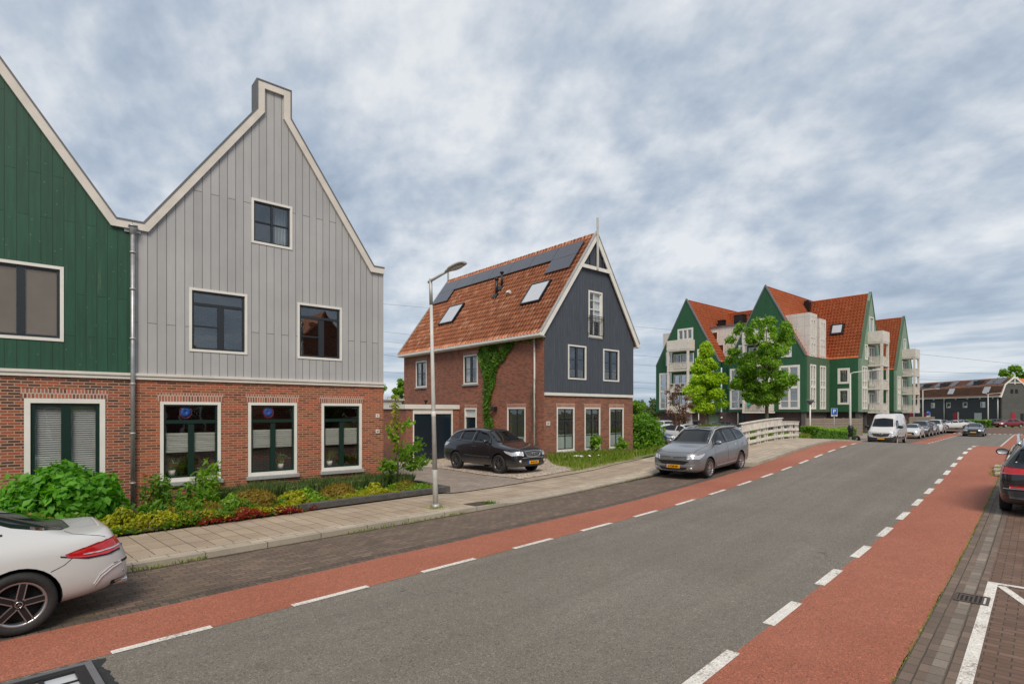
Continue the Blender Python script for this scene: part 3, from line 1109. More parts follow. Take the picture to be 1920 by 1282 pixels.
def row_house(x0, x1, cx, clad, brickm, lower, upper, label, chim=True, pitch_l=None):
    h = thing('row_house', ((x0 + x1) / 2, TF, .1), label, 'house')
    ze, zs, zt = 6.82, 10.45, 11.2
    g0, g1 = cx - .42, cx + .42
    prof = [(x0, ze), (cx - 2.95, ze), (g0, zs), (g0, zt), (g1, zt), (g1, zs), (cx + 2.9, ze), (x1, ze)]
    # brick ground floor
    bm = BM()
    wall_poly(bm, FRONT, [(x0, -.3), (x1, -.3), (x1, 3.16), (x0, 3.16)], [w['r'] for w in lower], .3)
    fin('brick_wall', bm, M[brickm], h)
    for w in lower:
        a, b_, c, d = w['r']
        bm = BM()
        box(bm, FRONT, a - .06, c + .06, -.02, .006, d + .004, d + .205)
        fin('lintel', bm, M['soldier'], h)
    # clad storeys
    bm = BM()
    wall_poly(bm, FRONT, [(x0, 3.29)] + [(x1, 3.29)] + list(reversed(prof)), [w['r'] for w in upper], .3)
    fin('clad_wall', bm, M[clad], h)
    # ledge band: moulded
    bm = BM()
    box(bm, FRONT, x0, x1, -.05, .075, 3.235, 3.30, .006)
    box(bm, FRONT, x0, x1, -.05, .05, 3.16, 3.233)
    fin('ledge', bm, M['cream'], h)
    # verge boards and dark capping
    bm = BM()
    board_along(bm, FRONT, prof, .17, -.02, .07)
    fin('verge_board', bm, M['cream'], h)
    bm = BM()
    P = [Vector(p) for p in prof]
    up = []
    for i in range(len(P)):
        ts = [(P[i] - P[i - 1]).normalized()] if i else []
        if i < len(P) - 1: ts.append((P[i + 1] - P[i]).normalized())
        n = sum((Vector((-t.y, t.x)) for t in ts), Vector((0, 0))).normalized()
        up.append(P[i] + n * .035 / max(.4, n.dot(Vector((-ts[0].y, ts[0].x)))))
    for i in range(len(P) - 1):
        prism(bm, FRONT, [tuple(P[i]), tuple(up[i]), tuple(up[i + 1]), tuple(P[i + 1])], -.40, .085)
    fin('capping', bm, M['flash'], h)
    # chimney-like gable top has depth
    bm = BM()
    box(bm, FRONT, g0 + .004, g1 - .004, -.42, -.30, zs - .3, zt - .002)
    fin('gable_top', bm, M['cream'], h)
    # roof planes behind, side and rear walls
    bm = BM()
    dep = 10.
    for xa, za, xb, zb in ((cx - 2.95, ze - .1, cx, zs + .48), (cx + 2.9, ze - .1, cx, zs + .48)):
        u = Vector((0, 1, 0)); v = Vector((xb - xa, 0, zb - za)); L = v.length
        n = Vector((-(zb - za), 0, xb - xa)) if xb > xa else Vector((zb - za, 0, -(xb - xa)))
        slab(bm, (xa, TF + .3, za), u, dep - .3, v, L, n, .18)
    fin('roof', bm, M['tile_grey'], h)
    bm = BM()
    for X in (x0, x1 - .28):
        box(bm, WORLD, X, X + .28, TF + .301, TF + dep, -.3, ze - .12)
    box(bm, WORLD, x0 + .28, x1 - .28, TF + dep - .3, TF + dep - .001, -.3, ze - .12)
    box(bm, WORLD, x0 + .28, x1 - .28, TF + .301, TF + dep - .3, 3.0, 3.2)
    box(bm, WORLD, x0 + .28, x1 - .28, TF + .301, TF + dep - .3, 5.75, 5.9)
    box(bm, WORLD, x0 + .28, x1 - .28, TF + 4.5, TF + 4.7, -.3, ze - .15)
    box(bm, WORLD, x0 + .28, x1 - .28, TF + .301, TF + dep - .3, -.3, .15)
    fin('side_wall', bm, M[brickm], h)
    for w in lower + upper:
        kw = {k: v for k, v in w.items() if k != 'r'}
        a, b_, c, d = w['r']
        window(FRONT, a, b_, c, d, h, **kw)
    return h


TB = dict(glass='glass_clear', v=(), h=((.765, .085),), hv=(('v', .5, 0.02, .73, .13),), sill=.10, sm='dkgreen', fw=.072, fb=.09, rec=.12)
UP = dict(sm='dkgrey', fw=.06, sw=.05, h=((.775, .07),), hv=(('v', .54, .02, .74, .15), ('h', .40, .03, .48, .035)), rec=.11, proud=.02)
low_grey = [dict(r=(2.17, .70, 3.49, 2.65), shade=pleated(.36, .60), **TB), dict(r=(4.14, .70, 5.41, 2.65), shade=pleated(.38, .62), **TB), dict(r=(6.10, .70, 7.33, 2.65), shade=pleated(.38, .62), **TB)]
up_grey = [dict(r=(2.78, 3.90, 4.12, 5.48), **UP), dict(r=(5.42, 3.89, 6.71, 5.45), **UP),
           dict(r=(4.22, 6.87, 5.28, 8.06), sm='dkgrey', fw=.06, sw=.04, v=((.5, .05),), h=((.5, .035),), rec=.11, proud=.02, shade=drapes(0, .3, 'frost', .35))]
gh = row_house(1.62, 8.05, 4.79, 'clad_grey', 'brick_a', low_grey, up_grey, 'grey board-clad gabled row house on a red brick ground floor, with three tall windows')
low_green = [dict(r=(-.27, .62, 1.11, 2.69), sm='dkgreen', fw=.10, glass='glass_clear', v=((.5, .17),), sw=.07, sill=.1, rec=.14, shade=venetian), dict(r=(-3.2, .62, -1.7, 2.69), sm='dkgreen', fw=.10, v=((.5, .17),), sw=.07, sill=.1, rec=.14)]
up_green = [dict(r=(-1.02, 3.93, .38, 5.56), sm='dkgrey', fw=.065, sw=.05, v=((.5, .14),), rec=.11, proud=.02, shade=screens)]
for k, (u, zc) in enumerate(((2.72, 2.40), (4.67, 2.40))):
    win = [o for o in gh.children if o.name.split('.')[0] == 'window'][k]
    for nm, r0, r1, mt, dd in (('glass_ornament', .0, .115, 'bluesign', -.075), ('ornament_ring', .125, .140, 'reddoor', -.074)):
        bm = BM()
        lathe(bm, [(max(r0, .001), 0), (r1, 0), (r1, .006), (max(r0, .001), .006)], (0, 0, 0), 'Y', 28, closed=True)
        bm.transform(Matrix.Translation((u, TF - dd, zc)) @ Matrix.Diagonal((1, 1, 1.2, 1)))
        fin(nm, bm, M[mt], win)
gr = row_house(-4.85, 1.615, -1.60, 'clad_green', 'brick_b', low_green, up_green, 'dark green board-clad gabled row house at the left edge, brick below')


def downpipe(name, x, y, z0, z1, label, r=.045, parent=None, wall=(0, -1), clips=(), hopper=True, mat='zinc'):
    d = thing(name, (x, y, z0), label, 'downpipe')
    bm = BM()
    tube(bm, [(x, y, z0), (x, y, z1)], r, 12)
    fin('pipe', bm, M[mat], d)
    for z in clips:
        bm = BM()
        lathe(bm, [(r + .003, -.02), (r + .014, -.02), (r + .014, .02), (r + .003, .02)], (x, y, z), seg=12, closed=True)
        fr = Fr((x, y, 0), (-wall[1], wall[0]), wall)
        box(bm, fr, -.012, .012, -.08, -r - .002, z - .012, z + .012)
        fin('clip', bm, M['galv'], d)
    if hopper:
        bm = BM()
        lathe(bm, [(r, -.16), (r + .03, -.12), (.10, .02), (.10, .04), (.125, .04), (.125, .07), (.02, .07)], (x, y, z1 + .1), seg=4)
        bm.transform(Matrix.Translation((x, y, 0)) @ Matrix.Rotation(R(45), 4, 'Z') @ Matrix.Translation((-x, -y, 0)))
        box(bm, Fr((x, y, 0), (1, 0), (0, -1)), -.16, .16, -.08, -.05, z1 + .02, z1 + .2)
        fin('hopper_head', bm, M['zinc'], d)
    return d


downpipe('downpipe', 1.62, TF - .085, .05, 6.55, 'zinc downpipe with hopper head between the green and grey houses', clips=(.75, 1.9, 3.05, 4.1, 5.25, 6.1))
# house plaques at the corner
for (z, t, lab) in ((2.28, '5', 'upper small white number plate on the brick corner behind the young tree'), (1.80, '27', 'lower small white number plate on the brick corner behind the young tree')):
    pl = thing('number_plate', (7.85, TF - .01, z), lab, 'number plate')
    bm = BM()
    box(bm, FRONT, 7.79, 7.91, .001, .014, z - .055, z + .055, .004)
    fin('plate', bm, M['white'], pl)
    text_on('number', t, .08, M['black'], FRONT, 7.85, .016, z, pl)
# side dormer cornice peeking past the right corner of the grey house
bm = BM()
box(bm, WORLD, 8.05, 8.33, TF + 2.2, TF + 5.6, 6.15, 6.22)
box(bm, WORLD, 8.05, 8.27, TF + 2.3, TF + 5.5, 6.02, 6.148)
fin('cornice', bm, M['cream'], gh)


def drain_rod(): pass


# ---------------------------------------------------------------- brick house with the tiled roof
HX0, HX1, HY0, HY1 = 18.5, 25.5, 19.2, 32.7
GAB = Fr((0, HY0, 0), (1, 0), (0, -1))
SIDE = Fr((HX0, 0, 0), (0, 1), (-1, 0))
APX, APZ, EZ = 22.2, 11.75, 6.35


def brick_house():
    h = thing('brick_house', ((HX0 + HX1) / 2, (HY0 + HY1) / 2, .1), 'detached brick house with orange pantile roof, solar panels and dark slate-blue boarded gable', 'house')
    gl = [(19.38, .42, 20.66, 2.63), (21.43, .42, 22.67, 2.63), (23.42, .42, 24.66, 2.63)]
    gu = [(20.14, 4.05, 21.5, 5.80), (22.86, 4.05, 24.2, 5.78), (21.68, 6.28, 22.78, 8.75)]
    sd = [(29.85, 3.98, 31.15, 5.65), (24.49, 3.98, 25.86, 5.63), (20.52, .30, 21.95, 2.63)]
    door = (24.6, -.05, 25.75, 2.62)
    bm = BM()
    wall_poly(bm, GAB, [(HX0, -.5), (HX1, -.5), (HX1, 3.19), (HX0, 3.19)], gl, .3)
    wall_poly(bm, SIDE, [(HY0 + .3, -.8), (HY1, -.8), (HY1, 6.2), (HY0 + .3, 6.2)], sd + [door], .3)
    box(bm, WORLD, HX0, HX0 + .3, HY0 + .001, HY0 + .299, 3.19, 6.2)
    fin('brick_wall', bm, M['brick_c'], h)
    bm = BM()
    box(bm, WORLD, HX1 - .3, HX1 - .002, HY0 + .301, HY1, -.8, 6.2)
    BK = Fr((0, HY1, 0), (-1, 0), (0, 1))
    wall_poly(bm, BK, [(-HX1 + .3, -.8), (-HX0 - .3, -.8), (-HX0 - .3, 6.2), (-APX, APZ - .6), (-HX1 + .3, 6.2)], [], .3)
    box(bm, WORLD, HX0 + .3, HX1 - .3, HY0 + .301, HY1 - .3, 2.95, 3.15)
    box(bm, WORLD, HX0 + .3, HX1 - .3, HY0 + .301, HY1 - .3, 5.95, 6.1)
    box(bm, WORLD, HX0 + 3.8, HX0 + 4.0, HY0 + .301, HY1 - .3, -.3, 5.9)
    box(bm, WORLD, HX0 + .3, HX1 - .3, HY0 + 4.6, HY0 + 4.8, -.3, 5.9)
    box(bm, WORLD, HX0 + .3, HX1 - .3, HY0 + .301, HY1 - .3, -.3, .05)
    fin('inner_wall', bm, M['room'], h)
    for fr_, rs_ in ((GAB, gl), (SIDE, sd[:3] + [door])):
        for a, b_, c, d in rs_:
            bm = BM()
            box(bm, fr_, a - .05, c + .05, -.02, .006, d + .004, d + .205)
            fin('lintel', bm, M['soldier'], h)
    # boarded gable, 20 mm proud
    bm = BM()
    GB = Fr((0, HY0 - .04, 0), (1, 0), (0, -1))
    wall_poly(bm, GB, [(HX0 + .03, 3.35), (HX1, 3.35), (HX1, 6.25), (APX + .05, APZ - .15), (APX - .05, APZ - .15), (HX0 + .03, 6.25)], gu, .18)
    fin('boarded_gable', bm, M['clad_slate'], h)
    bm = BM()
    box(bm, GAB, HX0 + .02, HX1 + .02, -.02, .08, 3.20, 3.345, .006)
    fin('ledge', bm, M['white'], h)
    # roof
    OV = .38
    for side in (-1, 1):
        xe = APX + side * (APX - HX0 + OV) if side < 0 else HX1 + OV
        ze = EZ - .20
        xr, zrd = APX, APZ
        v = Vector((xr - xe, 0, zrd - ze)); L = v.length; v.normalize()
        n = Vector((-v.z, 0, v.x)) if side < 0 else Vector((v.z, 0, -v.x))
        bm = BM()
        slab(bm, Vector((xe, HY0 - .12, ze)), (0, 1, 0), HY1 - HY0 + .24, v, L, n, .10)
        tile_roof(bm, Vector((xe, HY0 - .10, ze)) + n * .05, (0, 1, 0), HY1 - HY0 + .2, v, L, n, tw=.245, tl=.34, amp=.050, step=.03)
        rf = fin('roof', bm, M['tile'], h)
        if side < 0:
            roofL, nL, vL, eL = rf, n.copy(), v.copy(), Vector((xe, 0, ze))
            Lr = L
    # ridge tiles
    bm = BM()
    k = 0
    y = HY0 - .1
    while y < HY1:
        lathe(bm, [(.11, 0), (.135, .40), (.02, .40)], (APX, y, APZ - .03), 'Y', 12)
        y += .37
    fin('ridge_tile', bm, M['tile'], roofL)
    # gutter, white fascia
    for xe, s in ((HX0 - OV, -1), (HX1 + OV, 1)):
        bm = BM()
        box(bm, WORLD, xe - .06, xe + .10, HY0 - .2, HY1 + .15, EZ - .29, EZ - .15, .008)
        box(bm, WORLD, min(xe, xe - s * OV), max(xe, xe - s * OV), HY0 - .1, HY1 + .1, EZ - .33, EZ - .295)
        fin('gutter', bm, M['white'], h)
    # barge boards front and back with kick, collar and finial
    for yy, nm, sgn in ((HY0 - .14, 'front', -1), (HY1 + .14, 'back', 1)):
        fr = Fr((0, yy, 0), (1, 0), (0, -1)) if sgn < 0 else Fr((0, yy, 0), (1, 0), (0, 1))
        bm = BM()
        pl = [(HX0 - OV - .02, EZ - .13), (APX, APZ + .12), (HX1 + OV + .02, EZ - .13)]
        board_along(bm, fr, pl, .27, -.02, .05)
        box(bm, fr, HX0 - OV - .02, HX0 - OV + .22, -.02, .052, EZ - .30, EZ - .12)
        box(bm, fr, HX1 + OV - .22, HX1 + OV + .02, -.02, .052, EZ - .30, EZ - .12)
        fin('barge_board', bm, M['white'], h)
        bm = BM()
        bb = [(p[0], p[1] + .035) for p in pl]
        board_along(bm, fr, bb, .035, -.06, .09)
        fin('verge_cap', bm, M['galv'], h)
        bm = BM()
        box(bm, fr, APX - .06, APX + .06, .055, .13, APZ - 1.9 if sgn < 0 else APZ - .4, APZ + .85, .008)
        fin('finial', bm, M['galv'] if sgn > 0 else M['lampgrey'], h)
        if sgn < 0:
            bm = BM()
            zc = 9.92
            hw = (APZ - zc) / (APZ - EZ) * (APX - HX0 + OV) - .1
            box(bm, fr, APX - hw, APX + hw, -.01, .056, zc - .09, zc + .09)
            fin('collar_beam', bm, M['white'], h)
            bm = BM()
            hw2 = hw * .42
            box(bm, fr, APX - hw2, APX - hw2 + .05, -.01, .03, zc + .09, APZ - .95)
            box(bm, fr, APX + hw2 - .05, APX + hw2, -.01, .03, zc + .09, APZ - .95)
            fin('gable_strut', bm, M['dkgrey'], h)
    # windows
    TW = dict(sm='dkgrey', fw=.075, fb=.10, sw=.045, h=((.70, .06),), v=((.5, .035),), rec=.1)
    for i, (a, b_, c, d) in enumerate(gl):
        window(GAB, a, b_, c, d, h, sill=.10, glass='glass', hv=(('h', .34, .02, .98, .03),), shade=film(.36), **TW)
    for i, (a, b_, c, d) in enumerate(gu[:2]):
        window(GB, a, b_, c, d, h, fw=.075, sm='dkgrey', sw=.05, v=((.5, .15),), hv=(('h', .58, .02, .98, .03), ('h', .28, .02, .98, .025)), rec=.1, proud=.03)
    a, b_, c, d = gu[2]
    jw = window(GB, a, b_, c, d, h, fw=.085, sm='white', sw=.06, v=((.42, .04),), h=((.62, .05), (.82, .03)), rec=.1, proud=.03, glass='glass_clear', shade=rollblind(.36, 'frost', .5, 1.), label='tall white balcony window high in the gable')
    bm = BM()
    for z in (b_ + .12, b_ + 1.02, b_ + 1.12): box(bm, GB, a - .06, c + .06, .10, .125, z, z + .03)
    for k in range(11):
        u = a - .04 + (c - a + .08) * k / 10
        box(bm, GB, u - .008, u + .008, .105, .12, b_ + .13, b_ + 1.13)
    for u in (a - .06, c + .035):
        for z in (b_ + .2, b_ + 1.0): box(bm, GB, u, u + .025, .0, .11, z, z + .025)
    fin('balcony_rail', bm, M['black'], jw)
    for i, (a, b_, c, d) in enumerate(sd[:2]):
        window(SIDE, a, b_, c, d, h, fw=.075, sm='dkgrey', sw=.05, v=((.5, .15),), hv=(('h', .52, .02, .98, .03),), sill=.10, rec=.1, shade=drapes(.3, .3, 'curtain'))
    a, b_, c, d = sd[2]
    window(SIDE, a, b_, c, d, h, sill=.10, shade=film(.34), **TW)
    # front door in the side wall
    a, b_, c, d = door
    bm = BM()
    ringbox(bm, SIDE, a, b_, c, d, .09, -.12, .02)
    box(bm, SIDE, a + .09, c - .09, -.11, .012, 2.10, 2.18)
    dr = fin('door', bm, M['white'], h, label='dark front door in a white frame')
    bm = BM()
    box(bm, SIDE, a + .10, c - .10, -.10, -.05, b_ + .1, 2.095)
    fin('door_leaf', bm, M['navy'], dr)
    bm = BM()
    box(bm, SIDE, a + .10, c - .10, -.08, -.07, 2.19, d - .1)
    fin('transom_pane', bm, M['frost'], dr)
    # roof fittings on the left slope, placed by (y, distance up the slope)
    e0 = Vector((eL.x, 0, eL.z))

    def rp(y, s, o=0.): return e0 + Vector((0, y, 0)) + vL * s + nL * (o + .11)

    def rbox(bm, y0, y1, s0, s1, o0, o1, bev=0):
        vs = [bm.verts.new(rp(y, s, o)) for o in (o0, o1) for y, s in ((y0, s0), (y1, s0), (y1, s1), (y0, s1))]
        fs = [bm.faces.new([vs[i] for i in f]) for f in ((0, 3, 2, 1), (4, 5, 6, 7), (0, 1, 5, 4), (1, 2, 6, 5), (2, 3, 7, 6), (3, 0, 4, 7))]
        bmesh.ops.recalc_face_normals(bm, faces=fs)
    for (y0, y1, s0, s1) in ((20.42, 21.92, 2.28, 3.80), (28.10, 29.70, 2.10, 3.70)):
        bm = BM()
        for args in ((y0, y0 + .07, s0, s1), (y1 - .07, y1, s0, s1), (y0 + .07, y1 - .07, s0, s0 + .07), (y0 + .07, y1 - .07, s1 - .07, s1)): rbox(bm, *args, -.06, .09)
        rw = fin('roof_window', bm, M['alloydark'], roofL)
        bm = BM()
        rbox(bm, y0 + .065, y1 - .065, s0 + .065, s1 - .065, .03, .06)
        fin('pane', bm, M['skyglass'], rw) if False else fin('roof_window_pane', bm, M['skyglass'], roofL)
    top = Lr
    ph, pw = 1.0, 1.84
    ys = [19.50 + i * (pw + .025) for i in range(7)]
    for i, y in enumerate(ys):
        if y + pw > HY1 + .05: break
        for row in ((6.44 - ph, 1), (6.42 - 2 * ph, i in (0, 6))):
            if not row[1]: continue
            bm = BM()
            rbox(bm, y, y + pw, row[0], row[0] + ph, .05, .085)
            fin('solar_panel', bm, M['solar'], roofL)
    for (y, s, hgt, r) in ((25.13, 3.82, .95, .085), (25.07, 4.42, .9, .075)):
        bm = BM()
        b0 = rp(y, s, -.1)
        tube(bm, [b0, b0 + Vector((0, 0, hgt))], r, 12)
        lathe(bm, [(r, 0), (r + .04, .02), (r + .04, .10), (r + .02, .13), (.01, .13)], b0 + Vector((0, 0, hgt - .05)), seg=12)
        rbox(bm, y - .2, y + .2, s - .3, s + .05, -.06, .02)
        fin('flue', bm, M['black'], roofL)
    bm = BM()
    rbox(bm, 23.65, 23.9, 3.55, 3.72, -.05, .12)
    fin('vent_tile', bm, M['cream'], roofL)
    # wall hood vent
    bm = BM()
    box(bm, SIDE, 22.75, 23.05, .001, .28, 2.45, 2.68, .03)
    fin('extractor_hood', bm, M['black'], h)
    bm = BM()
    box(bm, GAB, 18.66, 18.92, .001, .015, 1.74, 1.94, .004)
    npl = fin('number_plate', bm, M['bluesign'] if False else M['cream'], h)
    text_on('number', '53', .13, M['black'], GAB, 18.79, .017, 1.84, npl)
    return h


bh = brick_house()
downpipe('downpipe', 18.44, 19.80, .1, 6.05, 'pale downpipe on the brick side wall beside the corner', r=.045, wall=(-1, 0), clips=(1.2, 2.6, 4.0, 5.4), hopper=False, mat='lampgrey')


# garage in front of the side wall
def garage():
    g = thing('garage', (16.8, 28.5, -.2), 'flat-roofed brick garage with dark double doors beside the brick house', 'garage')
    T = 26.3
    fr = Fr((0, T, 0), (1, 0), (0, -1))
    x0, x1 = 15.0, 18.49
    bm = BM()
    wall_poly(bm, fr, [(x0, -.6), (x1, -.6), (x1, 2.55), (x0, 2.55)], [(15.42, -.58, 18.05, 2.53)], .22)
    box(bm, WORLD, x0, x0 + .22, T + .221, T + 6, -.6, 2.55)
    box(bm, WORLD, x0 + .22, x1, T + 5.78, T + 6, -.6, 2.55)
    fin('brick_wall', bm, M['brick_c'], g)
    bm = BM()
    box(bm, WORLD, x0 - .08, x1, T - .08, T + 6.1, 2.555, 2.80, .01)
    fin('fascia', bm, M['white'], g)
    bm = BM()
    box(bm, WORLD, x0 + .1, x1, T + .1, T + 5.9, 2.803, 2.83)
    fin('flat_roof', bm, M['flash'], g)
    bm = BM()
    box(bm, fr, 15.42, 15.50, -.12, .01, -.58, 2.53); box(bm, fr, 17.97, 18.05, -.12, .01, -.58, 2.53); box(bm, fr, 15.50, 17.97, -.12, .008, 2.29, 2.53)
    dr = fin('double_door', bm, M['white'], g)
    bm = BM()
    for a, b_ in ((15.505, 16.73), (16.74, 17.965)):
        box(bm, fr, a, b_, -.09, -.04, -.25, 2.285, .005)
    fin('door_leaf', bm, M['navy'], dr)
    bm = BM()
    box(bm, fr, 16.80, 16.83, -.04, -.005, .7, .95, .004)
    fin('handle', bm, M['chrome'], dr)
    # parapet cornice piece above, at the wall
    bm = BM()
    for k, (e, z0, z1) in enumerate(((.0, 2.83, 3.05), (.07, 3.05, 3.13), (.14, 3.13, 3.20))):
        box(bm, WORLD, 15.2 - e, 17.2 + e, T + 4.4 - e, T + 5.6 + e, z0, z1 - .002)
    fin('roof_lantern', bm, M['cream'], g)
    bm = BM()
    tube(bm, [(17.6, T + 2.2, 2.82), (17.6, T + 2.2, 3.05)], .06, 10)
    lathe(bm, [(.06, 0), (.13, .02), (.13, .09), (.01, .11)], (17.6, T + 2.2, 3.02), seg=10)
    fin('vent_cowl', bm, M['black'], g)


garage()
# ---------------------------------------------------------------- green apartment building
def apt_window(fr, u0, z0, u1, z1, parent, cols=2, rows=1, fw=.28, fm='white', split=True, cur=True):
    bm = BM()
    ringbox(bm, fr, u0, z0, u1, z1, fw, -.12, .06)
    a0, a1, b0, b1 = u0 + fw, u1 - fw, z0 + fw, z1 - fw
    cw, rh = (a1 - a0) / cols, (b1 - b0) / rows
    for i in range(1, cols): box(bm, fr, a0 + i * cw - .12, a0 + i * cw + .12, -.11, .05, b0, b1)
    for j in range(1, rows): box(bm, fr, a0, a1, -.10, .04, b0 + j * rh - .16, b0 + j * rh + .16)
    if split:
        for j in range(rows): box(bm, fr, a0, a1, -.10, .02, b0 + j * rh + rh * .30, b0 + j * rh + rh * .30 + .09)
    w = fin('window', bm, M[fm], parent)
    bm = BM()
    box(bm, fr, a0, a1, -.09, -.07, b0, b1)
    fin('pane', bm, M['glass_far'], w)
    if cur:
        bm = BM()
        for i in range(cols):
            for j in range(rows):
                x = a0 + i * cw
                box(bm, fr, x + .1, x + cw * .32, -.24, -.2, b0 + j * rh + .1, b0 + (j + 1) * rh - .1)
        fin('curtain', bm, M['curtain'], w)
    return w


def balcony_tower(fr, u0, u1, out, levels, top, parent, par=1.05, infill='panel', back=True, pots=()):
    """white frame tower of stacked balconies: columns, slabs, parapets; levels = floor heights"""
    bm = BM()
    for u in (u0, u1 - .28):
        box(bm, fr, u, u + .28, out - .28, out, levels[0], top - .02)
    for z in levels: box(bm, fr, u0 - .02, u1 + .02, .0, out + .02, z - .22, z)
    t = fin('balcony_frame', bm, M['cream'], parent)
    for k, z in enumerate(levels):
        bm = BM()
        h = par
        solid = k == len(levels) - 1
        if solid:
            box(bm, fr, u0 - .05, u1 + .05, out - .04, out + .05, z + .001, z + 1.45)
            box(bm, fr, u0 - .05, u0 + .05, .0, out - .041, z + .001, z + 1.45)
            box(bm, fr, u1 - .05, u1 + .05, .0, out - .041, z + .001, z + 1.45)
            fin('parapet', bm, M['cream'], t)
        else:
            for (a, b_, c, d) in ((u0 + .28, u1 - .28, out - .12, out - .06),):
                n = int((b_ - a) / .13)
                for i in range(n + 1):
                    x = a + (b_ - a) * i / n
                    box(bm, fr, x - .03, x + .03, c, d, z + .06, z + h)
                box(bm, fr, a, b_, c - .02, d + .03, z + h, z + h + .07)
            for uu in (u0 + .06, u1 - .12):
                n = int(out / .15)
                for i in range(n):
                    dd = .1 + (out - .45) * i / n
                    box(bm, fr, uu, uu + .05, dd, dd + .05, z + .06, z + h)
                box(bm, fr, uu - .02, uu + .07, .03, out - .3, z + h, z + h + .07)
            fin('balustrade', bm, M['railwhite'], t)
    return t


def gable_block(b, fr, c, half, depth, ze, zp, holes, mat, tower=None, verge='flash', roof_sides=(-1, 1), wl=True, base=2.4, th=.35):
    """one gabled volume of the building: front wall, two roof planes. fr.u along the front, block runs to -n"""
    bm = BM()
    wall_poly(bm, fr, [(c - half, base), (c + half, base), (c + half, ze), (c + .06, zp), (c - .06, zp), (c - half, ze)], holes, th)
    fin('gable_wall', bm, M[mat], b)
    inn = -fr.n
    for s in roof_sides:
        xe = c + s * half
        v = (fr.u * (-s * half) + Vector((0, 0, zp - ze)))
        L = v.length
        v.normalize()
        n = (fr.u * (s * (zp - ze)) + Vector((0, 0, half))).normalized()
        o = fr.p(xe, -th - .0, ze) - n * .12
        bm = BM()
        slab(bm, o, inn, depth - th, v, L, n, .15)
        tile_roof(bm, o + n * .02, inn, depth - th, v, L - .05, n, tw=.42, tl=.50, amp=.05, step=.07, seg=4)
        fin('roof', bm, M['tile_apt'], b)
    bm = BM()
    board_along(bm, fr, [(c - half - .05, ze), (c, zp + .12), (c + half + .05, ze)], .16, -.3, .07)
    fin('verge_board', bm, M[verge], b)


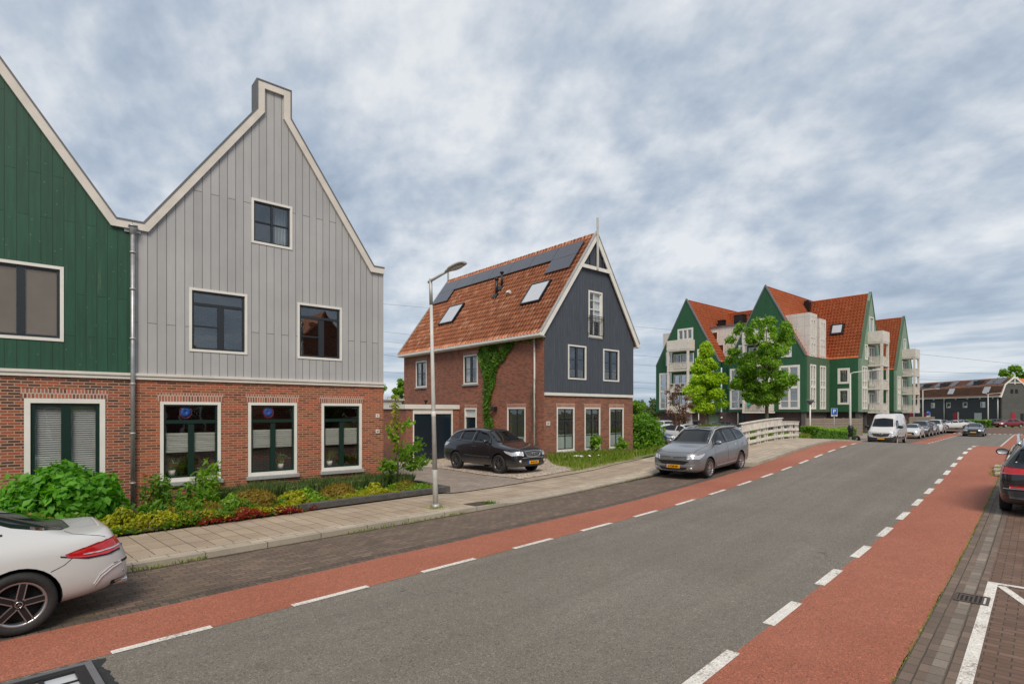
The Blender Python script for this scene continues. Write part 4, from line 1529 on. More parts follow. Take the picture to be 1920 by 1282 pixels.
def apartments():
    b = thing('apartment_building', (84, 40, -.3), 'green apartment building with steep orange-tiled gables, white balcony towers and a brown brick base', 'apartment building')
    AF = Fr((75.7, 0, 0), (0, 1), (-1, 0))
    SF = Fr((0, 29.4, 0), (1, 0), (0, -1))
    WF = Fr((83.7, 0, 0), (0, 1), (-1, 0))
    BF = Fr((0, 25.5, 0), (1, 0), (0, -1))
    # A gables
    H1 = [(49.45, 2.75, 51.75, 8.6), (42.3, 2.75, 44.9, 8.6), (45.6, 2.75, 49.1, 5.0), (45.6, 6.0, 49.1, 8.2), (45.6, 9.3, 49.1, 11.4), (49.35, 9.7, 50.5, 11.9), (43.6, 9.7, 45.0, 11.9), (45.7, 13.45, 48.4, 15.3)]
    H2 = [(30.15, 2.75, 32.85, 8.6), (37.2, 2.75, 39.8, 8.6), (33.5, 2.75, 37.0, 5.0), (33.5, 6.0, 37.0, 8.2), (33.5, 9.3, 37.0, 11.4), (37.25, 9.7, 38.5, 11.9), (31.2, 9.7, 32.6, 11.9), (33.6, 13.45, 36.4, 15.3)]
    gable_block(b, AF, 46.9, 5.5, 16, 9.8, 19.8, H1, 'clad_apt')
    gable_block(b, AF, 34.7, 5.3, 16, 9.8, 19.8, H2, 'clad_apt')
    for Hh in (H1, H2):
        for i, r in enumerate(Hh):
            if i in (0, 1): apt_window(AF, *r, b, 2, 2)
            elif i in (2, 3, 4): apt_window(AF, *r, b, 3, 1, fw=.12, split=False)
            elif i in (5, 6): apt_window(AF, *r, b, 1, 1, split=False)
            else: apt_window(AF, *r, b, 3, 1, split=False)
    t1 = balcony_tower(AF, 45.5, 49.2, 1.7, [2.45, 5.65, 8.85, 11.95], 12, b)
    t2 = balcony_tower(AF, 33.4, 37.1, 1.7, [2.45, 5.65, 8.85, 11.95], 12, b)
    bm = BM()
    box(bm, AF, 34.1, 36.5, 1.50, 1.56, 2.52, 3.45)
    fin('balcony_screen', bm, plain('screen', (.42, .17, .10), .8), t2)
    for u in (34.6, 36.1):
        bm = BM()
        box(bm, AF, u - .28, u + .28, 1.72, 1.95, 3.25, 3.62, .06)
        fin('flower_box', bm, MATS.get('teal') or plain('teal', (.03, .36, .32), .5), t2)
    for u in (46.4, 47.4, 48.3):
        bm = BM()
        box(bm, AF, u - .25, u + .25, 1.72, 1.92, 6.35, 6.62, .05)
        fin('flower_box', bm, M['soil'], t1)
    # link wall between the gables
    bm = BM()
    wall_poly(bm, Fr((76.6, 0, 0), (0, 1), (-1, 0)), [(39.9, 2.4), (41.5, 2.4), (41.5, 9.9), (39.9, 9.9)], [], .4)
    fin('link_wall', bm, M['clad_apt'], b)
    # white panel volume filling the valley
    bm = BM()
    PF = Fr((78.4, 0, 0), (0, 1), (-1, 0))
    hs = [(43.2, 13.4, 44.1, 14.6), (42.2, 11.4, 43.3, 12.6)]
    wall_poly(bm, PF, [(35.2, 9.3), (46.4, 9.3), (46.4, 15.3), (35.2, 15.3)], hs, .3)
    box(bm, WORLD, 78.71, 88, 35.2, 46.4, 15.0, 15.3)
    pv = fin('dormer_volume', bm, M['panel'], b)
    for r in hs: apt_window(PF, *r, pv, 1, 1, fw=.06, split=False, cur=False)
    bm = BM()
    box(bm, WORLD, 78.2, 86, 35.3, 46.2, 15.303, 15.42)
    fin('flat_roof', bm, M['flash'], b)
    for x, y, w, h in ((81.5, 44.2, .9, 1.3), (83.5, 42.2, 1.4, 2.1), (82.5, 39.6, .9, 1.8), (84.5, 38.2, 1.0, 1.3)):
        bm = BM()
        box(bm, WORLD, x - w / 2, x + w / 2, y - w / 2, y + w / 2, 15.42, 15.42 + h)
        box(bm, WORLD, x - w / 2 - .08, x + w / 2 + .08, y - w / 2 - .08, y + w / 2 + .08, 15.42 + h, 15.5 + h)
        fin('roof_cowl', bm, M['alloydark'], b)
    # small grey volume behind the far eave
    bm = BM()
    box(bm, WORLD, 77.5, 84, 50.0, 52.3, 9.4, 15.2)
    fin('rear_volume', bm, M['panel'], b)
    # side wall with tall bays
    sh = [(77.0, 2.75, 78.9, 8.7), (80.3, 2.75, 82.3, 8.7)]
    bm = BM()
    wall_poly(bm, SF, [(76.06, 2.4), (83.7, 2.4), (83.7, 9.8), (76.06, 9.8)], sh, .3)
    fin('side_wall', bm, M['clad_apt2'], b)
    for r in sh: apt_window(SF, *r, b, 2, 2, fw=.22, split=True)
    # white dormers flush with the side wall
    for (x0, x1, zt) in ((76.8, 79.3, 15.5), (80.1, 82.4, 15.1)):
        hs = [(x0 + .5, 12.2, x0 + 1.0, 14.6), (x0 + 1.25, 12.2, x0 + 1.75, 14.6), (x0 + .5, 9.95, x0 + 1.0, 11.5), (x0 + 1.25, 9.95, x0 + 1.75, 11.5)]
        bm = BM()
        wall_poly(bm, Fr((0, 29.38, 0), (1, 0), (0, -1)), [(x0, 9.75), (x1, 9.75), (x1, zt), (x0, zt)], hs, .25)
        box(bm, WORLD, x0, x0 + .2, 29.631, 34.0, 9.75, zt)
        box(bm, WORLD, x1 - .2, x1, 29.631, 34.0, 9.75, zt)
        box(bm, WORLD, x0 + .2, x1 - .2, 29.631, 34.0, zt - .25, zt)
        dv = fin('dormer_volume', bm, M['panel'], b)
        for r in hs: apt_window(Fr((0, 29.38, 0), (1, 0), (0, -1)), *r, dv, 1, 1, fw=.05, split=False, cur=False)
    # wing B: ridge along Y
    wh = [(26.85, 6.25, 28.35, 8.4), (26.85, 3.4, 28.35, 5.6)]
    bm = BM()
    wall_poly(bm, WF, [(25.86, 2.4), (29.38, 2.4), (29.38, 9.75), (25.86, 9.75)], wh, .3)
    fin('side_wall', bm, M['clad_apt'], b)
    for r in wh: apt_window(WF, *r, b, 1, 1, split=False)
    HB = [(84.1, 2.75, 86.1, 8.6), (86.6, 2.75, 89.0, 5.0), (86.6, 6.0, 89.0, 8.2), (86.6, 9.3, 89.0, 11.4), (85.2, 9.5, 86.2, 11.6), (87.0, 13.4, 88.7, 15.6), (89.4, 2.75, 91.4, 8.6)]
    gable_block(b, BF, 87.8, 4.1, 24, 9.7, 19.0, HB, 'clad_apt_lit', verge='clad_apt2')
    for i, r in enumerate(HB): apt_window(BF, *r, b, 2 if i not in (4, 5) else 1, 2 if i in (0, 6) else 1, fw=.16, split=i in (0, 6))
    balcony_tower(BF, 86.4, 89.2, 1.75, [2.45, 5.65, 8.85, 11.95], 12, b)
    # roof window and chimney on wing B
    nB = Vector((-9.3, 0, 4.1)).normalized(); vB = Vector((4.1, 0, 9.3)).normalized()

    def rB(y, s, o=0.): return Vector((83.7, y, 9.7)) + vB * s + nB * o
    bm = BM()
    vs = [bm.verts.new(rB(y, s, o)) for o in (-.1, .18) for y, s in ((28.2, 3.9), (29.9, 3.9), (29.9, 5.6), (28.2, 5.6))]
    fs = [bm.faces.new([vs[i] for i in f]) for f in ((0, 3, 2, 1), (4, 5, 6, 7), (0, 1, 5, 4), (1, 2, 6, 5), (2, 3, 7, 6), (3, 0, 4, 7))]
    bmesh.ops.recalc_face_normals(bm, faces=fs)
    rw = fin('roof_window', bm, M['alloydark'], b)
    bm = BM()
    quad(bm, rB(28.45, 4.15, .2), rB(29.65, 4.15, .2), rB(29.65, 5.35, .2), rB(28.45, 5.35, .2))
    fin('pane', bm, M['skyglass'], rw)
    for y, s, w, h in ((33.6, 8.3, .7, 1.7), (34.7, 8.0, .35, .9)):
        q = rB(y, s)
        bm = BM()
        box(bm, WORLD, q.x - w / 2, q.x + w / 2, q.y - w / 2, q.y + w / 2, q.z - .6, q.z + h)
        box(bm, WORLD, q.x - w * .7, q.x + w * .7, q.y - w * .7, q.y + w * .7, q.z - .5, q.z - .2)
        fin('chimney', bm, M['alloydark'], b)
    # wing C
    CF = Fr((0, 28.8, 0), (1, 0), (0, -1))
    HC = [(112.8, 2.75, 114.6, 8.6), (115.6, 2.75, 118.2, 5.0), (115.6, 6.0, 118.2, 8.2), (115.6, 9.3, 118.2, 11.4), (116.4, 13.4, 117.8, 15.4)]
    gable_block(b, CF, 117, 4.9, 26, 9.7, 19.4, HC, 'clad_apt_lit', verge='clad_apt2')
    for i, r in enumerate(HC): apt_window(CF, *r, b, 2 if i < 4 else 1, 2 if i == 0 else 1, fw=.16, split=i == 0)
    balcony_tower(CF, 115.5, 118.4, 1.9, [2.45, 5.65, 8.85, 11.95], 12, b)
    bm = BM()
    wall_poly(bm, Fr((112.1, 0, 0), (0, 1), (-1, 0)), [(29.16, 2.4), (55, 2.4), (55, 9.75), (29.16, 9.75)], [], .3)
    fin('side_wall', bm, M['clad_apt'], b)
    # link between the wings, set back
    bm = BM()
    box(bm, WORLD, 92.5, 112, 40, 48, -.3, 13)
    fin('link_wing', bm, M['clad_apt'], b)
    # brown brick base with doors
    for a in ((76.3, 84.3, 29.9, 52.2), (84.32, 91.6, 26.4, 55), (112.4, 121.5, 29.4, 54)):
        bm = BM()
        box(bm, WORLD, *a, -.5, 2.399)
        fin('base_wall', bm, M['brick_d'], b)
    for a in [(x, x + .45, y, y + .45) for x, y in ((75.9, 29.6), (83.9, 25.8), (86.6, 25.8), (91.2, 25.8))] + [(84.4, 85.8, 25.9, 26.3)]:
        bm = BM()
        box(bm, WORLD, *a, -.5, 2.396)
        fin('base_pillar', bm, M['darkkerb'], b)
    BFc = Fr((76.29, 0, 0), (0, 1), (-1, 0))
    for u, w, m in ((46.2, 1.1, 'frost'), (47.9, .5, 'cream'), (41.9, 1.6, 'clad_apt2'), (33.6, 2.2, 'dkgreen'), (37.9, 1.0, 'dkgrey')):
        bm = BM()
        box(bm, BFc, u, u + w, .003, .05, -.3, 2.05)
        fin('door', bm, M[m], b)
    bm = BM()
    for u in (38.7, 44.9):
        tube(bm, [(75.9, u, -.3), (75.9, u, 2.39)], .07, 8)
    fin('drainpipe', bm, M['cream'], b)
    for u, z in ((41.3, 1.55),):
        bm = BM()
        bmesh.ops.create_uvsphere(bm, u_segments=12, v_segments=8, radius=.14, matrix=Matrix.Translation((76.1, u, z)))
        fin('wall_lamp', bm, M['glow'], b, smooth=True)
    # street-name plate
    bm = BM()
    box(bm, BF, 90.2, 91.7, .05, .08, 2.55, 2.75)
    fin('street_name_plate', bm, MATS.get('teal'), b)


apartments()


# ---------------------------------------------------------------- far dark row with gambrel roof
def far_row():
    P2 = Vector((137.9, 18.7, 0))
    u = Vector((.62, .785, 0)).normalized()            # along the front, away from the gable
    n = Vector((-u.y, u.x, 0))                         # towards the street (camera)
    if n.dot(P2) > 0: n = -n
    fr = Fr(P2, u, n)
    b = thing('terraced_row', tuple(P2 + u * 25) , 'long dark terrace with brown gambrel roof, red doors and roof windows at the far junction', 'terraced houses')
    L = 62
    ze, zk, zp, hw, kx = 5.2, 7.5, 9.0, 2.7, .75
    rng = random.Random(4)
    ups = [(3.2 + 4.05 * i) for i in range(14)]
    holes = [(x, 3.25, x + 1.05, 4.35) for x in ups]
    drs = [(9.6, 1.05), (16.9, 1.3), (21.4, 1.3), (29, 1.2), (37, 1.2), (45, 1.2), (53, 1.2)]
    bm = BM()
    wall_poly(bm, fr, [(0, -.5), (L, -.5), (L, ze), (0, ze)], holes, .3)
    fin('front_wall', bm, M['clad_black'], b)
    for i, r in enumerate(holes):
        window(fr, *r, b, fw=.10, sm=None, glass='glass_far', rec=.12, proud=.03, shade=rollblind(.2 + .5 * rng.random(), 'frost') if i % 3 else None)
    for i, (x, w) in enumerate(drs):
        bm = BM()
        box(bm, fr, x - .35, x - .05, .003, .07, -.3, 2.35)
        d = fin('door', bm, M['white'], b)
        bm = BM()
        box(bm, fr, x, x + w, .003, .05, -.3, 2.25)
        fin('door_leaf', bm, M['reddoor'], d)
    bm = BM()
    box(bm, fr, 4.0, 5.6, .003, .06, .6, 2.2)
    fin('window', bm, M['frost'], b)
    for x in (.45, 12.8, 26, 39):
        bm = BM()
        c = fr.p(x, .12, 0)
        tube(bm, [c + Vector((0, 0, -.3)), c + Vector((0, 0, ze - .1))], .09, 8)
        fin('downpipe', bm, M['lampgrey'], b)
    bm = BM()
    box(bm, fr, -.1, L, -.02, .35, ze, ze + .2)
    for i in range(20): box(bm, fr, 1.4 + 2.8 * i, 1.55 + 2.8 * i, .005, .22, ze - .30, ze - .002)
    fin('eaves_board', bm, M['white'], b)
    # gambrel: lower steep and upper shallow, both sides; depth 2*hw
    nn = -fr.n
    for s in (0, 1):
        def pt(d, z): return fr.p(0, -d if s == 0 else -(2 * hw - d), z)
        for (da, za, db, zb), m in (((-.25, ze + .2, kx, zk), 'tile_brown'), ((kx, zk, hw, zp), 'tile_brown')):
            a, c = pt(da, za), pt(db, zb)
            v = c - a; Lv = v.length
            no = u.cross(v); no.normalize()
            if no.z < 0: no = -no
            bm = BM()
            slab(bm, a, u, L, v, Lv, no, .15)
            if s == 0: tile_roof(bm, a + no * .02, u, L, v, Lv, no, tw=.6, tl=.42, amp=.03, step=.05, seg=3)
            rf = fin('roof', bm, M[m], b)
            if s == 0:
                vv = v.normalized()
                if za < zk - .1:
                    for x in (2.6, 10.8, 22.5, 31, 42):
                        bm = BM()
                        q = a + u * x + vv * .75
                        slab(bm, q + no * .16, u, 1.3, vv, 1.25, no, .12)
                        f = fin('roof_window', bm, M['skyglass'], rf)
                else:
                    for x in (.9, 2.6, 7.2, 11.5, 15.5, 20.5, 24.5, 30):
                        bm = BM()
                        q = a + u * x + vv * .3
                        slab(bm, q + no * .14, u, 1.5 if x > 1 else 3.4, vv, Lv * .72, no, .06)
                        fin('solar_panel', bm, M['solar'], rf)
                    for x in (5.4, 13.6, 18.2, 27, 35):
                        q = a + u * x + vv * .9
                        bm = BM()
                        fr2 = Fr(q, u, fr.n)
                        box(bm, fr2, 0, 1.5, -.5, .5, -.6, .55)
                        fin('chimney', bm, M['dkgrey'], rf)
    # gable end facing right-front
    gf = Fr(fr.p(0, 0, 0), -fr.n, -u)
    prof = [(0, ze + .1), (kx, zk), (hw, zp), (2 * hw - kx, zk), (2 * hw, ze + .1)]
    bm = BM()
    wall_poly(bm, gf, [(0, -.5), (2 * hw, -.5)] + list(reversed(prof)), [], .3)
    fin('gable_wall', bm, M['clad_black2'], b)
    bm = BM()
    board_along(bm, gf, [(-.15, ze)] + [(a, z + .15) for a, z in prof[1:4]] + [(2 * hw + .15, ze)], .24, .0, .14)
    fin('barge_board', bm, M['white'], b)
    bm = BM()
    box(bm, gf, hw - 1.15, hw + 1.15, .01, .12, zk + .35, zk + .5)
    box(bm, gf, hw - .08, hw + .08, .02, .13, zk + .1, zp + .5)
    fin('gable_frame', bm, M['white'], b)
    for x in (hw - .75, hw + .15):
        bm = BM()
        box(bm, gf, x, x + .5, .003, .05, zk - 1.6, zk - .8)
        fin('window', bm, M['void'], b)
    bm = BM()
    box(bm, gf, 2.0, 2.75, .003, .05, -.3, 2.2)
    fin('door', bm, M['reddoor'], b)
    bm = BM()
    box(bm, gf, 3.9, 4.5, .003, .05, .2, 2.1)
    fin('window', bm, M['void'], b)
    # second dark house continuing to the right
    b2 = thing('terraced_house', tuple(fr.p(3, -9.5, 0)), 'dark terraced house with red roof cut by the right edge behind the gambrel end', 'house')
    bm = BM()
    box(bm, fr, 1, 9, -16, -2 * hw - .01, -.5, 7.0)
    fin('wall', bm, M['clad_black2'], b2)
    bm = BM()
    prism(bm, Fr(fr.p(0, -2 * hw - .02, 0), u, fr.n), [(.7, 7.0), (9.3, 7.0), (5, 9.0)], -10.5, 0)
    fin('roof', bm, M['tile_apt'], b2)
    bm = BM()
    box(bm, fr, .55, .99, -7.9, -6.0, 4.9, 6.3)
    fin('bay_box', bm, M['white'], b2)


far_row()
# ---------------------------------------------------------------- vehicles
def resample(pts, n):
    P = [Vector(p) for p in pts]
    d = [0]
    for a, b_ in zip(P, P[1:]): d.append(d[-1] + (b_ - a).length)
    out = []
    for i in range(n + 1):
        t = d[-1] * i / n
        k = 0
        while k < len(d) - 2 and d[k + 1] < t: k += 1
        s = (t - d[k]) / max(1e-9, d[k + 1] - d[k])
        out.append(P[k].lerp(P[k + 1], min(1, max(0, s))))
    return out


class Car:
    """lofted body, then trim projected on to it. Local frame: x forward, y left, z up; X = distance back from the front bumper"""
    def __init__(s, name, label, cat, spec, body, group=None, clad=False, lod=0):
        s.sp = spec
        s.L, s.fo, s.wb, s.R = spec['L'], spec['fo'], spec['wb'], spec['R']
        s.xf = s.fo + s.wb / 2
        s.root = thing(name, (0, 0, 0), label, cat, group)
        s.W = max(r[1] for r in spec['st'])
        bm = BM()
        rings = []
        for X, w, zb, zs, zt, wr in spec['st']:
            x = s.xf - X
            h = zs - zb
            cab = zt - zs > .16
            e = .055 if cab else .018
            pr = [(0, zb), (w * .82, zb), (w * .972, zb + .06 * h + .02), (w, zb + .40 * h), (w * spec.get('sh', .985), zb + .80 * h), (w * spec.get('bw', .93), zs), (wr, zt - e), (wr * .74, zt - e * .2), (0, zt)]
            rings.append([bm.verts.new((x, y, z)) for y, z in pr] + [bm.verts.new((x, -y, z)) for y, z in reversed(pr[1:-1])])
        n = len(rings[0])
        for a, b_ in zip(rings, rings[1:]):
            for k in range(n):
                f = bm.faces.new((a[k], a[(k + 1) % n], b_[(k + 1) % n], b_[k]))
                f.material_index = 1 if k in (0, n - 1) or (clad and k in (1, n - 2)) else 0
        for r in (rings[0], rings[-1]):
            h = n // 2
            for k in range(h):
                j0, j1 = (n - k) % n, (n - k - 1) % n
                vs = [r[k], r[k + 1], r[j1], r[j0]] if k else [r[0], r[1], r[n - 1]]
                if k == h - 1: vs = [r[k], r[k + 1], r[j0]]
                f = bm.faces.new(vs)
        bmesh.ops.recalc_face_normals(bm, faces=bm.faces[:])
        me = bpy.data.meshes.new('b')
        bm.to_mesh(me); bm.free()
        o = bpy.data.objects.new('b', me)
        COL.objects.link(o)
        me.materials.append(body); me.materials.append(M['cladding'])
        md = o.modifiers.new('s', 'SUBSURF')
        md.levels = md.render_levels = 2 if lod == 0 else 1
        # wheel wells
        cm = BM()
        Ra = s.R + spec.get('gap', .055)
        for X in (s.fo, s.fo + s.wb):
            for sg in (1, -1):
                y0, y1 = sg * (s.W - .26), sg * (s.W + .25)
                rr = []
                for y in (y0, y1):
                    rr.append([cm.verts.new((s.xf - X + Ra * math.cos(a), y, s.R + .01 + Ra * math.sin(a))) for a in [2 * math.pi * k / 32 for k in range(32)]])
                for k in range(32): cm.faces.new((rr[0][k], rr[0][(k + 1) % 32], rr[1][(k + 1) % 32], rr[1][k]))
                cm.faces.new(rr[0]); cm.faces.new(rr[1])
        bmesh.ops.recalc_face_normals(cm, faces=cm.faces[:])
        cme = bpy.data.meshes.new('c')
        cm.to_mesh(cme); cm.free()
        co = bpy.data.objects.new('c', cme)
        COL.objects.link(co)
        cme.materials.append(M['void'])
        bo = o.modifiers.new('w', 'BOOLEAN')
        bo.object = co; bo.operation = 'DIFFERENCE'; bo.solver = 'EXACT'; bo.material_mode = 'TRANSFER'
        dg = bpy.context.evaluated_depsgraph_get()
        me2 = bpy.data.meshes.new_from_object(o.evaluated_get(dg))
        bpy.data.objects.remove(o); bpy.data.objects.remove(co)
        me2.polygons.foreach_set('use_smooth', [True] * len(me2.polygons))
        me2.set_sharp_from_angle(angle=R(38))
        me2.name = 'body'
        s.body = link('body', me2, [body], s.root, True)
        bm = BM(); bm.from_mesh(me2)
        s.bvh = BVHTree.FromBMesh(bm)
        bm.free()

    def X(s, X): return s.xf - X

    def hit(s, ax, a, b_):
        o, d = {'L': ((s.X(a), 3, b_), (0, -1, 0)), 'R': ((s.X(a), -3, b_), (0, 1, 0)), 'F': ((s.xf + 2, a, b_), (-1, 0, 0)),
                'B': ((s.xf - s.L - 2, a, b_), (1, 0, 0)), 'T': ((s.X(a), b_, 4), (0, 0, -1))}[ax]
        h = s.bvh.ray_cast(Vector(o), Vector(d))
        if h[0] is None:
            h = s.bvh.find_nearest(Vector(o) + Vector(d) * 2)
        return h[0], h[1]

    def near(s, p):
        h = s.bvh.find_nearest(Vector(p))
        return h[0], h[1]

    def patch(s, name, ax, top, bot, mat, nu=12, nv=6, eps=.005, parent=None, mirror=True, label=None):
        """surface piece between two polylines; ax L/R/F/B/T 2D coords or 'N' 3D (X,y,z)"""
        sides = (1, -1) if mirror else (1,)
        o = None
        for sg in sides:
            bm = BM()
            A, B_ = resample(top, nu), resample(bot, nu)
            g = []
            for j in range(nv + 1):
                row = []
                for i in range(nu + 1):
                    c = A[i].lerp(B_[i], j / nv)
                    if ax == 'N': p, n = s.near((s.X(c[0]), c[1], c[2]))
                    else: p, n = s.hit(ax, c[0], c[1])
                    if sg < 0: p, n = Vector((p.x, -p.y, p.z)), Vector((n.x, -n.y, n.z))
                    row.append((p, n))
                g.append(row)
            V = [[bm.verts.new(p + n * eps) for p, n in row] for row in g]
            for j in range(nv):
                for i in range(nu):
                    q = [V[j][i], V[j][i + 1], V[j + 1][i + 1], V[j + 1][i]]
                    try: f = bm.faces.new(q)
                    except ValueError: continue
                    f.smooth = True
            # skirt down into the body
            br = [(0, i) for i in range(nu)] + [(j, nu) for j in range(nv)] + [(nv, i) for i in range(nu, 0, -1)] + [(j, 0) for j in range(nv, 0, -1)]
            S = [bm.verts.new(g[j][i][0] - g[j][i][1] * .012) for j, i in br]
            for k in range(len(br)):
                a, c = br[k], br[(k + 1) % len(br)]
                try: bm.faces.new((V[a[0]][a[1]], V[c[0]][c[1]], S[(k + 1) % len(br)], S[k]))
                except ValueError: pass
            bm.normal_update()
            avg = sum((f.normal.dot(g[nv // 2][nu // 2][1]) for f in bm.faces if f.smooth), 0.)
            if avg < 0: bmesh.ops.reverse_faces(bm, faces=bm.faces[:])
            o = fin(name, bm, mat, parent or s.root, True, label=label)
        return o

    def seam(s, ax, pts, w=.008, mat=None, parent=None, mirror=True, eps=.0025, name='seam', n=None):
        P = [Vector(p) for p in pts]
        ln = sum((b_ - a).length for a, b_ in zip(P, P[1:]))
        n = n or max(2, int(ln / .06))
        Q = resample(pts, n)
        A, B_ = [], []
        for i, q in enumerate(Q):
            t = (Q[min(i + 1, n)] - Q[max(i - 1, 0)]).normalized()
            nn = Vector((-t[1], t[0])) * w / 2
            A.append(q + nn); B_.append(q - nn)
        s.patch(name, ax, A, B_, mat or M['black'], nu=n, nv=1, eps=eps, parent=parent or s.body, mirror=mirror)

    def wheels(s, style='multi', rim=None, n=5, track=.0, dark=None, names=True, steer=0.):
        rim = rim or M['alloy']
        dark = dark or M['alloydark']
        Rr = s.R * s.sp.get('rimf', .70)
        tw = .21
        for X in (s.fo, s.fo + s.wb):
            for sg in (1, -1):
                yo = sg * (s.W - .015 - track)
                bm = BM()
                prof = [(Rr, 0), (s.R - .03, -.004), (s.R - .008, .022), (s.R, .05), (s.R, tw - .05), (s.R - .02, tw - .01), (Rr, tw)]
                lathe(bm, [(r, -sg * h) for r, h in prof], (0, 0, 0), 'Y', 36, closed=True)
                w = fin('wheel', bm, M['rubber'], s.root, True)
                w.location = (s.X(X), yo, s.R)
                bm = BM()
                lathe(bm, [(Rr, -sg * .004), (Rr - .012, -sg * .002), (Rr - .028, -sg * .02), (Rr - .03, -sg * .15), (Rr, -sg * .16)], (0, 0, 0), 'Y', 36)
                self_d = .035
                if style == 'merc':
                    for k in range(5):
                        a = math.pi / 2 + k * 2 * math.pi / 5 + .31
                        for da, s2 in ((-.16, -1), (.16, 1)):
                            pass
                fin('rim', bm, rim, w, True)
                # brake disc / dark barrel
                bm = BM()
                lathe(bm, [(.0, -sg * .10), (Rr - .03, -sg * .10), (Rr - .03, -sg * .14)], (0, 0, 0), 'Y', 24)
                fin('wheel_barrel', bm, M['void'], w, True)
                bm = BM()
                mats = [rim, dark]
                rh = Rr * .20
                for k in range(n):
                    a = math.pi / 2 + k * 2 * math.pi / n + steer
                    ca, sa = math.cos(a), math.sin(a)

                    def pt(r, t, d): return Vector((ca * r - sa * t, -sg * d, sa * r + ca * t))

                    def bar(r0, t0, r1, t1, h0, h1, d0, d1, mi, th=.03):
                        c = [pt(r0, t0 - h0, d0), pt(r0, t0 + h0, d0), pt(r1, t1 + h1, d1), pt(r1, t1 - h1, d1)]
                        V = [bm.verts.new(q) for q in c] + [bm.verts.new(q + Vector((0, -sg * th, 0))) for q in c]
                        fs = [bm.faces.new([V[i] for i in f]) for f in ((0, 1, 2, 3), (7, 6, 5, 4), (0, 4, 5, 1), (1, 5, 6, 2), (2, 6, 7, 3), (3, 7, 4, 0))]
                        for f in fs: f.material_index = mi
                        bmesh.ops.recalc_face_normals(bm, faces=fs)
                    if style == 'multi': bar(rh * .7, 0, Rr - .02, 0, .026, .018, .02, .012, 0)
                    elif style == 'twin':
                        for s2 in (-1, 1): bar(rh * .6, s2 * .012, Rr - .02, s2 * .060, .018, .015, .022, .010, 0)
                    elif style == 'wide': bar(rh * .6, 0, Rr - .02, 0, .030, .052, .025, .010, 0)
                    elif style == 'merc':
                        bar(rh * .5, 0, Rr - .015, 0, .030, .030, .020, .010, 1, .03)
                        for s2 in (-1, 1):
                            bar(rh * .95, s2 * .030, Rr - .012, s2 * .030, .0055, .0055, .018, .004, 0, .02)
                            bar(rh * .95, s2 * .030, rh * .72, s2 * .046, .0055, .0055, .018, .018, 0, .02)
                lathe(bm, [(.0, -sg * .002), (rh * .45, -sg * .004), (rh * .9, -sg * .016), (rh, -sg * .06)], (0, 0, 0), 'Y', 20, mi=1 if style == 'merc' else 0)
                sp = fin('spokes', bm, mats, w, True, angle=30)
                if style == 'merc':
                    bm = BM()
                    lathe(bm, [(.034, -sg * -.001), (.034, -sg * -.006), (.029, -sg * -.006), (.029, -sg * -.001)], (0, 0, 0), 'Y', 20, closed=True)
                    for k in range(3):
                        a = math.pi / 2 + k * 2 * math.pi / 3
                        t = Vector((math.cos(a), 0, math.sin(a)))
                        nn = Vector((-t.z, 0, t.x))
                        y = Vector((0, sg * .006, 0))
                        bm.faces.new([bm.verts.new(q) for q in (nn * .006 + y, t * .031 + y, -nn * .006 + y)])
                    fin('hub_emblem', bm, M['chrome'], w, True)

    def mirrors(s, X, z, mat, size=1., y=None):
        for sg in (1, -1):
            p, n = s.hit('L', X, z)
            y0 = (y if y else p.y)
            bm = BM()
            bmesh.ops.create_icosphere(bm, subdivisions=3, radius=1., matrix=Matrix.Translation((s.X(X) + .0, sg * (y0 + .15 * size), z + .03)) @ Matrix.Diagonal((.07 * size, .115 * size, .075 * size, 1)))
            for v in bm.verts:
                if v.co.x < s.X(X) - .03: v.co.x = s.X(X) - .03
            m = fin('door_mirror', bm, mat, s.root, True, smooth=True)
            bm = BM()
            fr = Fr((s.X(X) - .031, sg * (y0 + .15 * size), z + .03), (0, 1), (-1, 0))
            lathe(bm, [(.001, 0), (.060 * size, 0), (.060 * size, -.004)], (0, 0, 0), 'X', 20)
            bm.transform(Matrix.Translation((s.X(X) - .034, sg * (y0 + .15 * size), z + .03)) @ Matrix.Diagonal((1, 1.5, .95, 1)))
            fin('mirror_glass', bm, M['skyglass'], m, True)
            bm = BM()
            tube(bm, [(s.X(X), sg * (y0 - .03), z - .04), (s.X(X), sg * (y0 + .09 * size), z - .01)], .022, 8)
            fin('mirror_arm', bm, M['black'], m, True)

    def handles(s, lst, mat):
        for X, z in lst:
            for sg in (1, -1):
                p, n = s.hit('L', X, z)
                bm = BM()
                tube(bm, [(s.X(X) + .09, sg * (p.y - .005), z), (s.X(X) + .07, sg * (p.y + .022), z), (s.X(X) - .07, sg * (p.y + .022), z), (s.X(X) - .09, sg * (p.y - .005), z)], .013, 8)
                fin('door_handle', bm, mat, s.root, True)

    def plate(s, end, z, txt=None, y=0., w=.52, h=.11, off=.012):
        p, n = s.hit(end, y, z)
        sx = 1 if end == 'F' else -1
        x = p.x + sx * off
        fr = Fr((x, y, z), (0, 1) if end == 'F' else (0, -1), (sx, 0))
        bm = BM()
        box(bm, fr, -w / 2 + .045, w / 2, -.03, .008, -h / 2, h / 2, .004)
        pl = fin('number_plate', bm, M['amber'], s.root, True)
        bm = BM()
        box(bm, fr, -w / 2, -w / 2 + .044, -.03, .008, -h / 2, h / 2)
        fin('plate_band', bm, M['bluesign'], pl, True)
        if txt: text_on('plate_text', txt, .088, M['black'], fr, .02, .012, 0, pl, local=True)

    def lamp(s, name, top, bot, mat, **k): return s.patch(name, 'N', top, bot, mat, **k)

    def place(s, x, y, z, hx, hy, pitch=0.):
        """mid-axle point on the ground and heading"""
        s.root.location = (x, y, z)
        s.root.rotation_euler = (0, -pitch, math.atan2(hy, hx))
        return s.root

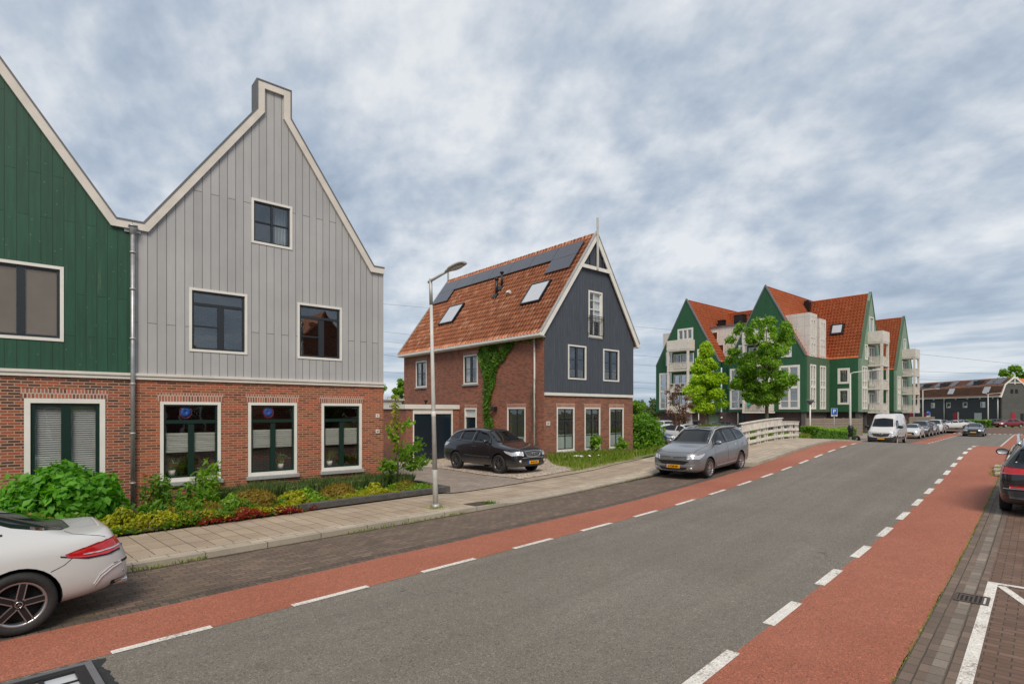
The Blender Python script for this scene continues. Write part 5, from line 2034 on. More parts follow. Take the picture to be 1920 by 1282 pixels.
    def common(s, ws, sides, rear=None, seams=(), glass=None, sur=None):
        g = glass or M['carglass']
        t, b_ = ws
        s.patch('windscreen', 'F', t, b_, g, 16, 8, mirror=False)
        if sur:
            s.patch('window_surround', 'L', sur[0], sur[1], M['black'], 24, 6, eps=.003)
        for nm, t, b_ in sides: s.patch(nm, 'L', t, b_, g, 12, 6, eps=.007)
        if rear: s.patch('rear_window', rear[0], rear[1], rear[2], g, 14, 6, mirror=False)
        for sm in seams: s.seam('L', sm)


SUV = dict(L=4.66, fo=.95, wb=2.67, R=.345, sh=.985, bw=.935, st=[
    (0, .52, .34, .66, .80, .40), (.06, .70, .27, .76, .90, .54), (.24, .83, .23, .88, .985, .65), (.60, .905, .22, .96, 1.05, .70), (1.02, .905, .22, 1.0, 1.10, .72), (1.14, .905, .22, 1.01, 1.15, .71),
    (1.86, .905, .22, 1.05, 1.60, .595), (2.02, .905, .22, 1.055, 1.66, .59), (2.7, .905, .22, 1.08, 1.695, .60), (3.5, .905, .22, 1.11, 1.685, .595), (4.16, .895, .23, 1.13, 1.645, .58), (4.34, .885, .24, 1.13, 1.60, .565), (4.40, .87, .25, 1.13, 1.50, .57),
    (4.48, .84, .27, 1.12, 1.22, .60), (4.59, .76, .33, .98, 1.06, .56), (4.66, .58, .40, .82, .92, .42)])
COUPE = dict(L=4.69, fo=.80, wb=2.84, R=.335, sh=.97, bw=.90, gap=.035, rimf=.71, st=[
    (0, .60, .32, .56, .66, .42), (.06, .78, .22, .64, .74, .58), (.4, .88, .18, .78, .86, .66), (1.0, .90, .17, .86, .95, .68), (1.25, .90, .17, .89, .99, .67), (2.05, .895, .17, .93, 1.33, .53), (2.6, .895, .17, .94, 1.40, .52),
    (3.05, .90, .17, .955, 1.37, .50), (3.30, .905, .17, .965, 1.31, .50), (3.55, .91, .18, .975, 1.22, .50), (3.85, .905, .20, .975, 1.10, .52), (4.06, .90, .22, .965, 1.02, .57), (4.25, .875, .24, .955, 1.000, .58),
    (4.42, .83, .27, .94, 1.003, .57), (4.50, .79, .29, .90, 1.0, .55), (4.55, .765, .31, .84, .90, .48), (4.64, .70, .34, .70, .76, .42), (4.69, .56, .37, .56, .60, .32)])
HATCH = dict(L=4.05, fo=.82, wb=2.55, R=.30, sh=.985, bw=.93, st=[
    (0, .58, .30, .56, .68, .42), (.05, .74, .22, .66, .78, .54), (.3, .84, .19, .80, .90, .64), (.85, .865, .19, .90, 1.0, .66), (1.05, .865, .19, .92, 1.04, .66), (1.75, .865, .19, .94, 1.38, .54), (2.3, .865, .19, .96, 1.45, .54),
    (3.1, .86, .2, .99, 1.41, .53), (3.55, .85, .21, 1.02, 1.33, .52), (3.85, .82, .25, 1.0, 1.08, .56), (3.98, .76, .30, .84, .92, .52), (4.05, .60, .38, .70, .78, .4)])
SEDAN = dict(L=4.75, fo=.88, wb=2.85, R=.325, sh=.98, bw=.92, st=[
    (0, .60, .30, .52, .64, .42), (.05, .76, .20, .62, .74, .54), (.35, .88, .17, .76, .86, .64), (1.05, .91, .17, .86, .96, .68), (1.25, .91, .17, .88, .99, .68), (2.05, .91, .17, .91, 1.36, .54), (2.6, .91, .17, .92, 1.42, .53),
    (3.3, .91, .18, .95, 1.38, .52), (3.7, .90, .19, .97, 1.24, .53), (4.1, .88, .21, .97, 1.05, .60), (4.5, .84, .25, .94, 1.0, .58), (4.66, .78, .30, .80, .90, .52), (4.75, .62, .38, .66, .74, .4)])
VAN = dict(L=5.55, fo=.85, wb=3.68, R=.34, sh=.99, bw=.955, gap=.06, st=[
    (0, .62, .36, .80, .96, .44), (.05, .84, .28, .92, 1.06, .62), (.22, .95, .24, 1.02, 1.16, .76), (.62, .99, .23, 1.12, 1.32, .80), (.76, 1.0, .23, 1.14, 1.42, .80), (1.42, 1.0, .23, 1.20, 2.18, .76), (1.62, 1.0, .23, 1.22, 2.36, .76),
    (2.1, 1.0, .23, 1.24, 2.47, .78), (3.4, 1.0, .24, 1.24, 2.49, .80), (5.0, 1.0, .24, 1.24, 2.48, .80), (5.42, .99, .26, 1.24, 2.45, .80), (5.53, .95, .32, 1.24, 2.36, .76), (5.55, .88, .36, 1.2, 2.2, .72)])


def headlights(c, X0, X1, z0, z1, yi, yo, mat=None):
    return c.patch('headlight', 'N', [(X0, yi, z1 - .02), ((X0 * 2 + X1) / 3, yo * .93, z1), (X1, yo, z1 + .04)], [(X0, yi, z0), ((X0 * 2 + X1) / 3, yo * .95, z0 - .0), (X1 - .1, yo, z1 - .04)], mat or M['clearlens'], 14, 5, eps=.008)


# --- grey SUV in the parking bay
P_grey = paint('paint_grey', (.25, .25, .255), metal=.65, rough=.36)
P_black = paint('paint_black', (.014, .015, .018), metal=.2, rough=.25)
P_white = paint('paint_white', (.53, .53, .52), rough=.30)
P_vanwhite = paint('paint_vanwhite', (.58, .57, .56), rough=.42)
P_dark = paint('paint_dark', (.035, .037, .042), metal=.5, rough=.3)
P_darkgrey = paint('paint_darkgrey', (.075, .078, .082), metal=.6, rough=.3)
P_silver = paint('paint_silver', (.38, .39, .40), metal=.8, rough=.3)
P_red = paint('paint_red', (.22, .012, .022), metal=.4, rough=.3)
P_blue = paint('paint_blue', (.10, .14, .20), metal=.6, rough=.3)


def suv_grey():
    c = Car('parked_car', 'grey metallic estate SUV with dark roof parked in the bay before the white bridge railing', 'car', SUV, P_grey, clad=False)
    c.patch('roof_panel', 'T', [(1.98, .52), (3.0, .53), (4.16, .49)], [(1.98, -.52), (3.0, -.53), (4.16, -.49)], M['carglass'], 14, 10, mirror=False, eps=.006)
    c.common(([(-.53, 1.57), (0, 1.605), (.53, 1.57)], [(-.70, 1.145), (0, 1.145), (.70, 1.145)]),
             [('side_window', [(1.62, 1.33), (1.85, 1.48), (2.35, 1.57)], [(1.45, 1.13), (1.9, 1.13), (2.40, 1.14)]),
              ('side_window', [(2.46, 1.575), (2.9, 1.58), (3.26, 1.56)], [(2.50, 1.145), (2.9, 1.155), (3.32, 1.17)]),
              ('quarter_window', [(3.36, 1.555), (3.7, 1.52), (4.0, 1.42)], [(3.42, 1.18), (3.75, 1.19), (4.15, 1.25)])],
             ('B', [(-.50, 1.50), (0, 1.52), (.50, 1.50)], [(-.60, 1.22), (0, 1.22), (.60, 1.22)]),
             [[(1.42, 1.1), (1.38, .75), (1.42, .34)], [(2.43, 1.14), (2.44, .8), (2.40, .32)], [(3.40, 1.16), (3.38, .85), (3.1, .6), (3.0, .33)]],
             sur=([(1.52, 1.27), (1.85, 1.51), (2.35, 1.595), (2.9, 1.60), (3.5, 1.575), (4.04, 1.44)], [(1.40, 1.115), (2.0, 1.11), (2.6, 1.12), (3.3, 1.145), (3.8, 1.17), (4.2, 1.235)]))
    c.seam('L', [(1.5, .80), (2.4, .86), (3.7, .94)], .016, P_grey, eps=.012, name='crease')
    c.seam('L', [(1.45, .40), (2.2, .40), (3.1, .42)], .03, M['chrome'], eps=.008, name='sill_trim')
    # roof rails and pillars of bright trim
    for sg in (1, -1):
        bm = BM()
        tube(bm, [(c.X(1.25), sg * .70, 1.14), (c.X(1.6), sg * .655, 1.36), (c.X(2.0), sg * .60, 1.575), (c.X(2.4), sg * .60, 1.635), (c.X(3.0), sg * .60, 1.65), (c.X(3.7), sg * .585, 1.61), (c.X(4.1), sg * .57, 1.53)], .022, 8)
        fin('roof_rail', bm, M['galv'], c.root, True)
    # nose
    headlights(c, .10, .62, .70, .84, .50, .86)
    c.patch('grille', 'F', [(-.48, .80), (0, .80), (.48, .80)], [(-.46, .72), (0, .715), (.46, .72)], M['black'], 14, 3, mirror=False)
    for z in (.795, .755, .72): c.seam('F', [(-.48, z), (0, z), (.48, z)], .016, M['chrome'], mirror=False, eps=.016, name='grille_bar')
    c.patch('lower_grille', 'F', [(-.58, .645), (0, .66), (.58, .645)], [(-.40, .52), (0, .52), (.40, .52)], M['black'], 14, 4, mirror=False, eps=.006)
    c.patch('lower_grille', 'F', [(-.50, .43), (0, .43), (.50, .43)], [(-.46, .34), (0, .34), (.46, .34)], M['black'], 14, 3, mirror=False, eps=.006)
    c.seam('F', [(-.72, .47), (-.5, .40), (-.44, .33), (0, .32), (.44, .33), (.5, .40), (.72, .47)], .022, M['chrome'], mirror=False, eps=.012, name='bumper_trim')
    c.seam('F', [(-.72, .52), (-.45, .50), (0, .50), (.45, .50), (.72, .52)], .016, M['galv'], mirror=False, eps=.014, name='bumper_trim')
    for sg in (1, -1):
        p, n = c.hit('F', sg * .62, .40)
        bm = BM(); lathe(bm, [(.0, .01), (.045, .012), (.05, -.02)], (0, 0, 0), 'X', 16); bm.transform(Matrix.Translation(p))
        fin('fog_lamp', bm, M['clearlens'], c.root, True)
    # three-diamond emblem
    p, n = c.hit('F', 0, .765)
    bm = BM()
    for k in range(3):
        a = math.pi / 2 + k * 2 * math.pi / 3
        t = Vector((0, math.cos(a), math.sin(a))); q = Vector((0, -t.z, t.y))
        bm.faces.new([bm.verts.new(Vector((p.x + .03, 0, .762)) + v) for v in (t * .002, t * .028 + q * .016, t * .056, t * .028 - q * .016)])
    fin('emblem', bm, M['chrome'], c.root, True)
    c.plate('F', .455, '4-TXP-99')
    c.seam('T', [(.14, -.62), (.10, 0), (.14, .62)], .010, mirror=False)
    c.seam('T', [(.18, .66), (.7, .70), (1.1, .72)], .010)
    c.lamp('tail_light', [(4.2, .88, 1.08), (4.5, .80, 1.10), (4.58, .60, 1.06)], [(4.3, .88, .92), (4.55, .80, .90), (4.62, .60, .90)], M['redlens'], nu=10, nv=4, eps=.008)
    c.mirrors(1.55, 1.14, P_grey)
    c.handles([(2.28, .96), (3.2, 1.0)], M['chrome'])
    c.patch('fuel_flap', 'L', [(3.72, 1.02), (3.88, 1.02)], [(3.72, .88), (3.88, .88)], P_grey, 4, 4, eps=.006, mirror=True)
    c.wheels('twin', n=7, steer=.1)
    h = -PD
    z0, z1 = zr(18.1) - .045, zr(20.75) - .07
    mid = PQ(19.4, 8.96)
    c.place(mid.x, mid.y, (z0 + z1) / 2 + .0, h.x, h.y, pitch=math.atan2(z1 - z0, 2.67) * -1)
    return c


suv_grey()


def suv_black():
    sp = dict(SUV)
    sp.update(L=4.74, fo=.98, wb=2.715, R=.36, rimf=.66, st=[
        (0, .50, .36, .68, .82, .38), (.06, .68, .30, .78, .90, .52), (.26, .83, .26, .89, .985, .63), (.6, .915, .25, .96, 1.05, .68), (1.05, .92, .25, 1.02, 1.12, .70), (1.2, .92, .25, 1.03, 1.17, .69),
        (1.96, .92, .25, 1.06, 1.62, .585), (2.14, .92, .25, 1.07, 1.68, .58), (2.8, .92, .25, 1.09, 1.71, .585), (3.5, .92, .25, 1.12, 1.695, .58), (4.10, .91, .26, 1.14, 1.63, .56), (4.34, .90, .27, 1.14, 1.51, .56),
        (4.52, .88, .30, 1.12, 1.20, .58), (4.67, .82, .36, .96, 1.04, .56), (4.74, .66, .42, .82, .90, .44)])
    c = Car('parked_car', 'black luxury SUV on the gravel drive, its nose towards the street', 'car', sp, P_black, clad=False)
    c.common(([(-.52, 1.585), (0, 1.62), (.52, 1.585)], [(-.68, 1.165), (0, 1.165), (.68, 1.165)]),
             [('side_window', [(1.66, 1.30), (1.95, 1.47), (2.50, 1.58)], [(1.55, 1.14), (2.0, 1.15), (2.55, 1.155)]),
              ('side_window', [(2.62, 1.585), (3.0, 1.58), (3.42, 1.55)], [(2.65, 1.16), (3.0, 1.17), (3.44, 1.19)]),
              ('quarter_window', [(3.50, 1.56), (3.75, 1.53), (4.02, 1.46)], [(3.52, 1.20), (3.8, 1.21), (4.22, 1.27)])],
             ('B', [(-.46, 1.46), (0, 1.47), (.46, 1.46)], [(-.56, 1.2), (0, 1.2), (.56, 1.2)]),
             [[(1.5, 1.1), (1.45, .75), (1.5, .36)], [(2.58, 1.15), (2.6, .8), (2.55, .34)], [(3.5, 1.18), (3.48, .85), (3.2, .6), (3.1, .36)]],
             sur=([(1.58, 1.27), (1.95, 1.50), (2.5, 1.605), (3.0, 1.61), (3.6, 1.59), (4.06, 1.47)], [(1.48, 1.125), (2.0, 1.13), (2.6, 1.14), (3.3, 1.17), (3.8, 1.19), (4.28, 1.255)]))
    c.seam('L', [(1.5, .62), (2.5, .62), (3.15, .64)], .03, P_black, eps=.012, name='side_moulding')
    headlights(c, .10, .68, .70, .84, .46, .88)
    c.patch('grille', 'F', [(-.40, .835), (0, .85), (.40, .835)], [(-.30, .70), (0, .675), (.30, .70)], M['black'], 14, 4, mirror=False, eps=.008)
    for pts in ([(-.42, .85), (0, .868), (.42, .85)], [(-.42, .85), (-.31, .685), (0, .658), (.31, .685), (.42, .85)]):
        c.seam('F', pts, .022, M['chrome'], mirror=False, eps=.016, name='grille_surround')
    for z in (.72, .755, .79, .82): c.seam('F', [(-.34, z), (0, z), (.34, z)], .008, M['galv'], mirror=False, eps=.013, name='grille_bar')
    p, n = c.hit('F', 0, .765)
    bm = BM(); lathe(bm, [(.062, .0), (.062, .008), (.050, .008), (.050, .0)], (0, 0, 0), 'X', 28, closed=True)
    bm.transform(Matrix.Translation((p.x + .02, 0, .765)) @ Matrix.Diagonal((1, 1, .72, 1)))
    fr = Fr((p.x + .022, 0, .765), (0, 1), (1, 0))
    box(bm, fr, -.022, -.010, 0, .006, -.024, .030); box(bm, fr, -.010, .034, 0, .006, -.024, -.013)
    fin('emblem', bm, M['chrome'], c.root, True)
    c.patch('lower_grille', 'F', [(-.52, .615), (0, .63), (.52, .615)], [(-.44, .53), (0, .53), (.44, .53)], M['black'], 14, 3, mirror=False)
    c.seam('F', [(-.55, .625), (0, .645), (.55, .625)], .018, M['chrome'], mirror=False, eps=.014, name='bumper_trim')
    for sg in (1, -1):
        p, n = c.hit('F', sg * .60, .50)
        bm = BM(); lathe(bm, [(.0, .01), (.05, .012), (.055, -.03)], (0, 0, 0), 'X', 16); bm.transform(Matrix.Translation(p))
        fin('fog_lamp', bm, M['clearlens'], c.root, True)
    c.plate('F', .455, '40-SZ-HX')
    c.lamp('tail_light', [(4.15, .90, 1.12), (4.45, .84, 1.14), (4.6, .62, 1.08)], [(4.3, .90, .98), (4.55, .84, .94), (4.66, .62, .92)], M['clearlens'], nu=10, nv=4, eps=.008)
    c.seam('T', [(.16, -.60), (.12, 0), (.16, .60)], .010, mirror=False)
    c.seam('T', [(.2, .64), (.7, .68), (1.15, .70)], .010)
    c.mirrors(1.68, 1.17, P_black)
    c.handles([(2.45, .98), (3.35, 1.0)], P_black)
    p, n = c.hit('L', 1.25, .84)
    c.wheels('twin', n=5, rim=M['alloygrey'], steer=.2)
    c.place(13.93, 17.4, ground_z(13.9, 17.4) + .03, 0.02, -1, pitch=math.atan2(ground_z(13.9, 18.75) - ground_z(13.9, 16.04), 2.7) * -1)
    return c


suv_black()


def coupe_white():
    c = Car('parked_coupe', 'white two-door coupe with red tail lamp and black star-spoke wheel, cut by the left edge', 'car', COUPE, P_white)
    c.patch('rear_window', 'T', [(3.40, .50), (3.6, .57), (3.85, .59), (4.04, .52), (4.14, .3)], [(3.40, -.50), (3.6, -.57), (3.85, -.59), (4.04, -.52), (4.14, -.3)], M['carglass'], 22, 14, mirror=False, eps=.004)
    c.patch('windscreen', 'F', [(-.50, 1.31), (0, 1.34), (.50, 1.31)], [(-.66, 1.01), (0, 1.01), (.66, 1.01)], M['carglass'], 14, 8, mirror=False)
    c.patch('side_window', 'L', [(1.75, 1.16), (2.05, 1.26), (2.75, 1.31)], [(1.6, 1.0), (2.1, 1.01), (2.75, 1.02)], M['carglass'], 12, 6)
    c.patch('quarter_window', 'L', [(2.82, 1.31), (3.1, 1.25), (3.30, 1.15), (3.50, 1.075)], [(2.82, 1.03), (3.1, 1.035), (3.3, 1.04), (3.52, 1.055)], M['carglass'], 12, 6)
    c.seam('L', [(3.52, 1.06), (3.1, 1.032), (2.0, 1.005)], .016, M['black'], eps=.008, name='window_trim')
    # roof spoiler lip at the top of the rear window
    c.lamp('tail_light', [(4.03, .895, .80), (4.22, .875, .855), (4.40, .83, .905), (4.52, .74, .93), (4.56, .60, .92)],
           [(4.05, .90, .765), (4.24, .88, .73), (4.44, .84, .735), (4.58, .74, .775), (4.62, .62, .82)], M['redlens'], nu=20, nv=5, eps=.008)
    c.lamp('tail_light_strip', [(4.20, .888, .782), (4.36, .862, .788), (4.50, .80, .808), (4.575, .70, .828)], [(4.20, .888, .768), (4.37, .862, .770), (4.51, .80, .788), (4.585, .70, .806)], M['clearlens'], nu=16, nv=2, eps=.013)
    c.lamp('tail_light_edge', [(3.99, .897, .79), (4.24, .882, .728), (4.45, .842, .732), (4.60, .74, .770)], [(3.99, .897, .775), (4.24, .884, .712), (4.46, .846, .715), (4.61, .745, .752)], M['black'], nu=18, nv=2, eps=.007)
    # shut lines
    c.seam('T', [(4.06, .56), (4.12, .66), (4.28, .72), (4.42, .73)], .007)
    c.lamp('bumper_crease', [(4.30, .885, .40), (4.36, .865, .50), (4.46, .82, .57), (4.56, .74, .61)], [(4.31, .885, .375), (4.38, .86, .475), (4.48, .815, .545), (4.57, .735, .585)], P_white, nu=16, nv=2, eps=.014)
    c.seam('L', [(4.12, .765), (4.02, .68), (3.86, .61), (3.72, .575)], .007)
    c.seam('L', [(2.95, 1.0), (2.92, .7), (2.70, .35), (2.4, .26)], .008)
    c.seam('L', [(1.6, .98), (1.55, .6), (1.62, .24)], .008)
    c.lamp('bumper_scoop', [(4.50, .80, .60), (4.58, .70, .61), (4.64, .60, .62)], [(4.52, .79, .585), (4.60, .69, .585), (4.66, .59, .59)], M['black'], nu=8, nv=2, eps=.004)
    c.lamp('diffuser', [(4.46, .76, .40), (4.58, .66, .42), (4.66, .40, .43)], [(4.42, .70, .30), (4.54, .6, .31), (4.62, .36, .33)], M['black'], nu=10, nv=3, eps=.004)
    for sg in (1, -1):
        bm = BM()
        tube(bm, [(c.X(4.42), sg * .55, .315), (c.X(4.665), sg * .55, .325)], .05, 12, caps=False)
        bm.transform(Matrix.Diagonal((1, 1, 1, 1)))
        fin('exhaust_pipe', bm, M['chrome'], c.root, True)
    for y, z in ((.855, .50), (.70, .48)):
        p, n = c.near((c.X(4.36 if y > .8 else 4.58), y, z))
        for sg in (1, -1):
            bm = BM()
            lathe(bm, [(.0, .0), (.014, .0), (.014, -.006)], (0, 0, 0), 'Z', 12)
            q = n.to_track_quat('Z', 'Y').to_matrix().to_4x4()
            bm.transform(Matrix.Translation(p + n * .003) @ q)
            if sg < 0: bm.transform(Matrix.Diagonal((1, -1, 1, 1)))
            fin('parking_sensor', bm, M['galv'], c.root, True)
    c.plate('B', .66, None, off=-.004)
    c.mirrors(1.72, 1.03, P_white)
    c.handles([(2.75, .80)], P_white)
    c.wheels('merc', n=5, rim=M['alloy'], steer=.18)
    # rear axle at p=-.18+..: heading -p
    h = -PD
    hub_p, q = -.18 * .9955 + 7.9 * .0947, 7.94 + .83
    mid = PQ(hub_p - 2.84 / 2, q)
    c.place(mid.x, mid.y, 0.002, h.x, h.y)
    return c


coupe_white()


def right_car():
    sp = dict(SUV); sp.update(L=4.4, fo=.88, wb=2.62, R=.33)
    k = 4.4 / 4.66
    sp['st'] = [(a * k, b_, c_, d * .93 + .02, e * .965, f) for a, b_, c_, d, e, f in SUV['st']]
    c = Car('parked_crossover', 'dark crossover with silver roof rail and wide red tail lamps, cut by the right edge', 'car', sp, P_black)
    c.common(([(-.53, 1.50), (0, 1.52), (.53, 1.50)], [(-.68, 1.12), (0, 1.12), (.68, 1.12)]),
             [('side_window', [(1.5, 1.25), (1.8, 1.42), (2.25, 1.50)], [(1.4, 1.09), (1.8, 1.09), (2.27, 1.10)]),
              ('side_window', [(2.33, 1.50), (2.8, 1.50), (3.15, 1.48)], [(2.36, 1.10), (2.8, 1.11), (3.22, 1.13)]),
              ('quarter_window', [(3.24, 1.47), (3.5, 1.42), (3.7, 1.36)], [(3.3, 1.14), (3.6, 1.16), (3.85, 1.2)])],
             ('B', [(-.52, 1.46), (0, 1.48), (.52, 1.46)], [(-.64, 1.16), (0, 1.16), (.64, 1.16)]),
             [[(1.3, 1.06), (1.28, .7), (1.3, .33)], [(2.3, 1.1), (2.3, .8), (2.28, .32)], [(3.2, 1.12), (3.18, .85), (2.95, .6), (2.85, .33)]])
    for sg in (1, -1):
        bm = BM()
        tube(bm, [(c.X(1.85), sg * .59, 1.55), (c.X(2.1), sg * .60, 1.64), (c.X(2.9), sg * .60, 1.66), (c.X(3.7), sg * .57, 1.60), (c.X(3.85), sg * .56, 1.54)], .03, 8)
        fin('roof_rail', bm, M['chrome'], c.root, True)
    c.lamp('tail_light', [(3.92, .89, 1.10), (4.15, .85, 1.12), (4.30, .70, 1.10), (4.36, .40, 1.08)], [(4.0, .89, 1.0), (4.2, .86, .93), (4.36, .70, .94), (4.40, .40, .95)], M['redlens'], nu=16, nv=5, eps=.012)
    c.patch('tailgate_strip', 'B', [(-.45, 1.07), (0, 1.08), (.45, 1.07)], [(-.45, .99), (0, .99), (.45, .99)], M['redlens'], 8, 3, mirror=False)
    c.patch('bumper_cladding', 'B', [(-.74, .62), (0, .64), (.74, .62)], [(-.7, .42), (0, .38), (.7, .42)], M['cladding'], 14, 4, mirror=False)
    c.patch('reflector', 'B', [(.42, .70), (.70, .70)], [(.42, .64), (.70, .64)], M['redlens'], 6, 2, eps=.01)
    c.seam('B', [(-.8, .62), (0, .64), (.8, .62)], .014, M['chrome'], mirror=False, eps=.012, name='bumper_trim')
    c.seam('L', [(1.5, 1.075), (2.6, 1.085), (3.9, 1.16)], .018, M['chrome'], eps=.01, name='window_trim')
    c.seam('L', [(.9, .34), (2.2, .34), (3.4, .36)], .12, M['cladding'], eps=.008, name='sill_cladding')
    c.plate('B', .80, None)
    c.mirrors(1.42, 1.12, M['black'], 1.15)
    c.handles([(2.15, .93), (3.05, .96)], M['chrome'])
    c.wheels('twin', n=5)
    h = PD
    # left rear wheel's outer face at p 16.95, q .56
    mid = PQ(16.90 + 2.62 / 2, .70 - .905)
    z0, z1 = zr(16.95), zr(19.57)
    c.place(mid.x, mid.y, (z0 + z1) / 2, h.x, h.y, pitch=math.atan2(z1 - z0, 2.62))


right_car()


def van():
    c = Car('parked_van', 'white high-roof panel van with black bumper parked facing us beyond the bridge', 'van', VAN, P_vanwhite)
    c.patch('windscreen', 'F', [(-.72, 2.02), (0, 2.10), (.72, 2.02)], [(-.80, 1.40), (0, 1.38), (.80, 1.40)], M['carglass'], 16, 8, mirror=False)
    c.patch('side_window', 'L', [(1.12, 1.62), (1.45, 1.90), (1.95, 1.92)], [(1.0, 1.30), (1.5, 1.24), (1.98, 1.24)], M['carglass'], 10, 5)
    c.patch('bumper', 'F', [(-.99, .62), (-.5, .56), (0, .54), (.5, .56), (.99, .62)], [(-.8, .30), (-.4, .29), (0, .28), (.4, .29), (.8, .30)], M['cladding'], 20, 5, mirror=False, eps=.012)
    c.patch('bumper', 'L', [(.02, .62), (.30, .74), (.5, .60)], [(.1, .30), (.3, .27), (.48, .27)], M['cladding'], 8, 5, eps=.01)
    c.patch('grille', 'F', [(-.62, .90), (0, .86), (.62, .90)], [(-.5, .66), (0, .58), (.5, .66)], M['cladding'], 14, 4, mirror=False, eps=.008)
    c.seam('F', [(-.60, .885), (-.2, .80), (0, .78), (.2, .80), (.60, .885)], .014, M['chrome'], mirror=False, eps=.016, name='grille_bar')
    p, n = c.hit('F', 0, .84)
    bm = BM()
    for (a, b_) in (((0, .13), (.085, 0)), ((.085, 0), (0, -.13)), ((0, -.13), (-.085, 0)), ((-.085, 0), (0, .13))):
        tube(bm, [(p.x + .03, a[0], .84 + a[1]), (p.x + .03, b_[0], .84 + b_[1])], .013, 6)
    fin('diamond_badge', bm, M['chrome'], c.root, True)
    c.lamp('headlight', [(.10, .60, .90), (.2, .80, 1.0), (.42, .93, 1.12)], [(.06, .56, .74), (.16, .80, .74), (.36, .96, .82)], M['clearlens'], nu=10, nv=5, eps=.01)
    for pts in ([(1.02, 1.25), (1.0, .8), (1.15, .32)], [(2.06, 2.15), (2.08, 1.2), (2.06, .32)], [(3.3, 2.2), (3.3, .32)]): c.seam('L', pts, .012)
    c.seam('L', [(1.3, .52), (2.5, .50)], .16, M['cladding'], eps=.014, name='side_moulding')
    c.seam('L', [(2.75, .50), (4.0, .50)], .16, M['cladding'], eps=.014, name='side_moulding')
    c.seam('L', [(2.2, 1.30), (3.2, 1.30), (5.3, 1.30)], .02, P_vanwhite, eps=.01, name='crease')
    c.plate('F', .46, None)
    c.mirrors(1.12, 1.36, M['black'], 1.7)
    c.handles([(1.95, 1.12)], M['black'])
    c.wheels('multi', n=6, rim=M['galv'])
    h = -PD
    mid = PQ(52.0 + .85 + 3.68 / 2, 9.25)
    c.place(mid.x, mid.y, -.2, h.x, h.y)


van()


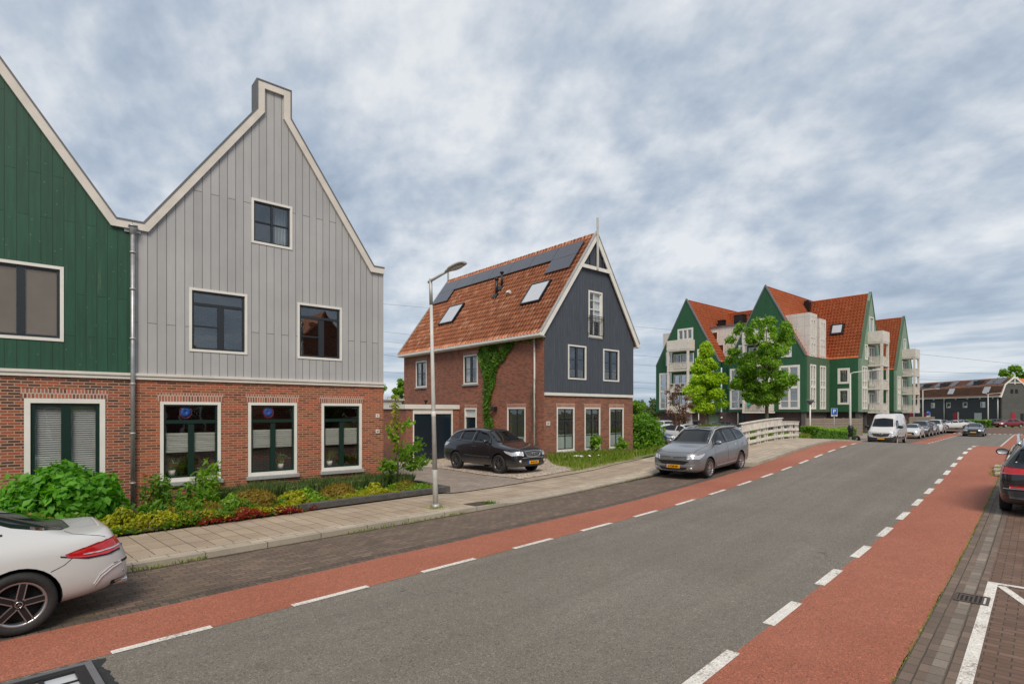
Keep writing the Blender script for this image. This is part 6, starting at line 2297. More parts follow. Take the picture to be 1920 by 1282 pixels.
def simple_car(kind, paintm, name, label, group, glass=None, plate=True, box_=False, front=True):
    sp = {'hatch': HATCH, 'sedan': SEDAN, 'suv': SUV, 'coupe': COUPE}[kind]
    c = Car(name, label, 'car', sp, paintm, group, lod=1)
    k = sp['L']
    if kind in ('hatch',):
        zt, zb, y1, y0 = 1.36, 1.04, .49, .64
        sd = [('side_window', [(1.45, 1.17), (1.75, 1.28), (2.2, 1.35)], [(1.3, 1.0), (1.8, 1.0), (2.22, 1.0)]), ('side_window', [(2.3, 1.35), (2.8, 1.34), (3.2, 1.28)], [(2.32, 1.01), (2.8, 1.02), (3.4, 1.06)])]
        rr = ('B', [(-.46, 1.28), (0, 1.29), (.46, 1.28)], [(-.54, 1.06), (0, 1.06), (.54, 1.06)])
        hl = (.10, .60, .58, .72, .48, .82)
        tl = ([(3.6, .84, 1.0), (3.85, .78, 1.02), (3.95, .6, .98)], [(3.7, .84, .84), (3.9, .78, .82), (4.0, .6, .82)])
        mi = (1.42, 1.02)
    elif kind == 'sedan':
        zt, zb, y1, y0 = 1.34, .99, .49, .66
        sd = [('side_window', [(1.75, 1.12), (2.05, 1.24), (2.6, 1.32)], [(1.6, .97), (2.1, .97), (2.62, .97)]), ('side_window', [(2.7, 1.32), (3.1, 1.30), (3.55, 1.20)], [(2.72, .97), (3.1, .98), (3.75, 1.02)])]
        rr = ('T', [(3.45, .46), (4.0, .50)], [(3.45, -.46), (4.0, -.50)])
        hl = (.08, .62, .58, .70, .42, .86)
        tl = ([(4.3, .86, .90), (4.55, .80, .92), (4.66, .6, .90)], [(4.35, .86, .78), (4.6, .80, .76), (4.7, .6, .76)])
        mi = (1.7, 1.0)
    elif kind == 'suv':
        zt, zb, y1, y0 = 1.58, 1.15, .52, .69
        sd = [('side_window', [(1.62, 1.33), (1.85, 1.48), (2.35, 1.57)], [(1.45, 1.13), (1.9, 1.13), (2.40, 1.14)]), ('side_window', [(2.46, 1.575), (3.2, 1.57), (3.95, 1.45)], [(2.50, 1.145), (3.2, 1.165), (4.1, 1.24)])]
        rr = ('B', [(-.50, 1.50), (0, 1.52), (.50, 1.50)], [(-.60, 1.22), (0, 1.22), (.60, 1.22)])
        hl = (.10, .62, .70, .84, .50, .86)
        tl = ([(4.2, .88, 1.08), (4.5, .80, 1.10), (4.58, .6, 1.06)], [(4.3, .88, .92), (4.55, .8, .9), (4.62, .6, .9)])
        mi = (1.55, 1.14)
    else:
        zt, zb, y1, y0 = 1.32, 1.0, .49, .65
        sd = [('side_window', [(1.75, 1.16), (2.05, 1.26), (2.7, 1.31)], [(1.6, 1.0), (2.1, 1.01), (2.7, 1.02)]), ('side_window', [(2.8, 1.31), (3.1, 1.27), (3.4, 1.16)], [(2.8, 1.03), (3.1, 1.035), (3.6, 1.07)])]
        rr = ('T', [(3.15, .45), (3.95, .44)], [(3.15, -.45), (3.95, -.44)])
        hl = (.08, .62, .56, .68, .42, .84)
        tl = ([(4.02, .9, .82), (4.42, .83, .87), (4.58, .6, .88)], [(4.04, .9, .77), (4.44, .84, .75), (4.62, .6, .8)])
        mi = (1.7, 1.02)
    c.common(([(-y1, zt), (0, zt + .02), (y1, zt)], [(-y0, zb), (0, zb), (y0, zb)]), sd, rr)
    headlights(c, *hl)
    c.lamp('tail_light', *tl, M['redlens'], nu=8, nv=3, eps=.01)
    c.patch('grille', 'F', [(-.4, .62), (0, .63), (.4, .62)], [(-.5, .38), (0, .36), (.5, .38)], M['black'], 8, 3, mirror=False)
    c.plate('F', .46 if kind != 'suv' else .5, None)
    c.plate('B', .62, None)
    c.mirrors(*mi, paintm)
    c.wheels('wide', n=5, rim=M['galv'])
    return c


GRP = 'cars parked in the far car park'
CARS = []


def put(c, p, q, hd, z=None):
    v = PQ(p, q)
    c.place(v.x, v.y, zr(p) if z is None else z, hd.x, hd.y)


def putxy(c, x, y, hx, hy, z=-.24): c.place(x, y, z, hx, hy)


G1 = 'cars parked nose to tail behind the van'
put(simple_car('hatch', P_white, 'parked_car', 'small white hatchback parked right behind the white van', G1), 66.8, 9.25, -PD)
put(simple_car('suv', P_darkgrey, 'parked_car', 'dark grey SUV parked second behind the white van', G1), 72.6, 9.3, -PD)
put(simple_car('hatch', P_silver, 'parked_car', 'silver hatchback parked third behind the white van', G1), 78.2, 9.3, -PD)
put(simple_car('suv', P_white, 'parked_car', 'last pale car of the row behind the white van', G1), 83.8, 9.3, -PD)
put(simple_car('sedan', P_dark, 'approaching_car', 'dark saloon with lit-looking headlamps driving towards us on the road', None), 77.6, 5.2, -PD)
RT = Vector((.759, -.651, 0))
G2 = 'cars at the far junction'
putxy(simple_car('coupe', P_white, 'parked_car', 'long white coupe seen side-on at the far junction', G2), 104.5, 19.8, -RT.x, -RT.y)
putxy(simple_car('hatch', P_blue, 'parked_car', 'pale blue-grey hatchback half hidden behind the white coupe', G2), 109, 22.5, -RT.x, -RT.y)
putxy(simple_car('sedan', P_silver, 'parked_car', 'silver saloon behind the right end of the white coupe', G2), 113.5, 20.6, -RT.x, -RT.y)
putxy(simple_car('hatch', P_dark, 'parked_car', 'dark hatchback near the lamp post before the last red door', G2), 126.5, 18.2, -RT.x, -RT.y)
putxy(simple_car('hatch', P_red, 'parked_car', 'dark red hatchback by the gambrel gable end', G2), 125.0, 15.9, -RT.x, -RT.y)
putxy(simple_car('sedan', P_black, 'parked_car', 'black car at the far right edge before the dark terraced house', G2), 127, 10.3, -RT.x, -RT.y)
putxy(simple_car('suv', P_dark, 'parked_car', 'black SUV behind the parked row, left of the far lamp post', G2), 112, 29.5, -RT.x, -RT.y)
putxy(simple_car('suv', P_silver, 'parked_car', 'silver SUV standing behind the low hedge of the dark terrace', G2), 121, 26.5, RT.x, RT.y)
# car park beyond the bridge railing
N_ = Vector((-.35, -.94, 0))


def lot(kind, pm, px, D, hx, hy, label):
    a = (px - 960) / 1030
    c = simple_car(kind, pm, 'parked_car', label, GRP)
    putxy(c, D * (.651 + .759 * a), D * (.759 - .651 * a), hx, hy, z=-.24)
    return c


c = lot('suv', P_white, 1252, 62, -.66, -.75, 'white SUV at the left end of the car park, just right of the hedge')
c = lot('sedan', P_silver, 1306, 58, .66, .4, 'silver estate with black roof box in the car park')
bm = BM(); box(bm, Fr((-.3, 0, 0), (1, 0), (0, 1)), -1.0, .9, -.38, .38, 1.46, 1.78, .12)
fin('roof_box', bm, M['black'], c.root, True)
c = lot('hatch', P_dark, 1342, 66, -.7, -.6, 'black hatchback behind the trunk of the light green tree')
c = lot('suv', P_vanwhite, 1283, 44, -.2, -.98, 'boxy white car showing its rear window in front of the silver estate')
c = lot('sedan', P_blue, 1240, 46, -.3, -.95, 'blue-grey saloon partly behind the big hedge')
c = lot('sedan', P_silver, 1392, 56, -.75, .5, 'pale grey saloon behind the left end of the white railing')
c = lot('hatch', P_dark, 1358, 74, .7, -.5, 'dark hatchback at the brick base of the apartments')
c = lot('hatch', P_darkgrey, 1447, 52, -.7, .5, 'dark car seen through the white railing')
# ---------------------------------------------------------------- vegetation
for nm, c in dict(
    leaf_hyd=((.06, .19, .015), (.11, .32, .025), (.19, .44, .05)),
    leaf_light=((.20, .36, .010), (.33, .50, .015), (.48, .62, .05)),
    leaf_mid=((.09, .19, .015), (.175, .33, .024), (.30, .47, .05)),
    leaf_dark=((.022, .055, .012), (.045, .095, .020), (.085, .15, .03)),
    leaf_wood=((.05, .085, .022), (.09, .14, .035), (.16, .20, .055)),
    leaf_purple=((.10, .05, .035), (.18, .09, .06), (.28, .17, .11)),
    leaf_yellow=((.16, .22, .015), (.34, .36, .02), (.52, .48, .04)),
    leaf_gold=((.14, .15, .02), (.30, .23, .035), (.42, .24, .06)),
    leaf_lav=((.12, .19, .065), (.19, .28, .095), (.29, .37, .14)),
    leaf_red=((.16, .02, .015), (.30, .03, .03), (.36, .10, .03)),
    leaf_ivy=((.055, .14, .012), (.10, .23, .018), (.18, .33, .03)),
    leaf_grass=((.14, .24, .02), (.26, .38, .04), (.46, .46, .15)),
    leaf_hedge=((.05, .13, .012), (.12, .27, .018), (.28, .44, .03)),
    leaf_young=((.10, .16, .012), (.26, .30, .02), (.42, .38, .06)),
).items(): M[nm] = leafmat(nm, *c)
M['petal'] = plain('petal', (.75, .75, .70), .6)

NR = np.random.default_rng(11)


def leaves(name, C, size, mat, parent=None, up=.3, aspect=1.7, normals=None, fold=False, rnd=None, seed=0, local=False, jitter=.35):
    """C (N,3) centres -> one mesh of small leaf faces"""
    C = np.asarray(C, float)
    N = len(C)
    rg = np.random.default_rng(seed + N)
    s = (np.asarray(size) * (1 + jitter * (rg.random(N) * 2 - 1))).reshape(-1, 1)
    nrm = rg.normal(size=(N, 3))
    if normals is not None: nrm = nrm * .55 + normals * 1.1
    nrm[:, 2] += up
    nrm /= np.linalg.norm(nrm, axis=1, keepdims=True)
    a = rg.normal(size=(N, 3))
    a = a - nrm * (a * nrm).sum(1, keepdims=True)
    a /= np.linalg.norm(a, axis=1, keepdims=True)
    b = np.cross(nrm, a)
    L, W = s * .5 * math.sqrt(aspect), s * .5 / math.sqrt(aspect)
    if fold:
        v = np.stack([C - a * L, C - a * L * .1 + b * W + nrm * W * .35, C + a * L, C - a * L * .1 - b * W + nrm * W * .35, C - a * L * .05], 1).reshape(-1, 3)
        k = 5
        base = (np.arange(N) * 5)[:, None]
        f = np.concatenate([base + np.array([[0, 4, 1, 0]]), base + np.array([[4, 2, 1, 4]]), base + np.array([[0, 3, 4, 0]]), base + np.array([[4, 3, 2, 4]])], 1).reshape(-1, 4)[:, :3]
        nf = 4
        loops = 3
    else:
        v = np.stack([C - a * L, C - a * L * .1 + b * W, C + a * L, C - a * L * .1 - b * W], 1).reshape(-1, 3)
        f = (np.arange(N) * 4)[:, None] + np.array([[0, 1, 2, 3]])
        nf = 1
        loops = 4
    me = bpy.data.meshes.new(name)
    me.vertices.add(len(v)); me.vertices.foreach_set('co', v.astype(np.float32).ravel())
    me.loops.add(f.size); me.loops.foreach_set('vertex_index', f.astype(np.int32).ravel())
    me.polygons.add(len(f)); me.polygons.foreach_set('loop_start', (np.arange(len(f)) * loops).astype(np.int32))
    me.update(calc_edges=True)
    r = rg.random(N) if rnd is None else np.clip(np.asarray(rnd) + .18 * rg.normal(size=N), 0, 1)
    at = me.attributes.new('rnd', 'FLOAT', 'FACE')
    at.data.foreach_set('value', np.repeat(r, nf).astype(np.float32))
    return link(name, me, mat, parent, local)


def clumps(rg, centers, radii, per, flat=.85):
    """points on and in clump balls; returns points, outward normals, tone"""
    P, Nn, T = [], [], []
    for c, r in zip(centers, radii):
        n = max(3, int(per * r * r))
        d = rg.normal(size=(n, 3))
        d /= np.linalg.norm(d, axis=1, keepdims=True)
        rr = r * (rg.random(n) ** .35)
        p = d * rr[:, None]
        p[:, 2] *= flat
        P.append(p + c); Nn.append(d)
        T.append(np.full(n, .5 + .35 * (rg.random() - .5)) )
    return np.concatenate(P), np.concatenate(Nn), np.concatenate(T)


def tree(name, loc, label, h, bare, rad, mat, leaf=.22, per=260, ncl=60, trunk=.12, seed=1, cat='tree', group=None, shape='round', clr=(.35, .75), fork=0, lean=0., density=1., cut=None):
    rg = np.random.default_rng(seed)
    t = thing(name, loc, label, cat, group)
    x0, y0, z0 = loc
    cs, rs = [], []
    H = h - bare
    while len(cs) < ncl:
        u = rg.random()
        if shape == 'cone': R_ = rad * (1 - u) ** .75 * (.35 + .65 * min(1, u * 6))
        elif shape == 'oval': R_ = rad * math.sin(math.pi * min(.98, .10 + u * .88)) ** .6
        else: R_ = rad * math.sqrt(max(0, 1 - (2 * u - 1) ** 2)) ** .8
        a = rg.random() * 2 * math.pi
        rr = R_ * math.sqrt(rg.random()) * (.95 + .2 * math.sin(3 * a + seed))
        z = bare + u * H
        cs.append((x0 + rr * math.cos(a) + lean * z, y0 + rr * math.sin(a), z0 + z))
        rs.append(rad * rg.uniform(*clr) * (1 - .35 * u))
    P, Nn, T = clumps(rg, np.array(cs), rs, per / sum(r * r for r in rs), .8)
    P = P + rg.normal(size=P.shape) * rad * .03
    leaves('crown', P, leaf, mat, t, normals=Nn, rnd=T, seed=seed)
    bm = BM()
    tops = [Vector((x0 + lean * h, y0, z0 + h * .9))]
    if fork:
        tops = [Vector((x0 + s * rad * .25, y0 + s * .1, z0 + h * .8)) for s in (-1, 1)]
    for k, tp in enumerate(tops):
        off = Vector(((k - .5) * trunk * 1.6, 0, 0)) if fork else Vector((0, 0, 0))
        pts = [Vector((x0, y0, z0 - .3)) + off, Vector((x0, y0, z0 + bare * .6)) + off * 1.1, Vector((x0, y0, z0 + bare)) + off * 1.5 + Vector((rg.normal() * .03, rg.normal() * .03, 0)), (Vector((x0, y0, z0 + bare)) + off).lerp(tp, .5), tp]
        tube(bm, pts, [trunk * 1.25, trunk, trunk * .85, trunk * .5, .02], 9)
    fin('trunk', bm, M['bark'], t)
    bm = BM()
    idx = rg.choice(len(cs), min(len(cs), 22), replace=False)
    for i in idx:
        c = Vector(cs[i])
        zb = z0 + bare + (c.z - z0 - bare) * .45
        s = Vector((x0 + lean * (zb - z0), y0, zb))
        mid = s.lerp(c, .5) + Vector((0, 0, -.05 * (c - s).length))
        tube(bm, [s, mid, c], [trunk * .38, trunk * .22, .012], 6)
    fin('limbs', bm, M['bark'], t)
    return t


def bush(name, loc, label, rx, ry, h, mat, leaf=.1, n=3000, seed=2, fold=False, cat='shrub', group=None, ncl=26, clip=None, stems=False, tone=None):
    rg = np.random.default_rng(seed)
    t = thing(name, loc, label, cat, group)
    cs, rs = [], []
    for _ in range(ncl):
        d = rg.normal(size=3); d /= np.linalg.norm(d); d[2] = abs(d[2])
        k = .55 + .3 * rg.random()
        cs.append((loc[0] + d[0] * rx * k, loc[1] + d[1] * ry * k, loc[2] + .12 * h + d[2] * h * k * .95))
        rs.append(min(rx, ry, h) * rg.uniform(.28, .46))
    P, Nn, T = clumps(rg, np.array(cs), rs, n / sum(r * r for r in rs), 1.)
    if clip is not None:
        k = clip(P); P, Nn, T = P[k], Nn[k], T[k]
    k = P[:, 2] > loc[2] - .02
    P, Nn, T = P[k], Nn[k], T[k]
    leaves('foliage', P, leaf, mat, t, normals=Nn, rnd=T, fold=fold, seed=seed)
    bm = BM()
    for i in range(9):
        c = cs[i]
        tube(bm, [(loc[0] + (c[0] - loc[0]) * .15, loc[1] + (c[1] - loc[1]) * .15, loc[2] - .05), ((loc[0] + c[0]) / 2, (loc[1] + c[1]) / 2, (loc[2] + c[2]) / 2), c], [.014, .010, .004], 5)
    fin('stems', bm, M['bark'], t)
    return t


def blades(name, pts, h, w, mat, parent=None, lean=.35, seed=3, kind=None, tips=0.):
    """thin upright blades rooted at pts"""
    P = np.asarray(pts, float)
    N = len(P)
    rg = np.random.default_rng(seed + N)
    hh = h * (.55 + .6 * rg.random(N))
    a = rg.random(N) * 2 * math.pi
    d = np.stack([np.cos(a), np.sin(a), np.zeros(N)], 1)
    pr = np.stack([-np.sin(a), np.cos(a), np.zeros(N)], 1) * w / 2
    l = (lean * rg.random(N))[:, None]
    up = np.array([0, 0, 1.])
    mid = P + up * hh[:, None] * .55 + d * l * hh[:, None] * .35
    top = P + up * hh[:, None] + d * l * hh[:, None]
    v = np.stack([P - pr, P + pr, mid + pr * .9, top, mid - pr * .9], 1).reshape(-1, 3)
    f = (np.arange(N) * 5)[:, None] + np.arange(5)[None]
    me = bpy.data.meshes.new(name)
    me.vertices.add(len(v)); me.vertices.foreach_set('co', v.astype(np.float32).ravel())
    me.loops.add(f.size); me.loops.foreach_set('vertex_index', f.astype(np.int32).ravel())
    me.polygons.add(N); me.polygons.foreach_set('loop_start', (np.arange(N) * 5).astype(np.int32))
    me.update(calc_edges=True)
    at = me.attributes.new('rnd', 'FLOAT', 'FACE')
    at.data.foreach_set('value', rg.random(N).astype(np.float32))
    o = link(name, me, mat, parent)
    if kind: o['kind'] = kind
    return o


def scatter(poly, n, rg, zoff=0., follow=True):
    xs = [p[0] for p in poly]; ys = [p[1] for p in poly]
    out = []
    while len(out) < n:
        x, y = rg.uniform(min(xs), max(xs)), rg.uniform(min(ys), max(ys))
        ins = False
        j = len(poly) - 1
        for i in range(len(poly)):
            xi, yi = poly[i]; xj, yj = poly[j]
            if (yi > y) != (yj > y) and x < (xj - xi) * (y - yi) / (yj - yi) + xi: ins = not ins
            j = i
        if ins: out.append((x, y, (ground_z(x, y) if follow else 0) + zoff))
    return np.array(out)


# front bed of the row houses
bush('hydrangea', (.32, 14.45, .1), 'big rounded hydrangea with broad fresh green leaves behind the white coupe', 1.15, 1.0, 1.12, M['leaf_hyd'], .125, 8200, 5, True, 'shrub', None, 60, clip=lambda P: P[:, 1] < 15.42)
rg0 = np.random.default_rng(8)


def perennial(x, y, h, label, n=16, seed=1, leaf=.10, mat='leaf_mid', name='perennial', spread=.3, cat='plant', group=None):
    rg = np.random.default_rng(seed)
    t = thing(name, (x, y, .1), label, cat, group)
    bm = BM(); C = []; Nn = []
    for i in range(n):
        a, r = rg.random() * 6.28, spread * math.sqrt(rg.random())
        bx, by = x + r * math.cos(a), y + r * math.sin(a)
        hh = h * (.6 + .4 * rg.random())
        tx, ty = bx + .25 * r * math.cos(a), by + .25 * r * math.sin(a)
        tube(bm, [(bx, by, .08), (tx, ty, .1 + hh)], [.006, .003], 5)
        for k in range(int(hh / .035)):
            u = k * .035 / hh
            b_ = rg.random() * 6.28
            C.append((bx + (tx - bx) * u + .045 * math.cos(b_), by + (ty - by) * u + .045 * math.sin(b_), .1 + hh * u + .02))
            Nn.append((math.cos(b_) * .5, math.sin(b_) * .5, .8))
    fin('stems', bm, M[mat], t)
    leaves('foliage', C, leaf, M[mat], t, normals=np.array(Nn), aspect=3.2, fold=True, seed=seed)
    return t


perennial(2.95, 14.35, 1.22, 'tall leafy perennial rising in front of the left window of the grey house', 20, 1, mat='leaf_mid')
perennial(2.05, 14.5, .98, 'shorter leafy perennial next to the downpipe foot', 22, 2, mat='leaf_ivy', spread=.34)
perennial(2.6, 13.85, .75, 'low bushy perennial in front of the two taller ones', 24, 3, mat='leaf_ivy', spread=.4)
LAVG = 'grey-green lavender bushes below the windows'
labs = ['first lavender bush from the downpipe, beside the tall perennial', 'second lavender bush from the downpipe', 'third lavender bush, between the left and middle windows', 'fourth lavender bush, under the middle window', 'fifth lavender bush, between the middle and right windows', 'sixth lavender bush, under the right window', 'last lavender bush, beside the young tree']
for i, x in enumerate((3.55, 4.3, 5.05, 5.8, 6.55, 7.25, 8.05)):
    t = thing('lavender', (x, 14.8, .1), labs[i], 'plant', LAVG)
    rg = np.random.default_rng(30 + i)
    a = rg.random(1500) * 6.28; r = np.sqrt(rg.random(1500))
    pts = np.stack([x + .50 * r * np.cos(a), 14.72 + .42 * r * np.sin(a), np.full(1500, .12)], 1)
    blades('foliage', pts, .42 + .06 * (i % 2), .016, M['leaf_lav'], t, lean=.5, seed=i)
    leaves('leaf_mass', pts[:700] + np.array([0, 0, 1]) * (.1 + .28 * rg.random((700, 1))), .05, M['leaf_lav'], t, aspect=3.5, seed=i)
TG = 'golden tufts along the front of the bed'
for i, (x, y, s, lab) in enumerate(((3.75, 13.6, 1.15, 'golden tufted shrub below the left and middle windows'), (5.85, 13.75, 1.0, 'bronze-tipped tufted shrub below the right window'), (7.75, 13.65, .75, 'small bronze tuft at the right end of the bed'), (2.7, 13.1, .7, 'small yellow-green tuft near the pavement below the left window'))):
    t = thing('tufted_shrub', (x, y, .1), lab, 'shrub', TG)
    rg = np.random.default_rng(60 + i)
    n = int(2300 * s)
    d = rg.normal(size=(n, 3)); d /= np.linalg.norm(d, axis=1, keepdims=True); d[:, 2] = abs(d[:, 2])
    P = np.array([x, y, .12]) + d * np.array([.52, .45, .42]) * s * (.55 + .45 * rg.random((n, 1)))
    leaves('foliage', P, .055, M['leaf_gold'], t, normals=d * 1.2, aspect=3., rnd=.35 + .5 * d[:, 2] * .6, seed=i)
    blades('shoots', P[:900], .12, .012, M['leaf_gold'], t, lean=.6, seed=i)



def carpet(name, poly, n, leaf, mat, hmax=.2, seed=1, aspect=1.5, cover=0.):
    """patchy low growth; cover raises the share of ground kept"""
    rg = np.random.default_rng(seed)
    P = scatter(poly, n, rg, 0.)
    m = np.sin(P[:, 0] * 2.3 + seed * 1.7) + np.sin(P[:, 1] * 5.1 + seed * 2.9) + .8 * np.sin(P[:, 0] * 6.7 + P[:, 1] * 4.0 + seed)
    k = m + .5 * rg.normal(size=n) > -cover
    P, m = P[k], m[k]
    hm = np.clip(.35 + .25 * m, .15, 1.)
    P[:, 2] += .03 + hmax * hm * rg.random(len(P)) ** .55
    o = leaves(name, P, leaf, mat, None, up=.8, aspect=aspect, rnd=.2 + .6 * hm, seed=seed)
    o['kind'] = 'stuff'
    return o


FRONT_L = [(-.8, 12.15), (2.2, 12.4), (4.6, 12.65), (4.5, 13.7), (1.4, 13.8), (-.8, 13.4)]
FRONT_R = [(4.4, 12.95), (8.6, 13.3), (8.6, 13.95), (4.4, 13.8)]
carpet('ground_cover', FRONT_L, 9000, .055, M['leaf_ivy'], hmax=.42, seed=1, cover=.9)
carpet('ground_cover', FRONT_L, 9000, .045, M['leaf_yellow'], hmax=.34, seed=2, cover=-.1)
carpet('ground_cover', FRONT_L, 5000, .050, M['leaf_gold'], hmax=.40, seed=5, cover=-.5)
carpet('ground_cover', FRONT_R, 9000, .045, M['leaf_yellow'], hmax=.26, seed=3, cover=1.0)
carpet('ground_cover', FRONT_R, 5000, .05, M['leaf_mid'], hmax=.30, seed=9, cover=.0)
carpet('red_stonecrop', [(1.9, 12.32), (4.9, 12.62), (4.9, 12.95), (1.9, 12.62)], 3600, .04, M['leaf_red'], hmax=.22, seed=4, cover=-.1)
carpet('ground_cover', [(-5, 12.0), (-.6, 12.2), (-.8, 15.3), (-5, 15.3)], 3000, .09, M['leaf_ivy'], hmax=.5, seed=6, cover=2)
carpet('ground_cover', [(2.0, 13.6), (8.6, 13.9), (8.7, 15.3), (2.0, 15.3)], 6000, .06, M['leaf_mid'], hmax=.35, seed=7, cover=1)
SG = 'small mixed shrubs in the front bed'
rgm = random.Random(12)
for i, (x, y, h_, mt, lab) in enumerate(((1.75, 13.2, .50, 'leaf_ivy', 'small deep green shrub near the downpipe foot'), (1.2, 12.9, .42, 'leaf_yellow', 'small yellow-green shrub just behind the white coupe boot'),
        (3.3, 13.35, .48, 'leaf_mid', 'small mid-green shrub under the left window of the grey house'), (2.3, 12.85, .40, 'leaf_ivy', 'small dark shrub between red stonecrop and downpipe'),
        (4.6, 13.4, .38, 'leaf_yellow', 'small yellow shrub where the dark kerb begins'), (5.0, 13.85, .34, 'leaf_mid', 'small green shrub between the two golden tufts'), (6.9, 13.7, .32, 'leaf_yellow', 'small yellow shrub between the right-hand tufts'))):
    bush('bed_shrub', (x, y, .1), lab, .42, .34, h_, M[mt], .06, 1500, 70 + i, False, 'shrub', SG, 14)

# young tree with pale top at the corner of the grey house
yt = thing('young_tree', (7.95, 14.45, .1), 'slender young tree with dark lower leaves and a pale yellow-green leader at the house corner', 'tree')
bm = BM()
tube(bm, [(7.95, 14.45, 0), (7.97, 14.44, .9), (7.92, 14.42, 1.8), (7.86, 14.40, 2.85)], [.035, .028, .018, .008], 8)
brs = [((7.96, 14.44, .75), (8.55, 14.1, 1.55)), ((7.96, 14.44, .7), (8.65, 14.0, 1.0)), ((7.96, 14.44, .65), (7.35, 14.2, .95)), ((7.96, 14.44, .9), (8.4, 14.7, 1.3)), ((7.94, 14.43, 1.4), (7.5, 14.2, 1.95)), ((7.93, 14.42, 1.7), (8.25, 14.2, 2.15))]
for a, b_ in brs: tube(bm, [a, tuple((p + q) / 2 + d for p, q, d in zip(a, b_, (0, 0, .05))), b_], [.014, .009, .004], 6)
fin('trunk', bm, M['bark'], yt)
C, Tn = [], []
rg = np.random.default_rng(3)
for k, (a, b_) in enumerate(brs):
    a, b_ = np.array(a), np.array(b_)
    for i in range(130 if k < 4 else 45):
        u = .25 + .75 * rg.random()
        C.append(a + (b_ - a) * u + rg.normal(size=3) * (.10 if k < 4 else .06)); Tn.append(.15 + .2 * rg.random() if k < 4 else .7)
dk = leaves('crown', C, .115, M['leaf_mid'], yt, aspect=1.6, fold=True, rnd=Tn, seed=1)
C = [(7.95 - .03 * z + rg.normal() * .07, 14.42 + rg.normal() * .07, z) for z in rg.uniform(1.2, 2.85, 230)]
leaves('young_shoots', C, .085, M['leaf_young'], yt, aspect=1.8, fold=True, seed=2)

IG = 'indoor plants behind the ground-floor panes'
for i, (x, lab) in enumerate(((2.45, 'leafy plant inside the left window of the grey house'), (5.05, 'spiky plant inside the middle window of the grey house'), (6.45, 'feathery plant inside the right window of the grey house'))):
    t = thing('potted_plant', (x, 15.78, .82), lab, 'plant', IG)
    bm = BM()
    lathe(bm, [(.0, .82), (.07, .82), (.09, .96), (.0, .96)], (x, 15.78, 0), seg=14)
    fin('pot', bm, M['cream'], t)
    rgp = np.random.default_rng(i)
    blades('leaves', np.array([(x + rgp.normal() * .03, 15.78 + rgp.normal() * .03, .95) for _ in range(60)]), .34, .03, M['leaf_mid'], t, lean=.9, seed=i)

# low dark kerb of the bed
pk = thing('planter_kerb', (6.5, 13.0, .1), 'low dark recycled-plastic kerb along the right half of the bed', 'kerb edging')
bm = BM()
a, b_ = Vector((4.35, 12.80, 0)), Vector((8.85, 13.22, 0))
f1 = Fr(a, (b_ - a))
box(bm, f1, 0, (b_ - a).length, -.14, .0, .05, .26, .012)
f2 = Fr(b_, (0.02, 1, 0))
box(bm, f2, .001, 1.9, -.0, .14, .05, .255, .012)
fin('kerb_beam', bm, M['darkkerb'], pk)

# ivy on the side wall of the brick house
iv = thing('climbing_ivy', (18.45, 23.4, .1), 'green Y-shaped ivy climbing the side wall of the brick house to the gutter', 'climbing plant')
IV = [(24.25, 6.1), (22.8, 6.1), (22.65, 5.5), (21.95, 6.12), (21.3, 6.12), (21.4, 5.75), (22.1, 5.15), (22.65, 4.75), (22.92, 3.83), (23.3, 3.0), (23.3, 2.2), (22.99, 1.76), (23.0, 1.4), (23.8, 1.4), (23.85, 2.24), (23.95, 3.56), (23.75, 4.1), (24.05, 4.8), (24.4, 5.57)]
rg = np.random.default_rng(4)
P = scatter(IV, 5600, rg, 0, follow=False)
P = P[np.sin(P[:, 0] * 9 + 1) * np.sin(P[:, 1] * 3.3) + .6 * rg.normal(size=len(P)) > -.35]
dens = .5 + .5 * np.sin(P[:, 0] * 5) * np.sin(P[:, 1] * 4)
P3 = np.stack([18.47 - .02 - .10 * rg.random(len(P)) * (.3 + dens), P[:, 0], P[:, 1]], 1)
leaves('foliage', P3, .105, M['leaf_ivy'], iv, normals=np.tile([-1., 0, .25], (len(P), 1)), aspect=1.2, rnd=.2 + .6 * dens, seed=2)
C = [(18.44, 21.0 + rg.uniform(-1.8, 2), 6.02 + rg.uniform(-.14, .1)) for _ in range(260)]
leaves('creeper_along_gutter', C, .09, M['leaf_ivy'], iv, seed=3)
bm = BM()
tube(bm, [(18.47, 23.5, 0), (18.46, 23.45, 2.0), (18.46, 23.6, 3.6), (18.46, 23.8, 5.9)], [.03, .025, .02, .01], 6)
tube(bm, [(18.46, 23.5, 4.0), (18.46, 22.4, 5.2), (18.46, 21.6, 6.1)], [.02, .015, .008], 6)
fin('stems', bm, M['bark'], iv)
# dry twining stems near the downpipe
ds = thing('bare_climber', (18.45, 19.8, .1), 'leafless brown climber twisted round the pale downpipe', 'climbing plant')
bm = BM()
rg = random.Random(2)
for k in range(16):
    y, z = 19.8 + rg.uniform(-.5, .6), .3
    pts = [(18.46, y, z)]
    while z < 3.6 and len(pts) < 14:
        z += rg.uniform(.2, .4); y += rg.uniform(-.22, .22); y += (19.8 - y) * .2
        pts.append((18.46 - rg.random() * .06, y, z))
    tube(bm, pts, .006, 4)
fin('stems', bm, M['bark'], ds)

